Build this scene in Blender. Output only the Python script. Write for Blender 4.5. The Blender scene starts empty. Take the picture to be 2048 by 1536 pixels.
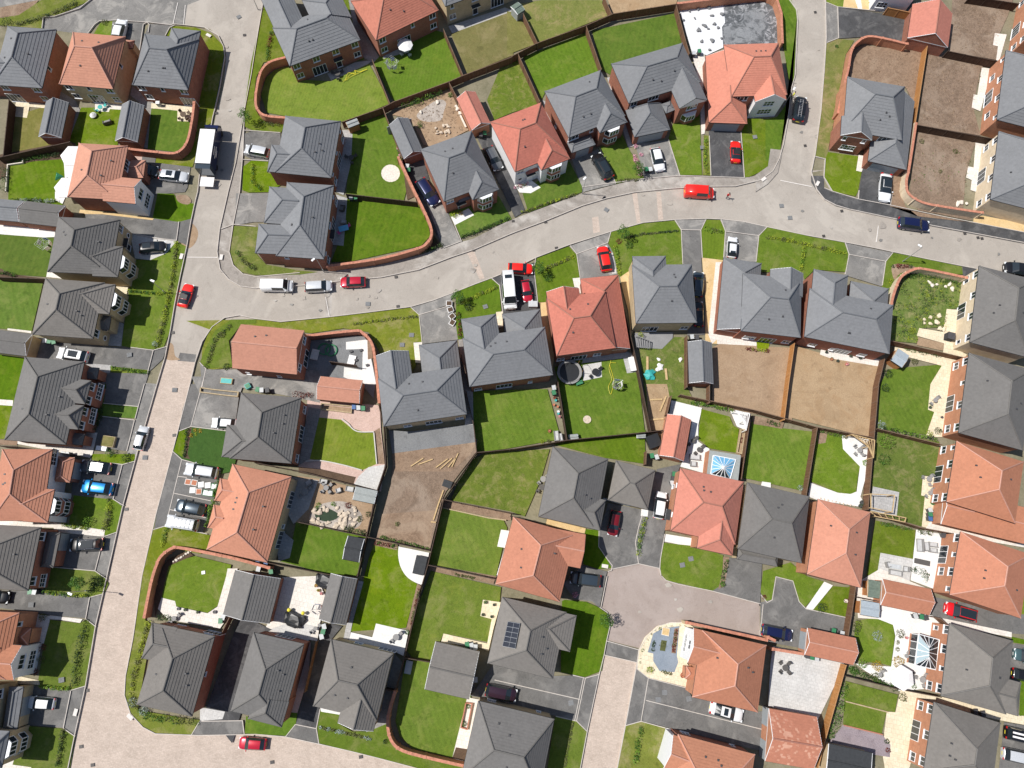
import bpy, bmesh, math, random
from mathutils import Vector, Matrix
random.seed(7)
sc = bpy.context.scene
C = sc.collection
R = math.radians
# ---------------------------------------------------------------- camera
FPX, NX, NY, CAMH = 1421.0, 985.0, 1112.0, 108.0
_u = -Vector((NX-1024, -(NY-768), -FPX)); _u.normalize()
_x = Vector((1, 0, 0)) - _u.x*_u; _x.normalize()
_y = _u.cross(_x)
RW = Matrix((_x, _y, _u))
cam = bpy.data.cameras.new('camera'); camo = bpy.data.objects.new('camera', cam); C.objects.link(camo)
cam.sensor_width = 36.0; cam.lens = 36.0*FPX/2048.0; cam.clip_end = 3000; cam.clip_start = 1
camo.matrix_world = Matrix.Translation((0, 0, CAMH)) @ RW.to_4x4()
sc.camera = camo
# ---------------------------------------------------------------- light
SUN_EL, SUN_DIR = 55.0, -5.0          # light travels towards angle SUN_DIR in plan
w = bpy.data.worlds.new('World'); sc.world = w; w.use_nodes = True
nt = w.node_tree; bg = nt.nodes['Background']
sky = nt.nodes.new('ShaderNodeTexSky'); sky.sky_type = 'NISHITA'; sky.sun_disc = False
sky.sun_elevation = R(SUN_EL); sky.sun_rotation = R(90-(SUN_DIR+180))
nt.links.new(sky.outputs[0], bg.inputs[0]); bg.inputs[1].default_value = 0.088
sl = bpy.data.lights.new('sun', 'SUN'); sl.energy = 5.0; sl.angle = R(0.5); sl.color = (1.0, 0.96, 0.9)
slo = bpy.data.objects.new('sun', sl); C.objects.link(slo)
_d = Vector((math.cos(R(SUN_DIR))*math.cos(R(SUN_EL)), math.sin(R(SUN_DIR))*math.cos(R(SUN_EL)), -math.sin(R(SUN_EL))))
slo.rotation_euler = _d.to_track_quat('-Z', 'Y').to_euler()
sc.view_settings.view_transform = 'Standard'; sc.view_settings.look = 'None'
sc.view_settings.exposure = 0.03; sc.view_settings.gamma = 1.0

def G(px, py, z=0.0):
    """where the ray through photo pixel (px,py) meets height z"""
    d = RW @ Vector((px-1024, -(py-768), -FPX)); t = (z-CAMH)/d.z
    return Vector((d.x*t, d.y*t, z))
def q(tile, s):
    """'x,y x,y!' in an enlarged-tile frame ('cr') or full frame ('f') -> list of (px,py,sharp)"""
    out = []
    for tok in s.split():
        sharp = tok.endswith('!'); a, b = tok.rstrip('!').split(',')
        a = float(a); b = float(b)
        if tile != 'f': a = 512*int(tile[0])+a/4; b = 384*int(tile[1])+b/4
        out.append((a, b, sharp))
    return out
def cat_rom(p, closed, n=5):
    """smooth a point list, keeping points marked sharp as corners"""
    m = len(p); out = []
    rng = range(m if closed else m-1)
    for i in rng:
        p1 = p[i]; p2 = p[(i+1) % m]
        p0 = p[i-1] if (closed or i > 0) else p1
        p3 = p[(i+2) % m] if (closed or i+2 < m) else p2
        if p1[2]: p0 = p1
        if p2[2]: p3 = p2
        for k in range(n):
            t = k/n; r = []
            for a in (0, 1):
                m1 = (p2[a]-p0[a])*.5; m2 = (p3[a]-p1[a])*.5
                r.append((2*t**3-3*t*t+1)*p1[a]+(t**3-2*t*t+t)*m1+(-2*t**3+3*t*t)*p2[a]+(t**3-t*t)*m2)
            out.append((r[0], r[1], False))
    if not closed: out.append(p[-1])
    return out
# ---------------------------------------------------------------- materials
MATS = {}
def new_mat(name):
    m = bpy.data.materials.new(name); m.use_nodes = True; MATS[name] = m
    return m, m.node_tree, m.node_tree.nodes['Principled BSDF']
def N(t, typ, **k):
    n = t.nodes.new(typ)
    for a, b in k.items(): setattr(n, a, b)
    return n
def ramp(t, src, stops):
    r = N(t, 'ShaderNodeValToRGB'); e = r.color_ramp.elements
    while len(e) < len(stops): e.new(0.5)
    for i, (p, c) in enumerate(stops): e[i].position = p; e[i].color = (*c, 1)
    t.links.new(src, r.inputs[0]); return r.outputs[0]
def noise(t, vec, scale, detail=4, rough=.6, dist=0):
    n = N(t, 'ShaderNodeTexNoise'); n.inputs['Scale'].default_value = scale; n.inputs['Detail'].default_value = detail
    n.inputs['Roughness'].default_value = rough; n.inputs['Distortion'].default_value = dist
    t.links.new(vec, n.inputs['Vector']); return n.outputs[0]
def mix(t, f, a, b, mode='MIX'):
    n = N(t, 'ShaderNodeMix', data_type='RGBA', blend_type=mode)
    if isinstance(f, (int, float)): n.inputs[0].default_value = f
    else: t.links.new(f, n.inputs[0])
    for s, v in ((6, a), (7, b)):
        if isinstance(v, tuple): n.inputs[s].default_value = (*v, 1)
        else: t.links.new(v, n.inputs[s])
    return n.outputs[2]
def math_(t, op, a, b=None, c=None):
    n = N(t, 'ShaderNodeMath', operation=op)
    for i, v in enumerate((a, b, c)):
        if v is None: continue
        if isinstance(v, (int, float)): n.inputs[i].default_value = v
        else: t.links.new(v, n.inputs[i])
    return n.outputs[0]
def bump(t, bs, h, strength, dist):
    b = N(t, 'ShaderNodeBump'); b.inputs['Strength'].default_value = strength; b.inputs['Distance'].default_value = dist
    t.links.new(h, b.inputs['Height']); t.links.new(b.outputs[0], bs.inputs['Normal'])
def sc3(c, k): return tuple(min(1, x*k) for x in c)
def plain(name, col, rough=.6, metal=0, var=.12, scale=3, coat=0, spec=.5):
    m, t, b = new_mat(name)
    g = N(t, 'ShaderNodeNewGeometry')
    n = noise(t, g.outputs['Position'], scale, 5)
    t.links.new(ramp(t, n, [(.3, sc3(col, 1-var)), (.7, sc3(col, 1+var))]), b.inputs['Base Color'])
    b.inputs['Roughness'].default_value = rough; b.inputs['Metallic'].default_value = metal
    b.inputs['Coat Weight'].default_value = coat; b.inputs['Coat Roughness'].default_value = .05
    b.inputs['Specular IOR Level'].default_value = spec
    return m
def surf(name, c0, c1, big=.25, fine=6, stain=None, stain_amt=.5, rough=.9, bmp=.3, grit=.25, stain_scale=.12):
    """loose or tarmac like surface: two tones in large clouds, fine grit, optional stains"""
    m, t, b = new_mat(name)
    g = N(t, 'ShaderNodeNewGeometry'); P = g.outputs['Position']
    n1 = noise(t, P, big, 6, .62); n2 = noise(t, P, fine, 6, .7); n3 = noise(t, P, fine*6, 2, .8)
    col = ramp(t, n1, [(.32, c0), (.68, c1)])
    col = mix(t, grit, col, ramp(t, n2, [(.3, sc3(c0, .55)), (.7, sc3(c1, 1.35))]))
    col = mix(t, grit*.6, col, ramp(t, n3, [(.35, sc3(c0, .4)), (.65, sc3(c1, 1.5))]))
    if stain:
        n4 = noise(t, P, stain_scale, 5, .65, 1.0)
        f = math_(t, 'MULTIPLY', ramp_v(t, n4, .5, .62), stain_amt)
        col = mix(t, f, col, stain)
    n5 = noise(t, P, 1.1, 4, .6, .5); col = mix(t, math_(t, 'MULTIPLY', ramp_v(t, n5, .60, .72), min(.55, grit*1.8)), col, sc3(c0, .62))
    n6 = noise(t, P, .22, 8, .75, 1.5); col = mix(t, math_(t, 'MULTIPLY', ramp_v(t, n6, .52, .60), min(.4, grit*1.6)), col, sc3(c0, .80))
    n7 = noise(t, P, 4.5, 2, .5); col = mix(t, math_(t, 'MULTIPLY', ramp_v(t, n7, .70, .74), min(.6, grit*2)), col, sc3(c0, .5))
    t.links.new(col, b.inputs['Base Color']); b.inputs['Roughness'].default_value = rough
    bump(t, b, n2, bmp, .05); b.inputs['Specular IOR Level'].default_value = .25
    return m
def ramp_v(t, src, a, b_):
    n = N(t, 'ShaderNodeMapRange'); t.links.new(src, n.inputs[0]); n.inputs[1].default_value = a; n.inputs[2].default_value = b_
    return n.outputs[0]
def per_object(t, col, dv, dh=.0, ds=.0):
    """each object made of this material gets its own slight tone"""
    oi = N(t, 'ShaderNodeObjectInfo'); hs = N(t, 'ShaderNodeHueSaturation'); r = oi.outputs['Random']
    t.links.new(math_(t, 'MULTIPLY_ADD', r, 2*dv, 1-dv), hs.inputs['Value'])
    r2 = math_(t, 'FRACT', math_(t, 'MULTIPLY', r, 7.31))
    t.links.new(math_(t, 'MULTIPLY_ADD', r2, 2*dh, .5-dh), hs.inputs['Hue']); t.links.new(math_(t, 'MULTIPLY_ADD', math_(t, 'FRACT', math_(t, 'MULTIPLY', r, 3.77)), 2*ds, 1-ds), hs.inputs['Saturation'])
    t.links.new(col, hs.inputs['Color']); return hs.outputs[0]
def lawn_mat(name, dark, light, dry=(.30, .25, .10), dry_amt=.2, stripe=None, stripe_w=1.0, dry_scale=.35):
    m, t, b = new_mat(name)
    g = N(t, 'ShaderNodeNewGeometry'); P = g.outputs['Position']
    n1 = noise(t, P, .30, 7, .72, .5); n2 = noise(t, P, 2.2, 6, .8); n3 = noise(t, P, 16, 3, .8)
    col = ramp(t, n1, [(.3, dark), (.7, light)])
    col = mix(t, .42, col, ramp(t, n2, [(.3, sc3(dark, .55)), (.7, sc3(light, 1.35))]))
    col = mix(t, .38, col, ramp(t, n3, [(.32, sc3(dark, .35)), (.68, sc3(light, 1.7))]))
    if dry_amt > 0:
        n4 = noise(t, P, dry_scale, 7, .7, .6); n5 = noise(t, P, 5, 4, .7)
        f = math_(t, 'MULTIPLY', ramp_v(t, math_(t, 'ADD', n4, math_(t, 'MULTIPLY', n5, .25)), .62, .80), dry_amt)
        col = mix(t, f, col, dry)
    if stripe is not None:
        mp = N(t, 'ShaderNodeMapping'); mp.inputs['Rotation'].default_value = (0, 0, R(stripe)); t.links.new(P, mp.inputs['Vector'])
        wv = N(t, 'ShaderNodeTexWave', wave_type='BANDS', bands_direction='X'); wv.inputs['Scale'].default_value = .5/stripe_w*.62
        wv.inputs['Distortion'].default_value = 1.5; wv.inputs['Detail'].default_value = 2; wv.inputs['Detail Scale'].default_value = .6
        t.links.new(mp.outputs[0], wv.inputs['Vector'])
        col = mix(t, math_(t, 'MULTIPLY', wv.outputs[1], .13), col, sc3(light, 1.5))
    # worn and damp blotches
    n6 = noise(t, P, .9, 4, .6, .8); col = mix(t, math_(t, 'MULTIPLY', ramp_v(t, n6, .56, .72), .45), col, sc3(dark, .75)); n7 = noise(t, P, .55, 6, .7, 1.2); col = mix(t, math_(t, 'MULTIPLY', ramp_v(t, n7, .55, .75), .5), col, (light[0]*1.6, light[1]*1.2, light[2]*1.5))
    col = per_object(t, col, .11, .008, .08)
    t.links.new(col, b.inputs['Base Color']); b.inputs['Roughness'].default_value = .95; b.inputs['Specular IOR Level'].default_value = .1
    bump(t, b, math_(t, 'ADD', n2, n3), .8, .06)
    return m
def paver_mat(name, c0, c1, w=.6, h=.6, rot=0, mortar=None, off=.5, rough=.85, msize=.03, herr=False, bias=0):
    m, t, b = new_mat(name)
    g = N(t, 'ShaderNodeNewGeometry'); P = g.outputs['Position']
    mp = N(t, 'ShaderNodeMapping'); mp.inputs['Rotation'].default_value = (0, 0, R(rot)); t.links.new(P, mp.inputs['Vector'])
    br = N(t, 'ShaderNodeTexBrick'); br.offset = off
    br.inputs['Scale'].default_value = 1; br.inputs['Brick Width'].default_value = w; br.inputs['Row Height'].default_value = h
    br.inputs['Mortar Size'].default_value = msize; br.inputs['Mortar Smooth'].default_value = .3; br.inputs['Bias'].default_value = bias
    br.inputs['Color1'].default_value = (*c0, 1); br.inputs['Color2'].default_value = (*c1, 1)
    br.inputs['Mortar'].default_value = (*(mortar or sc3(c0, .55)), 1)
    t.links.new(mp.outputs[0], br.inputs['Vector'])
    n1 = noise(t, P, .5, 6, .65); n2 = noise(t, P, 5, 5, .7)
    col = mix(t, .35, br.outputs[0], ramp(t, n1, [(.3, sc3(c0, .7)), (.7, sc3(c1, 1.2))]))
    col = mix(t, .3, col, ramp(t, n2, [(.3, sc3(c0, .6)), (.7, sc3(c1, 1.3))]))
    t.links.new(col, b.inputs['Base Color']); b.inputs['Roughness'].default_value = rough; b.inputs['Specular IOR Level'].default_value = .3
    bump(t, b, br.outputs[1], -.3, .01)
    return m
def roof_mat(name, col, course=.34, var=.08, rough=.8, patch=None, tile_w=.33, warm=None):
    """interlocking tiles: UV.x along the eave, UV.y up the slope, in metres"""
    m, t, b = new_mat(name)
    uv = N(t, 'ShaderNodeUVMap'); sep = N(t, 'ShaderNodeSeparateXYZ'); t.links.new(uv.outputs[0], sep.inputs[0])
    g = N(t, 'ShaderNodeNewGeometry'); P = g.outputs['Position']
    v = math_(t, 'DIVIDE', sep.outputs[1], course); fr = math_(t, 'FRACT', v)
    row = math_(t, 'FLOOR', v)
    u = math_(t, 'ADD', math_(t, 'DIVIDE', sep.outputs[0], tile_w), math_(t, 'MULTIPLY', row, .5))
    fu = math_(t, 'FRACT', u); cu = math_(t, 'FLOOR', u)
    cx = N(t, 'ShaderNodeCombineXYZ'); t.links.new(cu, cx.inputs[0]); t.links.new(row, cx.inputs[1])
    wn = N(t, 'ShaderNodeTexWhiteNoise', noise_dimensions='3D'); t.links.new(cx.outputs[0], wn.inputs['Vector'])
    n1 = noise(t, P, .35, 6, .65); n2 = noise(t, P, 2.5, 6, .75)
    base = ramp(t, wn.outputs[0], [(.0, sc3(col, 1-var)), (1.0, sc3(col, 1+var))])
    if patch:
        f = math_(t, 'MULTIPLY', math_(t, 'GREATER_THAN', wn.outputs[0], patch[1]), .9)
        f = math_(t, 'MULTIPLY', f, ramp_v(t, n1, .45, .55))
        base = mix(t, f, base, patch[0])
    base = mix(t, .3, base, ramp(t, n1, [(.3, sc3(col, .78)), (.7, sc3(col, 1.25))]))
    base = mix(t, .25, base, ramp(t, n2, [(.3, sc3(col, .6)), (.7, sc3(col, 1.4))]))
    n8 = noise(t, P, .9, 6, .75, 1.0); base = mix(t, math_(t, 'MULTIPLY', ramp_v(t, n8, .55, .75), .22), base, sc3(col, .62)); n9 = noise(t, P, 5, 3, .6); base = mix(t, math_(t, 'MULTIPLY', ramp_v(t, n9, .66, .74), .2), base, sc3(col, 1.6))
    base = per_object(t, base, .06, .003, .04)
    t.links.new(base, b.inputs['Base Color']); b.inputs['Roughness'].default_value = rough
    b.inputs['Specular IOR Level'].default_value = .22
    bump(t, b, math_(t, 'MULTIPLY', math_(t, 'LESS_THAN', fu, .1), -1.0), .5, .01)
    return m
def brick_mat(name, c0, c1, mortar):
    m, t, b = new_mat(name)
    uv = N(t, 'ShaderNodeUVMap')
    br = N(t, 'ShaderNodeTexBrick'); br.inputs['Scale'].default_value = 1; br.inputs['Brick Width'].default_value = .225
    br.inputs['Row Height'].default_value = .075; br.inputs['Mortar Size'].default_value = .008
    br.inputs['Color1'].default_value = (*c0, 1); br.inputs['Color2'].default_value = (*c1, 1); br.inputs['Mortar'].default_value = (*mortar, 1)
    t.links.new(uv.outputs[0], br.inputs['Vector'])
    g = N(t, 'ShaderNodeNewGeometry'); n1 = noise(t, g.outputs['Position'], 1.2, 6, .7)
    col = mix(t, .4, br.outputs[0], ramp(t, n1, [(.3, sc3(c0, .7)), (.7, sc3(c1, 1.25))]))
    t.links.new(col, b.inputs['Base Color']); b.inputs['Roughness'].default_value = .9; b.inputs['Specular IOR Level'].default_value = .2
    bump(t, b, br.outputs[1], -.3, .01)
    return m
def leaf_mat(name, c0, c1):
    m, t, b = new_mat(name)
    g = N(t, 'ShaderNodeNewGeometry'); n = noise(t, g.outputs['Position'], 1.3, 3)
    f = math_(t, 'ADD', math_(t, 'MULTIPLY', g.outputs['Random Per Island'], .65), math_(t, 'MULTIPLY', n, .35))
    t.links.new(ramp(t, f, [(.1, c0), (.85, c1)]), b.inputs['Base Color'])
    b.inputs['Roughness'].default_value = .6; b.inputs['Specular IOR Level'].default_value = .25
    return m
def paint_mat(name, col, metal=.0, rough=.28):
    m, t, b = new_mat(name)
    g = N(t, 'ShaderNodeNewGeometry'); n = noise(t, g.outputs['Position'], 6, 4)
    t.links.new(ramp(t, n, [(.3, sc3(col, .92)), (.7, sc3(col, 1.06))]), b.inputs['Base Color'])
    b.inputs['Roughness'].default_value = rough; b.inputs['Metallic'].default_value = metal
    b.inputs['Coat Weight'].default_value = .6; b.inputs['Coat Roughness'].default_value = .06
    return m

def timber_mat(name, c0, c1, bw=.13):
    m, t, b = new_mat(name)
    uv = N(t, 'ShaderNodeUVMap'); sep = N(t, 'ShaderNodeSeparateXYZ'); t.links.new(uv.outputs[0], sep.inputs[0])
    v = math_(t, 'DIVIDE', sep.outputs[0], bw); wn = N(t, 'ShaderNodeTexWhiteNoise', noise_dimensions='1D')
    t.links.new(math_(t, 'FLOOR', v), wn.inputs['W'])
    g = N(t, 'ShaderNodeNewGeometry'); n1 = noise(t, g.outputs['Position'], 2, 5, .7)
    col = mix(t, .4, ramp(t, wn.outputs[0], [(0, c0), (1, c1)]), ramp(t, n1, [(.3, sc3(c0, .75)), (.7, sc3(c1, 1.2))]))
    gap = math_(t, 'MULTIPLY', math_(t, 'LESS_THAN', math_(t, 'FRACT', v), .1), .6)
    col = mix(t, gap, col, sc3(c0, .35))
    t.links.new(col, b.inputs['Base Color']); b.inputs['Roughness'].default_value = .85; b.inputs['Specular IOR Level'].default_value = .2
    return m

# roads and ground
surf('tarmac_pale', (.335, .300, .262), (.412, .374, .330), .10, 5, (.46, .42, .37), .6, grit=.17)
surf('tarmac_kerbside', (.23, .205, .18), (.37, .335, .30), .35, 4, (.50, .47, .43), .7, grit=.25)
surf('tarmac_grey', (.115, .112, .108), (.175, .170, .164), .35, 5, (.26, .25, .235), .5, grit=.28, stain_scale=.25)
surf('tarmac_mid', (.15, .146, .14), (.26, .25, .235), .3, 5, (.38, .36, .33), .6, grit=.25, stain_scale=.3)
surf('tarmac_dark', (.05, .05, .052), (.095, .095, .098), .35, 5, (.2, .195, .19), .35, grit=.3, stain_scale=.4)
surf('tarmac_court', (.30, .245, .215), (.36, .30, .27), .15, 5, (.41, .35, .32), .4, grit=.16)
surf('soil_brown', (.185, .12, .078), (.30, .21, .145), .5, 2.6, (.38, .29, .21), .6, bmp=1.6, grit=.55)
surf('soil_rough', (.155, .108, .075), (.265, .192, .14), .5, 2.2, (.33, .26, .20), .6, bmp=2.5, grit=.75)
surf('soil_tan', (.30, .205, .13), (.39, .28, .185), .5, 4, (.30, .20, .12), .45, bmp=.8, grit=.35, stain_scale=.4)
surf('soil_straw', (.33, .225, .13), (.43, .31, .19), .5, 5, (.34, .22, .12), .55, bmp=.8, grit=.4, stain_scale=.35)
surf('soil_dark', (.07, .045, .03), (.13, .085, .055), .7, 4, bmp=1.0, grit=.35)
surf('gravel_gold', (.55, .38, .17), (.68, .50, .27), .6, 7, (.70, .56, .36), .4, bmp=.8, grit=.35)
surf('gravel_grey', (.17, .175, .18), (.23, .235, .24), .6, 6, bmp=1.0, grit=.4)
surf('gravel_purple', (.22, .18, .20), (.34, .29, .31), .6, 7, bmp=1.0, grit=.5)
surf('gravel_slate', (.20, .24, .29), (.26, .30, .35), .6, 6, bmp=.5, grit=.25)
surf('rubble', (.30, .25, .21), (.52, .47, .42), 1.4, 5, (.16, .14, .12), .6, bmp=1.5, grit=.5)
surf('verge_ground', (.16, .15, .09), (.27, .24, .17), .3, 3, bmp=.6)
surf('membrane_grey', (.20, .21, .22), (.27, .28, .29), .3, 2.5, (.06, .065, .07), .8, rough=.5, bmp=1.2, grit=.3, stain_scale=.5)
surf('membrane_black', (.05, .055, .06), (.16, .17, .18), .9, 3.5, (.42, .43, .45), .8, rough=.45, bmp=1.8, grit=.5, stain_scale=.9)
surf('membrane_white', (.68, .69, .71), (.76, .77, .79), .5, 2.5, grit=.06, bmp=.6)
surf('concrete', (.42, .40, .37), (.52, .50, .46), .5, 6, grit=.15)
surf('decking_grey', (.22, .22, .225), (.28, .28, .285), .6, 6, grit=.15)
surf('pale_render', (.74, .71, .67), (.80, .77, .73), .6, 8, grit=.06, bmp=.1)
# paving
paver_mat('block_paving', (.42, .340, .280), (.56, .465, .395), .42, .21, 12, (.36, .30, .25), msize=.015)
paver_mat('block_pink', (.50, .34, .28), (.62, .46, .40), .24, .12, 8, (.34, .24, .2), msize=.01)
paver_mat('slab_buff', (.66, .56, .38), (.76, .68, .52), .6, .6, 12, (.42, .36, .25))
paver_mat('slab_pale', (.66, .61, .55), (.76, .72, .66), .6, .6, 12, (.44, .4, .36))
paver_mat('slab_white', (.70, .685, .66), (.79, .775, .75), .9, .6, 12, (.6, .58, .55), msize=.015)
paver_mat('slab_grey', (.34, .335, .33), (.47, .46, .45), .6, .45, 14, (.22, .22, .21))
paver_mat('slab_silver', (.50, .49, .47), (.60, .59, .57), .6, .45, 14, (.36, .35, .34))
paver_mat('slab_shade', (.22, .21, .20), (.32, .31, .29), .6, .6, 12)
plain('kerb_stone', (.52, .475, .43), .85, var=.12, scale=2)
plain('edging_stone', (.55, .52, .48), .85, var=.1)
plain('edging_brick', (.40, .17, .11), .85, var=.15)
plain('iron_cover', (.10, .09, .085), .6, .3, var=.3, scale=12)
plain('cover_concrete', (.68, .64, .60), .85, var=.08)
# lawns
GD, GL = (.064, .108, .010), (.145, .212, .020)
lawn_mat('lawn', GD, GL, (.28, .26, .10), .45)
lawn_mat('lawn_rich', (.046, .094, .010), (.106, .178, .018), (.22, .24, .05), .35, stripe=12, stripe_w=.9)
lawn_mat('lawn_rich_b', (.058, .104, .011), (.125, .195, .020), (.25, .26, .07), .4, stripe=-20, stripe_w=.8)
lawn_mat('lawn_bright', (.095, .140, .010), (.185, .245, .020), (.27, .27, .06), .5, stripe=14, stripe_w=.5)
lawn_mat('lawn_stripe', (.070, .120, .012), (.13, .20, .022), (.28, .26, .08), .2, stripe=8, stripe_w=.55)
lawn_mat('lawn_dry', (.10, .13, .03), (.20, .22, .065), (.36, .28, .15), .85, dry_scale=.25)
lawn_mat('lawn_olive', (.115, .11, .035), (.19, .18, .06), (.3, .25, .12), .5)
lawn_mat('lawn_weedy', (.050, .085, .015), (.15, .20, .035), (.32, .27, .13), .6, dry_scale=.7)
lawn_mat('lawn_verge', (.085, .115, .014), (.175, .21, .030), (.30, .26, .12), .7, dry_scale=.4)
lawn_mat('lawn_deep', (.026, .068, .014), (.050, .115, .020), dry_amt=0)
# roofs
roof_mat('roof_slate_blue', (.192, .197, .206), course=.42)
roof_mat('roof_slate_brown', (.160, .154, .148), course=.36)
roof_mat('roof_slate_warm', (.185, .172, .158), course=.36)
roof_mat('roof_terracotta', (.50, .195, .140), course=.40, tile_w=.36)
roof_mat('roof_pink', (.50, .235, .162), course=.34)
roof_mat('roof_orange', (.43, .192, .122), course=.34)
roof_mat('roof_red', (.45, .165, .118), course=.33, var=.13)
roof_mat('roof_mottled', (.45, .185, .115), course=.34, patch=((.70, .45, .33), .72))
plain('felt_dark', (.035, .038, .042), .8, var=.2); plain('felt_grey', (.30, .32, .31), .85, var=.1)
plain('felt_green', (.13, .17, .14), .9, var=.2); plain('felt_blue', (.33, .38, .42), .85, var=.1)
for n_, c_ in (('ridge_slate', (.14, .147, .16)), ('ridge_brown', (.135, .128, .12)), ('ridge_red', (.34, .15, .11)), ('ridge_pale', (.52, .27, .20))): plain(n_, c_, .7, var=.1)
# walls
brick_mat('brick_red', (.27, .095, .06), (.36, .145, .095), (.33, .24, .19))
brick_mat('brick_orange', (.42, .17, .09), (.52, .24, .14), (.42, .3, .22))
brick_mat('brick_buff', (.46, .35, .20), (.56, .45, .29), (.45, .38, .28))
brick_mat('brick_cream', (.60, .48, .33), (.70, .59, .43), (.6, .52, .42))
plain('render_white', (.76, .77, .78), .9, var=.04)
plain('coping', (.47, .20, .13), .85, var=.3, scale=2.5)
plain('upvc', (.80, .81, .82), .4, var=.03); plain('gutter', (.018, .018, .02), .4); plain('soffit', (.7, .7, .7), .6)
plain('grey_door', (.30, .33, .35), .5, var=.05); plain('black_door', (.03, .03, .035), .4); plain('timber_black', (.03, .028, .026), .7)
m, t, b = new_mat('glass'); b.inputs['Base Color'].default_value = (.02, .028, .035, 1); b.inputs['Roughness'].default_value = .04; b.inputs['Specular IOR Level'].default_value = .8
m, t, b = new_mat('glass_blue'); b.inputs['Base Color'].default_value = (.16, .40, .62, 1); b.inputs['Roughness'].default_value = .05
m, t, b = new_mat('glass_clear'); b.inputs['Base Color'].default_value = (.62, .78, .84, 1); b.inputs['Roughness'].default_value = .06; b.inputs['Alpha'].default_value = .55
m, t, b = new_mat('lamp_white'); b.inputs['Base Color'].default_value = (.85, .85, .85, 1)
# timber
timber_mat('fence_dark', (.055, .032, .022), (.10, .062, .042))
timber_mat('fence_brown', (.13, .068, .04), (.20, .11, .065))
timber_mat('fence_new', (.36, .16, .05), (.48, .24, .09))
timber_mat('timber_pale', (.48, .33, .16), (.60, .44, .24))
plain('post_brown', (.16, .10, .065), .85, var=.2); plain('post_dark', (.07, .045, .032), .85, var=.2); plain('post_new', (.42, .22, .09), .85)
plain('sleeper', (.42, .33, .20), .85, var=.2)
plain('wood_orange', (.40, .17, .06), .7, var=.2)
# leaves
leaf_mat('clod', (.10, .062, .04), (.37, .265, .175)); leaf_mat('leaf_green', (.022, .062, .010), (.085, .19, .022)); leaf_mat('leaf_yellow', (.10, .16, .012), (.36, .42, .03))
leaf_mat('leaf_dark', (.012, .030, .010), (.05, .09, .022)); leaf_mat('leaf_lime', (.05, .12, .010), (.18, .32, .03))
leaf_mat('leaf_red', (.06, .012, .012), (.20, .05, .035)); leaf_mat('leaf_gold', (.22, .13, .01), (.52, .36, .04)); leaf_mat('leaf_olive', (.05, .06, .02), (.16, .17, .06))
leaf_mat('leaf_silver', (.16, .22, .19), (.36, .42, .37)); leaf_mat('leaf_flower', (.45, .08, .16), (.85, .5, .6))
# objects
for n_, c_, k_ in (('white', (.78, .79, .80), 0), ('silver', (.64, .66, .68), .2), ('grey', (.13, .14, .155), .4), ('black', (.012, .012, .014), .1), ('red', (.62, .012, .018), 0), ('bright_red', (.80, .02, .012), 0), ('dark_red', (.22, .012, .02), .3), ('crimson', (.50, .012, .035), .2), ('navy', (.012, .018, .075), .3), ('bright_blue', (.01, .25, .62), .3), ('slate', (.05, .07, .09), .4), ('purple', (.045, .02, .035), .3), ('teal', (.07, .13, .14), .3)):
    paint_mat('paint_'+n_, c_, k_)
plain('tyre', (.018, .018, .019), .8); plain('alloy', (.35, .36, .37), .35, .6); plain('plastic_black', (.02, .02, .022), .5); plain('plastic_dark', (.06, .06, .065), .6)
plain('chrome', (.6, .6, .62), .2, .9); plain('lamp_red', (.5, .01, .01), .2); plain('lamp_clear', (.75, .78, .8), .1); plain('galvanised', (.42, .43, .44), .45, .5)
plain('plastic_green', (.04, .20, .09), .5); plain('plastic_blue', (.05, .12, .30), .5); plain('plastic_grey', (.50, .52, .53), .5); plain('plastic_teal', (.04, .38, .36), .5)
plain('plastic_white', (.78, .78, .78), .5); plain('plastic_yellow', (.75, .65, .05), .5); plain('plastic_pink', (.65, .10, .30), .5); plain('plastic_sky', (.12, .42, .65), .5)
plain('rattan', (.09, .085, .08), .8, var=.3, scale=20); plain('rattan_grey', (.26, .255, .25), .8, var=.2, scale=20); plain('cushion', (.5, .5, .5), .9)
plain('canvas_white', (.80, .79, .78), .9, var=.04); plain('canvas_grey', (.28, .28, .3), .9); plain('canvas_green', (.03, .22, .10), .9); plain('stone', (.55, .46, .36), .9, var=.3, scale=5); plain('stone_pale', (.68, .62, .54), .9, var=.2, scale=5)
plain('terracotta', (.45, .17, .09), .8); plain('skin', (.55, .33, .24), .6); plain('cloth_red', (.6, .03, .03), .9); plain('cloth_dark', (.03, .035, .06), .9); plain('hi_vis', (.75, .80, .05), .8); plain('hair', (.04, .025, .018), .8)
plain('water', (.035, .055, .03), .08); plain('solar_cell', (.02, .024, .036), .25, .2); plain('bark', (.12, .085, .06), .9); plain('tarpaulin', (.025, .026, .028), .35); plain('bag_white', (.75, .74, .71), .8)

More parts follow.
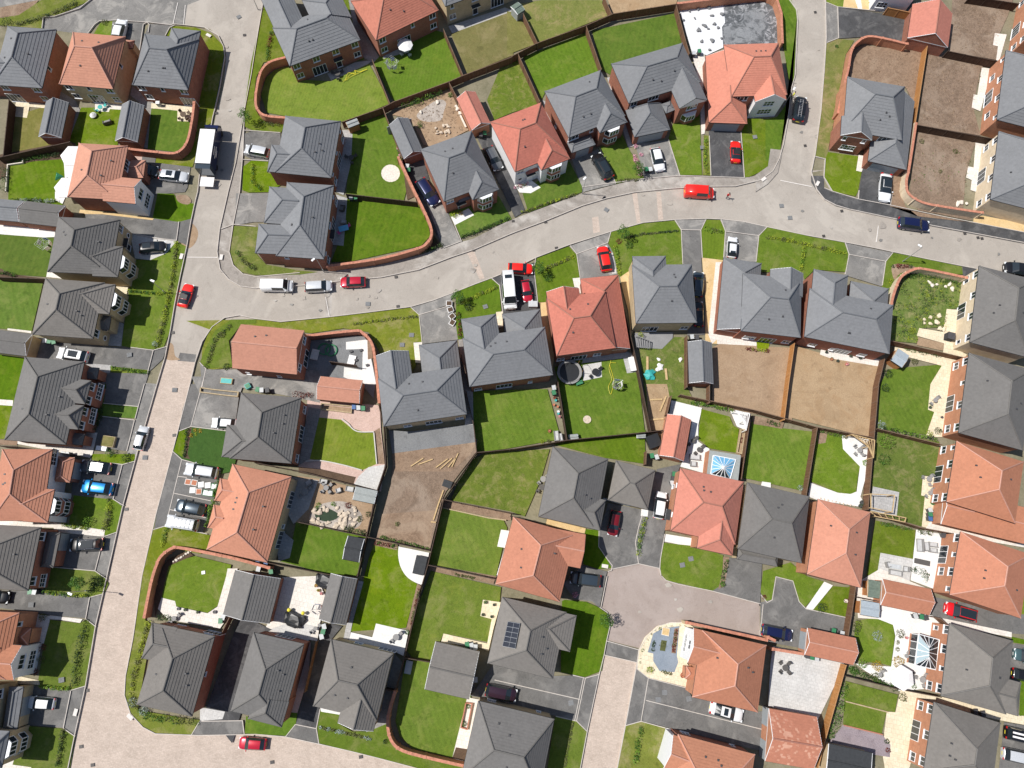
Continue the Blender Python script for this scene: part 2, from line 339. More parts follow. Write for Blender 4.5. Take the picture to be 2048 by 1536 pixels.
# ---------------------------------------------------------------- mesh helpers
class MB:
    """collects faces for ONE mesh object, with uv and material slots"""
    def __init__(s): s.v = []; s.f = []; s.uv = []; s.m = []; s.mats = []
    def mi(s, name):
        if name not in s.mats: s.mats.append(name)
        return s.mats.index(name)
    def face(s, pts, mat, uv=None):
        n = len(s.v); s.v += [tuple(p) for p in pts]; s.f.append(tuple(range(n, n+len(pts)))); s.m.append(s.mi(mat))
        s.uv += uv if uv else [(p[0], p[1]) for p in pts]
    def wallf(s, a, b, z0, z1, mat, top=None):
        """vertical quad from a to b (outside on the right-hand side of a->b)"""
        L = (Vector(b[:2])-Vector(a[:2])).length
        u0 = random.random()*3
        s.face([(a[0], a[1], z0), (b[0], b[1], z0), (b[0], b[1], z1), (a[0], a[1], z1)], mat, [(u0, z0), (u0+L, z0), (u0+L, z1), (u0, z1)])
    def box(s, c, e1, e2, hx, hy, z0, z1, mat, top=None, bottom=True):
        c = Vector((c[0], c[1], 0)); e1 = Vector((e1[0], e1[1], 0)); e2 = Vector((e2[0], e2[1], 0))
        p = [c-e1*hx-e2*hy, c+e1*hx-e2*hy, c+e1*hx+e2*hy, c-e1*hx+e2*hy]
        for i in range(4): s.wallf(p[i], p[(i+1) % 4], z0, z1, mat)
        s.face([(a.x, a.y, z1) for a in p], top or mat)
        if bottom: s.face([(a.x, a.y, z0) for a in reversed(p)], mat)
    def prism(s, pts, z0, z1, mat, top=None):
        n = len(pts)
        ar = sum(pts[i][0]*pts[(i+1) % n][1]-pts[(i+1) % n][0]*pts[i][1] for i in range(n))
        if ar < 0: pts = list(reversed(pts))
        for i in range(n): s.wallf(pts[i], pts[(i+1) % n], z0, z1, mat)
        s.face([(p[0], p[1], z1) for p in pts], top or mat); s.face([(p[0], p[1], z0) for p in reversed(pts)], mat)
    def tube(s, a, b, r0, r1, mat, n=8, cap=True):
        a = Vector(a); b = Vector(b); d = (b-a).normalized(); x = d.orthogonal().normalized(); y = d.cross(x)
        A = [a+(x*math.cos(2*math.pi*i/n)+y*math.sin(2*math.pi*i/n))*r0 for i in range(n)]
        B = [b+(x*math.cos(2*math.pi*i/n)+y*math.sin(2*math.pi*i/n))*r1 for i in range(n)]
        for i in range(n): s.face([A[i], A[(i+1) % n], B[(i+1) % n], B[i]], mat)
        if cap: s.face(B, mat); s.face(list(reversed(A)), mat)
    def lathe(s, c, prof, mat, n=16):
        c = Vector(c)
        for (r0, z0), (r1, z1) in zip(prof, prof[1:]):
            for i in range(n):
                a0 = 2*math.pi*i/n; a1 = 2*math.pi*(i+1)/n
                P = [c+Vector((math.cos(a)*r, math.sin(a)*r, z)) for a, r, z in ((a0, r0, z0), (a1, r0, z0), (a1, r1, z1), (a0, r1, z1))]
                if r1 < 1e-4: P = P[:3]
                elif r0 < 1e-4: P = [P[0], P[2], P[3]]
                s.face(P, mat)
    def mesh(s, name, smooth=False, merge=False):
        me = bpy.data.meshes.new(name); me.from_pydata(s.v, [], s.f)
        for n in s.mats: me.materials.append(MATS[n])
        for p, i in zip(me.polygons, s.m): p.material_index = i
        l = me.uv_layers.new(name='UVMap')
        fl = []
        for u in s.uv: fl += [u[0], u[1]]
        l.data.foreach_set('uv', fl)
        if merge or smooth:
            bm = bmesh.new(); bm.from_mesh(me); bmesh.ops.remove_doubles(bm, verts=bm.verts, dist=1e-4); bm.to_mesh(me); bm.free()
        if smooth: me.polygons.foreach_set('use_smooth', [True]*len(me.polygons))
        me.update(); return me
    def build(s, name, parent=None, smooth=False, loc=None):
        o = bpy.data.objects.new(name, s.mesh(name, smooth)); C.objects.link(o)
        if parent: o.parent = parent
        if loc is not None: o.location = loc
        return o
def link(name, me, parent=None, loc=(0, 0, 0), rz=0, scale=None):
    o = bpy.data.objects.new(name, me); C.objects.link(o); o.location = loc; o.rotation_euler = (0, 0, rz)
    if scale: o.scale = scale
    if parent: o.parent = parent
    return o
def empty(name, loc, rz=0):
    o = bpy.data.objects.new(name, None); C.objects.link(o); o.location = loc; o.rotation_euler = (0, 0, rz); o.empty_display_size = .3
    return o
THINGS = []
def tag(o, label, cat, group=None, px=None, kind=None):
    o['label'] = label; o['category'] = cat
    if group: o['group'] = group
    if kind: o['kind'] = kind
    THINGS.append([o, px or (0, 0)])
    return o
HOUSES = []     # (px, py, key)
def near(px, py):
    return min(HOUSES, key=lambda h: (h[0]-px)**2+(h[1]-py)**2)[2]
def copy_tree(o, parent=None):
    c = o.copy(); C.objects.link(c)
    if parent: c.parent = parent
    for ch in [x for x in o.children]: copy_tree(ch, c)
    return c

# ---------------------------------------------------------------- ground sheets
GZ = [0.0]; GZR = [0.0]
def sheet(name, tile, s, mat, level=1, smooth=False, kind='structure', label=None):
    """a flat surface; every sheet lies a little above the one before it"""
    pts = q(tile, s) if isinstance(s, str) else s
    if smooth: pts = cat_rom(pts, True)
    GZ[0] += .0005
    z = (.012 if level == 0 else .10)+GZ[0]
    if level == 0: GZR[0] = GZ[0]
    w = [G(p[0], p[1], z) for p in pts]
    bm = bmesh.new(); vs = [bm.verts.new(p) for p in w]
    f = bm.faces.new(vs); bm.normal_update()
    if f.normal.z < 0: f.normal_flip()
    bmesh.ops.triangulate(bm, faces=bm.faces[:], ngon_method='EAR_CLIP')
    me = bpy.data.meshes.new(name); bm.to_mesh(me); bm.free(); me.materials.append(MATS[mat])
    o = bpy.data.objects.new(name, me); C.objects.link(o); o['kind'] = kind
    return o
def offset(w, d):
    """offset an open polyline sideways by d (left positive) with mitres"""
    out = []
    for i, p in enumerate(w):
        a = (p-w[i-1]).normalized() if i > 0 else None
        b = (w[i+1]-p).normalized() if i < len(w)-1 else None
        if a is None: a = b
        if b is None: b = a
        na = Vector((-a.y, a.x)); nb = Vector((-b.y, b.x)); n = (na+nb)
        if n.length < 1e-6: n = na
        n.normalize(); k = max(.4, n.dot(na)); out.append(p+n*(d/k))
    return out
def strip(mb, w, width, z0, z1, mat, top=None):
    w = [Vector(p[:2]) for p in w]
    w = [w[0]]+[b for a, b in zip(w, w[1:]) if (b-a).length > .02]
    L = offset(w, width/2); Rr = offset(w, -width/2); d = 0
    for i in range(len(w)-1):
        a, b, c, e = Rr[i], Rr[i+1], L[i+1], L[i]; l = (w[i+1]-w[i]).length
        mb.face([(a.x, a.y, z0), (b.x, b.y, z0), (b.x, b.y, z1), (a.x, a.y, z1)], mat, [(d, z0), (d+l, z0), (d+l, z1), (d, z1)])
        mb.face([(c.x, c.y, z0), (e.x, e.y, z0), (e.x, e.y, z1), (c.x, c.y, z1)], mat, [(d+l, z0), (d, z0), (d, z1), (d+l, z1)])
        mb.face([(a.x, a.y, z1), (b.x, b.y, z1), (c.x, c.y, z1), (e.x, e.y, z1)], top or mat, [(d, 0), (d+l, 0), (d+l, width), (d, width)])
        d += l
    for i, s in ((0, 1), (-1, -1)):
        a, b = Rr[i], L[i]; P = [(b.x, b.y, z0), (a.x, a.y, z0), (a.x, a.y, z1), (b.x, b.y, z1)]
        mb.face(P if s > 0 else P[::-1], mat)
def wpts(tile, s, z=0, smooth=False):
    pts = q(tile, s) if isinstance(s, str) else s
    if smooth: pts = cat_rom(pts, False)
    return [G(p[0], p[1], z) for p in pts]
def kerb(tile, s, smooth=False, mat='kerb_stone', width=.10, h=.112, name='kerb'):
    mb = MB(); strip(mb, wpts(tile, s, .1, smooth), width, 0, h+random.random()*.004+GZ[0], mat)
    o = mb.build(name); o['kind'] = 'structure'; return o
def pmid(tile, s):
    p = q(tile, s) if isinstance(s, str) else s
    return (sum(a[0] for a in p)/len(p), sum(a[1] for a in p)/len(p))
def loc_word(px, py):
    v = 'top' if py < 512 else ('middle' if py < 1024 else 'bottom')
    h = 'left' if px < 683 else ('centre' if px < 1365 else 'right')
    return {'middle centre': 'centre of the estate'}.get(v+' '+h, v+' '+h)
PANELPOST = {}
def fence(tile, s, mat='fence_dark', h=1.8, label='', smooth=False, post='post_dark', base=0.1):
    w = [p.to_2d() for p in wpts(tile, s, h+base, smooth)]
    px = pmid(tile, s)
    root = empty('timber_fence', (w[0].x, w[0].y, base))
    inv = Vector((w[0].x, w[0].y))
    w = [p-inv for p in w]
    mb = MB(); strip(mb, w, .05, 0, h, mat, post); mb.build('panel', root)
    mb = MB(); strip(mb, w, .11, h-.01, h+.035, post); mb.build('capping_rail', root)
    key = (h, post)
    if key not in PANELPOST:
        m2 = MB(); m2.box((0, 0), (1, 0), (0, 1), .06, .06, 0, h+.1, post); PANELPOST[key] = m2.mesh('post')
    tot = sum((b-a).length for a, b in zip(w, w[1:])); n = max(2, int(tot/2.4)); step = tot/n; acc = 0; k = 0
    for a, b in zip(w, w[1:]):
        l = (b-a).length
        while k*step <= acc+l+1e-6 and k <= n:
            p = a+(b-a)*((k*step-acc)/max(l, 1e-6)); link('post', PANELPOST[key], root, (p.x, p.y, 0)); k += 1
        acc += l
    col = {'fence_dark': 'dark brown', 'fence_brown': 'brown', 'fence_new': 'new orange', 'timber_pale': 'pale'}[mat]
    tag(root, label or '%s timber garden fence near the %s' % (col, near(*px)), 'fence', 'timber garden fences', px)
    return root
def gwall(tile, s, label, mat='brick_orange', h=1.8, smooth=True, thick=.3):
    w = [p.to_2d() for p in wpts(tile, s, h+.15, smooth)]; px = pmid(tile, s)
    inv = w[0].copy(); root = empty('garden_wall', (inv.x, inv.y, 0)); w = [p-inv for p in w]
    mb = MB(); strip(mb, w, thick, 0, h+.08, mat); mb.build('brickwork', root)
    mb = MB(); strip(mb, w, thick+.1, h+.08, h+.16, 'coping'); mb.build('coping', root)
    for k in range(0, len(w), 6):
        mb = MB(); mb.box(w[k], (1, 0), (0, 1), thick*.72, thick*.72, 0, h+.21, mat, 'coping'); mb.build('pier', root)
    tag(root, label, 'wall', 'curved brick garden walls', px); return root

# ---------------------------------------------------------------- planting
def leaves(mb, c, rx, ry, rz, n, size, mat, flat=False):
    for _ in range(n):
        while True:
            p = Vector((random.uniform(-1, 1), random.uniform(-1, 1), random.uniform(-1, 1)))
            if .1 < p.length < 1: break
        p *= (.75+.35*random.random())/max(p.length, .45)*p.length**.35
        o = Vector((c[0]+p.x*rx, c[1]+p.y*ry, c[2]+p.z*rz))
        nn = (Vector((random.gauss(0, .6), random.gauss(0, .6), random.random()+.25))+p*.5).normalized()
        a = nn.orthogonal().normalized(); a.rotate(Matrix.Rotation(random.random()*6.28, 3, nn)); b = nn.cross(a)
        s = size*random.uniform(.6, 1.35)
        mb.face([o-a*s*.5, o-b*s*.3, o+a*s*.6, o+b*s*.3], mat)
def hedge(tile, s, w=.5, h=.5, mat='leaf_green', dens=1.0, label='', gappy=0, z=.1, second=None, name='hedge', smooth=False, leaf=.16):
    w *= 1.35; h *= 1.25; dens *= .85
    P = [p.to_2d() for p in wpts(tile, s, z+h*.6, smooth)]; px = pmid(tile, s)
    inv = P[0].copy(); mb = MB(); mats = [mat]+([second] if second else [])
    for a, b in zip(P, P[1:]):
        l = (b-a).length; n = max(1, int(l/(w*.55)))
        for i in range(n):
            if random.random() < gappy: continue
            c = a+(b-a)*((i+random.random()*.6)/n)-inv; k = random.uniform(.7, 1.2)
            ww = w*.55*k; hh = h*.5*random.uniform(.8, 1.15)
            c += Vector((random.gauss(0, .05), random.gauss(0, .05)))
            leaves(mb, (c.x, c.y, hh+.02), ww, ww, hh, int(44*dens*k*(w/.5)), leaf*random.uniform(.9, 1.2), random.choice(mats))
            mb.tube((c.x, c.y, 0), (c.x, c.y, hh), .025, .015, 'bark', 4, False)
    o = mb.build(name, loc=(inv.x, inv.y, z))
    col = {'leaf_green': 'green', 'leaf_yellow': 'yellow-green', 'leaf_dark': 'dark green', 'leaf_lime': 'lime green', 'leaf_red': 'dark red', 'leaf_olive': 'olive green', 'leaf_gold': 'golden', 'leaf_silver': 'silvery', 'leaf_flower': 'pink'}[mat]
    tag(o, label or 'low %s hedge near the %s' % (col, near(*px)), 'hedge', 'young hedges along the plots', px)
    return o
def shrub(tile, x, y, r=.45, h=.7, mat='leaf_green', label='', name='shrub', leaf=.15):
    p = q(tile, '%g,%g' % (x, y))[0]; g = G(p[0], p[1], .1+h*.5); mb = MB()
    leaves(mb, (0, 0, h*.55), r, r, h*.5, int(90*(r/.45)**1.4), leaf, mat)
    for k in range(3): mb.tube((0, 0, 0), (random.gauss(0, .12), random.gauss(0, .12), h*.6), .02, .01, 'bark', 4, False)
    o = mb.build(name, loc=(g.x, g.y, .1))
    col = {'leaf_green': 'green', 'leaf_yellow': 'yellow-green', 'leaf_dark': 'dark green', 'leaf_lime': 'lime green', 'leaf_red': 'dark red', 'leaf_gold': 'golden orange', 'leaf_olive': 'olive', 'leaf_silver': 'silvery green', 'leaf_flower': 'pink flowering'}[mat]
    size = 'small' if r < .35 else ('bushy' if r < .7 else 'large')
    tag(o, label or '%s %s shrub near the %s' % (size, col, near(p[0], p[1])), 'shrub', 'garden shrubs', p[:2]); return o
def weeds(tile, s, n, mat, size=.3, h=.25, name='weeds', label='rough green weeds growing over the plot near the %s'):
    """uncountable rough growth scattered over a plot"""
    P = [G(a[0], a[1], .1).to_2d() for a in q(tile, s)]; mb = MB(); xs = [p.x for p in P]; ys = [p.y for p in P]; k = 0
    def inside(x, y):
        c = False
        for i in range(len(P)):
            a, b = P[i], P[i-1]
            if (a.y > y) != (b.y > y) and x < (b.x-a.x)*(y-a.y)/(b.y-a.y)+a.x: c = not c
        return c
    from mathutils import noise as mn
    while k < n:
        x = random.uniform(min(xs), max(xs)); y = random.uniform(min(ys), max(ys))
        if inside(x, y) and mn.noise(Vector((x*.5, y*.5, 3))) > -.15: r = size*random.uniform(.4, 1.2); leaves(mb, (x, y, .12+h*.3), r, r, h*random.uniform(.3, .8), 12, .16, random.choice(mat)); k += 1
        elif not inside(x, y): continue
        else: k += .15
    o = mb.build(name); tag(o, label % near(*pmid(tile, s)), name.replace('_', ' '), None, pmid(tile, s), 'stuff')
def tree(tile, x, y, h=3.2, r=.9, mat='leaf_green', n=420, label=''):
    p = q(tile, '%g,%g' % (x, y))[0]; g = G(p[0], p[1], .1)
    root = empty('young_tree', (g.x, g.y, .1)); mb = MB(); mb.tube((0, 0, 0), (.03, .02, h*.75), .05, .025, 'bark', 6)
    tips = []
    for k in range(7):
        a = k*2.4; z0 = h*(.35+.06*k); tip = Vector((math.cos(a)*r*.75, math.sin(a)*r*.75, z0+h*.2)); mb.tube((0, 0, z0), tip, .012, .005, 'bark', 4); tips.append(tip)
    mb.build('trunk', root); mb = MB()
    for tp in tips+[Vector((0, 0, h*.92))]: leaves(mb, tp, r*.5, r*.5, h*.14, n//6, .17, mat)
    mb.build('crown', root)
    tag(root, label or 'slender young tree near the %s' % near(p[0], p[1]), 'tree', 'young street trees', p[:2]); return root
# ---------------------------------------------------------------- houses
def fit(tile, s, z):
    p = [G(a[0], a[1], z).to_2d() for a in q(tile, s)]
    c = (p[0]+p[1]+p[2]+p[3])/4
    ex = ((p[1]-p[0])+(p[2]-p[3])).normalized(); ey = Vector((-ex.y, ex.x))
    if (p[3]-p[0]).dot(ey) < 0: ey = -ey
    L = ((p[1]-p[0])+(p[2]-p[3])).dot(ex)/2; Wd = ((p[3]-p[0])+(p[2]-p[1])).dot(ey)/2
    O = c-ex*L/2-ey*Wd/2
    return O, ex, ey, L, Wd
def inset(tile, r, O, ex, L, Wd, zr, end):
    if r == 'G': return 0.0
    if r is None: return min(L*.49, Wd*.5*.66)
    p = q(tile, r)[0]; d = (G(p[0], p[1], zr).to_2d()-O).dot(ex)
    v = d if end == 0 else L-d
    return 0.0 if v < .35 else min(max(v, .8), L*.9)
def RB(tile, s, r0=None, r1=None, z=4.7, slope=.64, mat=None, gmat=None, win=None, dz=0, board='upvc', low=False):
    O, ex, ey, L, Wd = fit(tile, s, z); rise = slope*Wd/2
    i0 = inset(tile, r0, O, ex, L, Wd, z+rise, 0); i1 = inset(tile, r1, O, ex, L, Wd, z+rise, 1)
    if i0+i1 > L: k = L/(i0+i1)*.999; i0 *= k; i1 *= k
    return dict(O=O, ex=ex, ey=ey, L=L, W=Wd, z=z+dz, rise=rise, i0=i0, i1=i1, mat=mat, gmat=gmat, win=win or {}, board=board, wing=0)
def WB(tile, s, r=None, z=4.7, slope=.64, mat=None, gmat=None, win=None, ext=None, board='upvc', dz=.009):
    """wing: first two corners are its outer end, ridge runs inwards"""
    O, ex, ey, L, Wd = fit(tile, s, z)          # ex along outer end, ey inwards
    e = Wd*0+L/2*1.02 if ext is None else ext
    O2 = O; nx_, ny_ = ey, ex; L2 = Wd+e; W2 = L; rise = slope*W2/2
    i0 = inset(tile, r, O2, nx_, L2, W2, z+rise, 0)
    i0 = min(i0, L2*.95)
    return dict(O=O2, ex=nx_, ey=ny_, L=L2, W=W2, z=z+dz, rise=rise, i0=i0, i1=0.0, mat=mat, gmat=gmat, win=win or {}, board=board, wing=1, inner=Wd)
def hgt(b, p):
    d = p-b['O']; x = d.dot(b['ex']); y = d.dot(b['ey'])
    if x < -.01 or y < -.01 or x > b['L']+.01 or y > b['W']+.01: return -1
    h = b['rise']*min(y, b['W']-y)/(b['W']/2)
    if b['i0'] > 0: h = min(h, b['rise']*x/b['i0'])
    if b['i1'] > 0: h = min(h, b['rise']*(b['L']-x)/b['i1'])
    return b['z']+h
WIN = {}
def win_mesh(kind):
    if kind in WIN: return WIN[kind]
    w_, h_, np_, rows = {'w': (1.2, 1.15, 2, 1), 'W': (1.9, 1.15, 3, 1), 's': (.65, .95, 1, 1), 'P': (2.5, 2.1, 4, 1), 'd': (1.0, 2.1, 1, 1), 'G': (2.4, 2.1, 0, 1), 'D': (4.4, 2.1, 0, 1), 'c': (1.8, 1.2, 3, 2), 'C': (2.4, 1.3, 4, 2), 'o': (.8, .8, 1, 1), 'X': (2.7, 2.1, 3, 1)}[kind]
    f = MB(); p = MB(); e = .07; zz = 0
    def bx(mb, x0, x1, z0, z1, y0, y1, mat): mb.box(((x0+x1)/2, (y0+y1)/2), (1, 0), (0, 1), (x1-x0)/2, (y1-y0)/2, z0, z1, mat)
    if kind in 'GD':
        bx(f, -w_/2, w_/2, 0, h_, -.04, .035, 'grey_door')
        for k in range(5): bx(p, -w_/2+.06, w_/2-.06, .05+k*h_/5, k*h_/5+h_/5-.02, .035, .05, 'grey_door')
        WIN[kind] = ('garage_door', f.mesh('garage_door'), p.mesh('panel'), h_, w_, 'panel'); return WIN[kind]
    if kind == 'o':
        f.lathe((0, 0, 0), [(.30, .06), (.44, .06), (.44, -.02)], 'upvc', 16); p.lathe((0, 0, 0), [(0, .03), (.31, .03)], 'glass', 16)
        for mb in (f, p): mb.v = [(a, c, b+.4) for a, b, c in mb.v]; mb.f = [t_[::-1] for t_ in mb.f]
        WIN[kind] = ('round_window', f.mesh('round_window'), p.mesh('pane'), .8, .8, 'pane'); return WIN[kind]
    bx(f, -w_/2, -w_/2+e, 0, h_, -.04, .05, 'upvc'); bx(f, w_/2-e, w_/2, 0, h_, -.04, .05, 'upvc')
    bx(f, -w_/2+e, w_/2-e, 0, e, -.04, .05, 'upvc'); bx(f, -w_/2+e, w_/2-e, h_-e, h_, -.04, .05, 'upvc')
    for k in range(1, np_): x = -w_/2+k*w_/np_; bx(f, x-.035, x+.035, e, h_-e, -.04, .048, 'upvc')
    for k in range(1, rows): bx(f, -w_/2+e, w_/2-e, h_*k/rows-.03, h_*k/rows+.03, -.03, .046, 'upvc')
    if kind not in 'PdX': bx(f, -w_/2-.06, w_/2+.06, -.06, 0, -.04, .16, 'upvc')
    else: bx(f, -w_/2-.05, w_/2+.05, -.03, 0, -.04, .12, 'upvc')
    mt_ = 'black_door' if kind == 'd' else 'glass'
    p.box((0, 0), (1, 0), (0, 1), w_/2-e, .012, e, h_-e, mt_)
    nm = {'P': 'patio_door', 'X': 'patio_door', 'd': 'door'}.get(kind, 'window')
    WIN[kind] = (nm, f.mesh(nm), p.mesh('panel' if kind == 'd' else 'pane'), h_, w_, 'panel' if kind == 'd' else 'pane'); return WIN[kind]
def bay(root, p, n, z0, wmat):
    rz = math.atan2(n.y, n.x)-math.pi/2
    T = [(-1.35, 0), (-.8, .72), (.8, .72), (1.35, 0)]
    f = MB(); g = MB(); f.prism(T, z0, z0+.10, 'upvc'); f.prism(T, z0+1.25, z0+1.42, 'upvc', 'upvc')
    for (a, b), n_ in zip(zip(T, T[1:]), (1, 3, 1)):
        a = Vector(a); b = Vector(b); d = (b-a); l = d.length; d.normalize(); e2 = Vector((-d.y, d.x))
        for k in range(n_+1):
            c = a+d*(l*k/n_); f.box(c, d, e2, .045, .045, z0+.10, z0+1.25, 'upvc')
    T2 = [(x*.965, y*.95) for x, y in T]; g.prism(T2, z0+.1, z0+1.25, 'glass')
    o = f.build('bay_window', root, loc=(p.x, p.y, 0)); o.rotation_euler.z = rz
    link('pane', g.mesh('pane'), o)
    f = MB(); T3 = [(x*.97, y*.96) for x, y in T]; f.prism(T3, z0-(.95 if z0 < 2 else .75), z0-.001, wmat); o = f.build('bay_base', root, loc=(p.x, p.y, 0)); o.rotation_euler.z = rz
COURSE = {'roof_slate_blue': .47, 'roof_terracotta': .36, 'roof_red': .36, 'roof_mottled': .36}
def courses(mb, P, uv, mat, fc):
    """lay a roof slope as real overlapping courses of tiles; P/uv: eave pair first, then ridge end(s)"""
    cs = COURSE.get(mat, .40); P = [Vector(p) for p in P]; top = uv[2][1]; n = max(1, int(round(top/cs))); cs = top/n
    nr = (P[1]-P[0]).cross(P[2]-P[0]).normalized(); nr = nr if nr.z > 0 else -nr; th = .042 if mat != 'felt_dark' else .005
    l0, l1 = P[0], P[3] if len(P) == 4 else P[2]; r0, r1 = P[1], P[2]; ul0, ul1 = uv[0][0], (uv[3] if len(P) == 4 else uv[2])[0]; ur0, ur1 = uv[1][0], uv[2][0]
    for i in range(n):
        a, b = i/n, (i+1)/n; A, B = l0.lerp(l1, a)+nr*th, r0.lerp(r1, a)+nr*th; Cq, D = r0.lerp(r1, b)+nr*.004, l0.lerp(l1, b)+nr*.004
        U = lambda x, y, t_: x+(y-x)*t_
        fc(mb, [A, B, Cq, D] if i < n-1 or len(P) == 4 else [A, B, Cq], mat, [(U(ul0, ul1, a), i*cs), (U(ur0, ur1, a), i*cs), (U(ur0, ur1, b), i*cs+cs*.999), (U(ul0, ul1, b), i*cs+cs*.999)][:4 if i < n-1 or len(P) == 4 else 3])
        fc(mb, [A-nr*(th+.02), B-nr*(th+.02), B, A], mat, [(0, i*cs+.01), (1, i*cs+.01), (1, i*cs+.02), (0, i*cs+.02)])
def house(label, key, roof, ridge, wall, blocks, name='house', cat='house', vents=3, group=None, px=None, pipes=True):
    c = blocks[0]['O']+blocks[0]['ex']*blocks[0]['L']/2+blocks[0]['ey']*blocks[0]['W']/2
    root = empty(name, (c.x, c.y, 0)); off = Vector((c.x, c.y, 0)); o3 = lambda p, z: (p.x-c.x, p.y-c.y, z)
    rm = MB(); rt = MB(); gm = MB(); bards = []; walls = {}; gls = []
    for bi, b in enumerate(blocks):
        O, ex, ey, L, Wd, z, rise, i0, i1 = (b[k] for k in ('O', 'ex', 'ey', 'L', 'W', 'z', 'rise', 'i0', 'i1'))
        pt = lambda x, y: O+ex*x+ey*y
        A, B, Cc, D = pt(0, 0), pt(L, 0), pt(L, Wd), pt(0, Wd); E_, F_ = pt(i0, Wd/2), pt(L-i1, Wd/2); zr = z+rise
        ccw = (B-A).cross(D-A) > 0
        def fc(mb, pts, mat, uv=None):
            if not ccw: pts = pts[::-1]; uv = uv[::-1] if uv else None
            mb.face(pts, mat, uv)
        sl_ = math.hypot(Wd/2, rise); h0 = math.hypot(i0, rise); h1 = math.hypot(i1, rise)
        courses(rm, [o3(A, z), o3(B, z), o3(F_, zr), o3(E_, zr)], [(0, 0), (L, 0), (L-i1, sl_), (i0, sl_)], roof, fc)
        courses(rm, [o3(Cc, z), o3(D, z), o3(E_, zr), o3(F_, zr)], [(L, 0), (0, 0), (i0, sl_), (L-i1, sl_)], roof, fc)
        wm = b['mat'] or wall; gmat = b['gmat'] or wm
        if i0 > 0: courses(rm, [o3(D, z), o3(A, z), o3(E_, zr)], [(Wd, 0), (0, 0), (Wd/2, h0)], roof, fc)
        else: gls.append(MB()); fc(gls[-1], [o3(D, z), o3(A, z), o3(E_, zr)], gmat, [(Wd, z), (0, z), (Wd/2, zr)])
        if i1 > 0: courses(rm, [o3(B, z), o3(Cc, z), o3(F_, zr)], [(0, 0), (Wd, 0), (Wd/2, h1)], roof, fc)
        elif not b['wing']: gls.append(MB()); fc(gls[-1], [o3(B, z), o3(Cc, z), o3(F_, zr)], gmat, [(0, z), (Wd, z), (Wd/2, zr)])
        fc(rm, [o3(D, z-.16), o3(Cc, z-.16), o3(B, z-.16), o3(A, z-.16)], 'soffit')
        for P_, Q_, g_ in ((A, B, 1), (B, Cc, i1 > 0), (Cc, D, 1), (D, A, i0 > 0)):
            fc(rm, [o3(P_, z-.16), o3(Q_, z-.16), o3(Q_, z), o3(P_, z)], 'gutter' if g_ else 'upvc')
        # gutters / bargeboards / ridge and hip tiles, only where no other block covers them
        def seg(mb, P_, zp, Q_, zq, r, mat, side=0, boxy=False):
            n = max(2, int((Q_-P_).length/.5)); run = None
            for k in range(n+1):
                t_ = min(1, (k+.5)/n); m_ = P_.lerp(Q_, t_); zm = zp+(zq-zp)*t_
                ok = k < n and not any(hgt(o, m_) > zm-.04 for j, o in enumerate(blocks) if j != bi)
                if ok and run is None: run = k/n
                if not ok and run is not None:
                    a, b2 = P_.lerp(Q_, run), P_.lerp(Q_, k/n)
                    mb.tube(o3(a, zp+(zq-zp)*run), o3(b2, zp+(zq-zp)*k/n), r, r, mat, 6); run = None
        seg(gm, A, z-.07, B, z-.07, .065, 'gutter'); seg(gm, D, z-.07, Cc, z-.07, .065, 'gutter')
        if i0 > 0: seg(gm, A, z-.07, D, z-.07, .065, 'gutter'); seg(rt, A, z+.04, E_, zr+.04, .10, ridge); seg(rt, D, z+.04, E_, zr+.04, .10, ridge)
        else: bards += [MB(), MB()]; seg(bards[-1], A, z-.04, E_, zr-.03, .055, b['board']); seg(bards[-2], D, z-.04, E_, zr-.03, .055, b['board'])
        if i1 > 0: seg(gm, B, z-.07, Cc, z-.07, .065, 'gutter'); seg(rt, B, z+.04, F_, zr+.04, .10, ridge); seg(rt, Cc, z+.04, F_, zr+.04, .10, ridge)
        elif not b['wing']: bards += [MB(), MB()]; seg(bards[-1], B, z-.04, F_, zr-.03, .055, b['board']); seg(bards[-2], Cc, z-.04, F_, zr-.03, .055, b['board'])
        seg(rt, E_, zr+.04, F_, zr+.04, .11, ridge)
        # walls
        s0 = .3 if i0 > 0 else .06; s1 = .3 if i1 > 0 else .06; ov = .2 if z > 3.5 else .16
        s0 = min(s0, ov); s1 = min(s1, ov)
        wj = .004*bi
        wc = [pt(s0+wj, ov+wj), pt(L-s1-wj, ov+wj), pt(L-s1-wj, Wd-ov-wj), pt(s0+wj, Wd-ov-wj)]
        walls.setdefault(wm, MB()).prism([(p.x-c.x, p.y-c.y) for p in wc], 0, z-.161, wm)
        ctr = (wc[0]+wc[2])/2
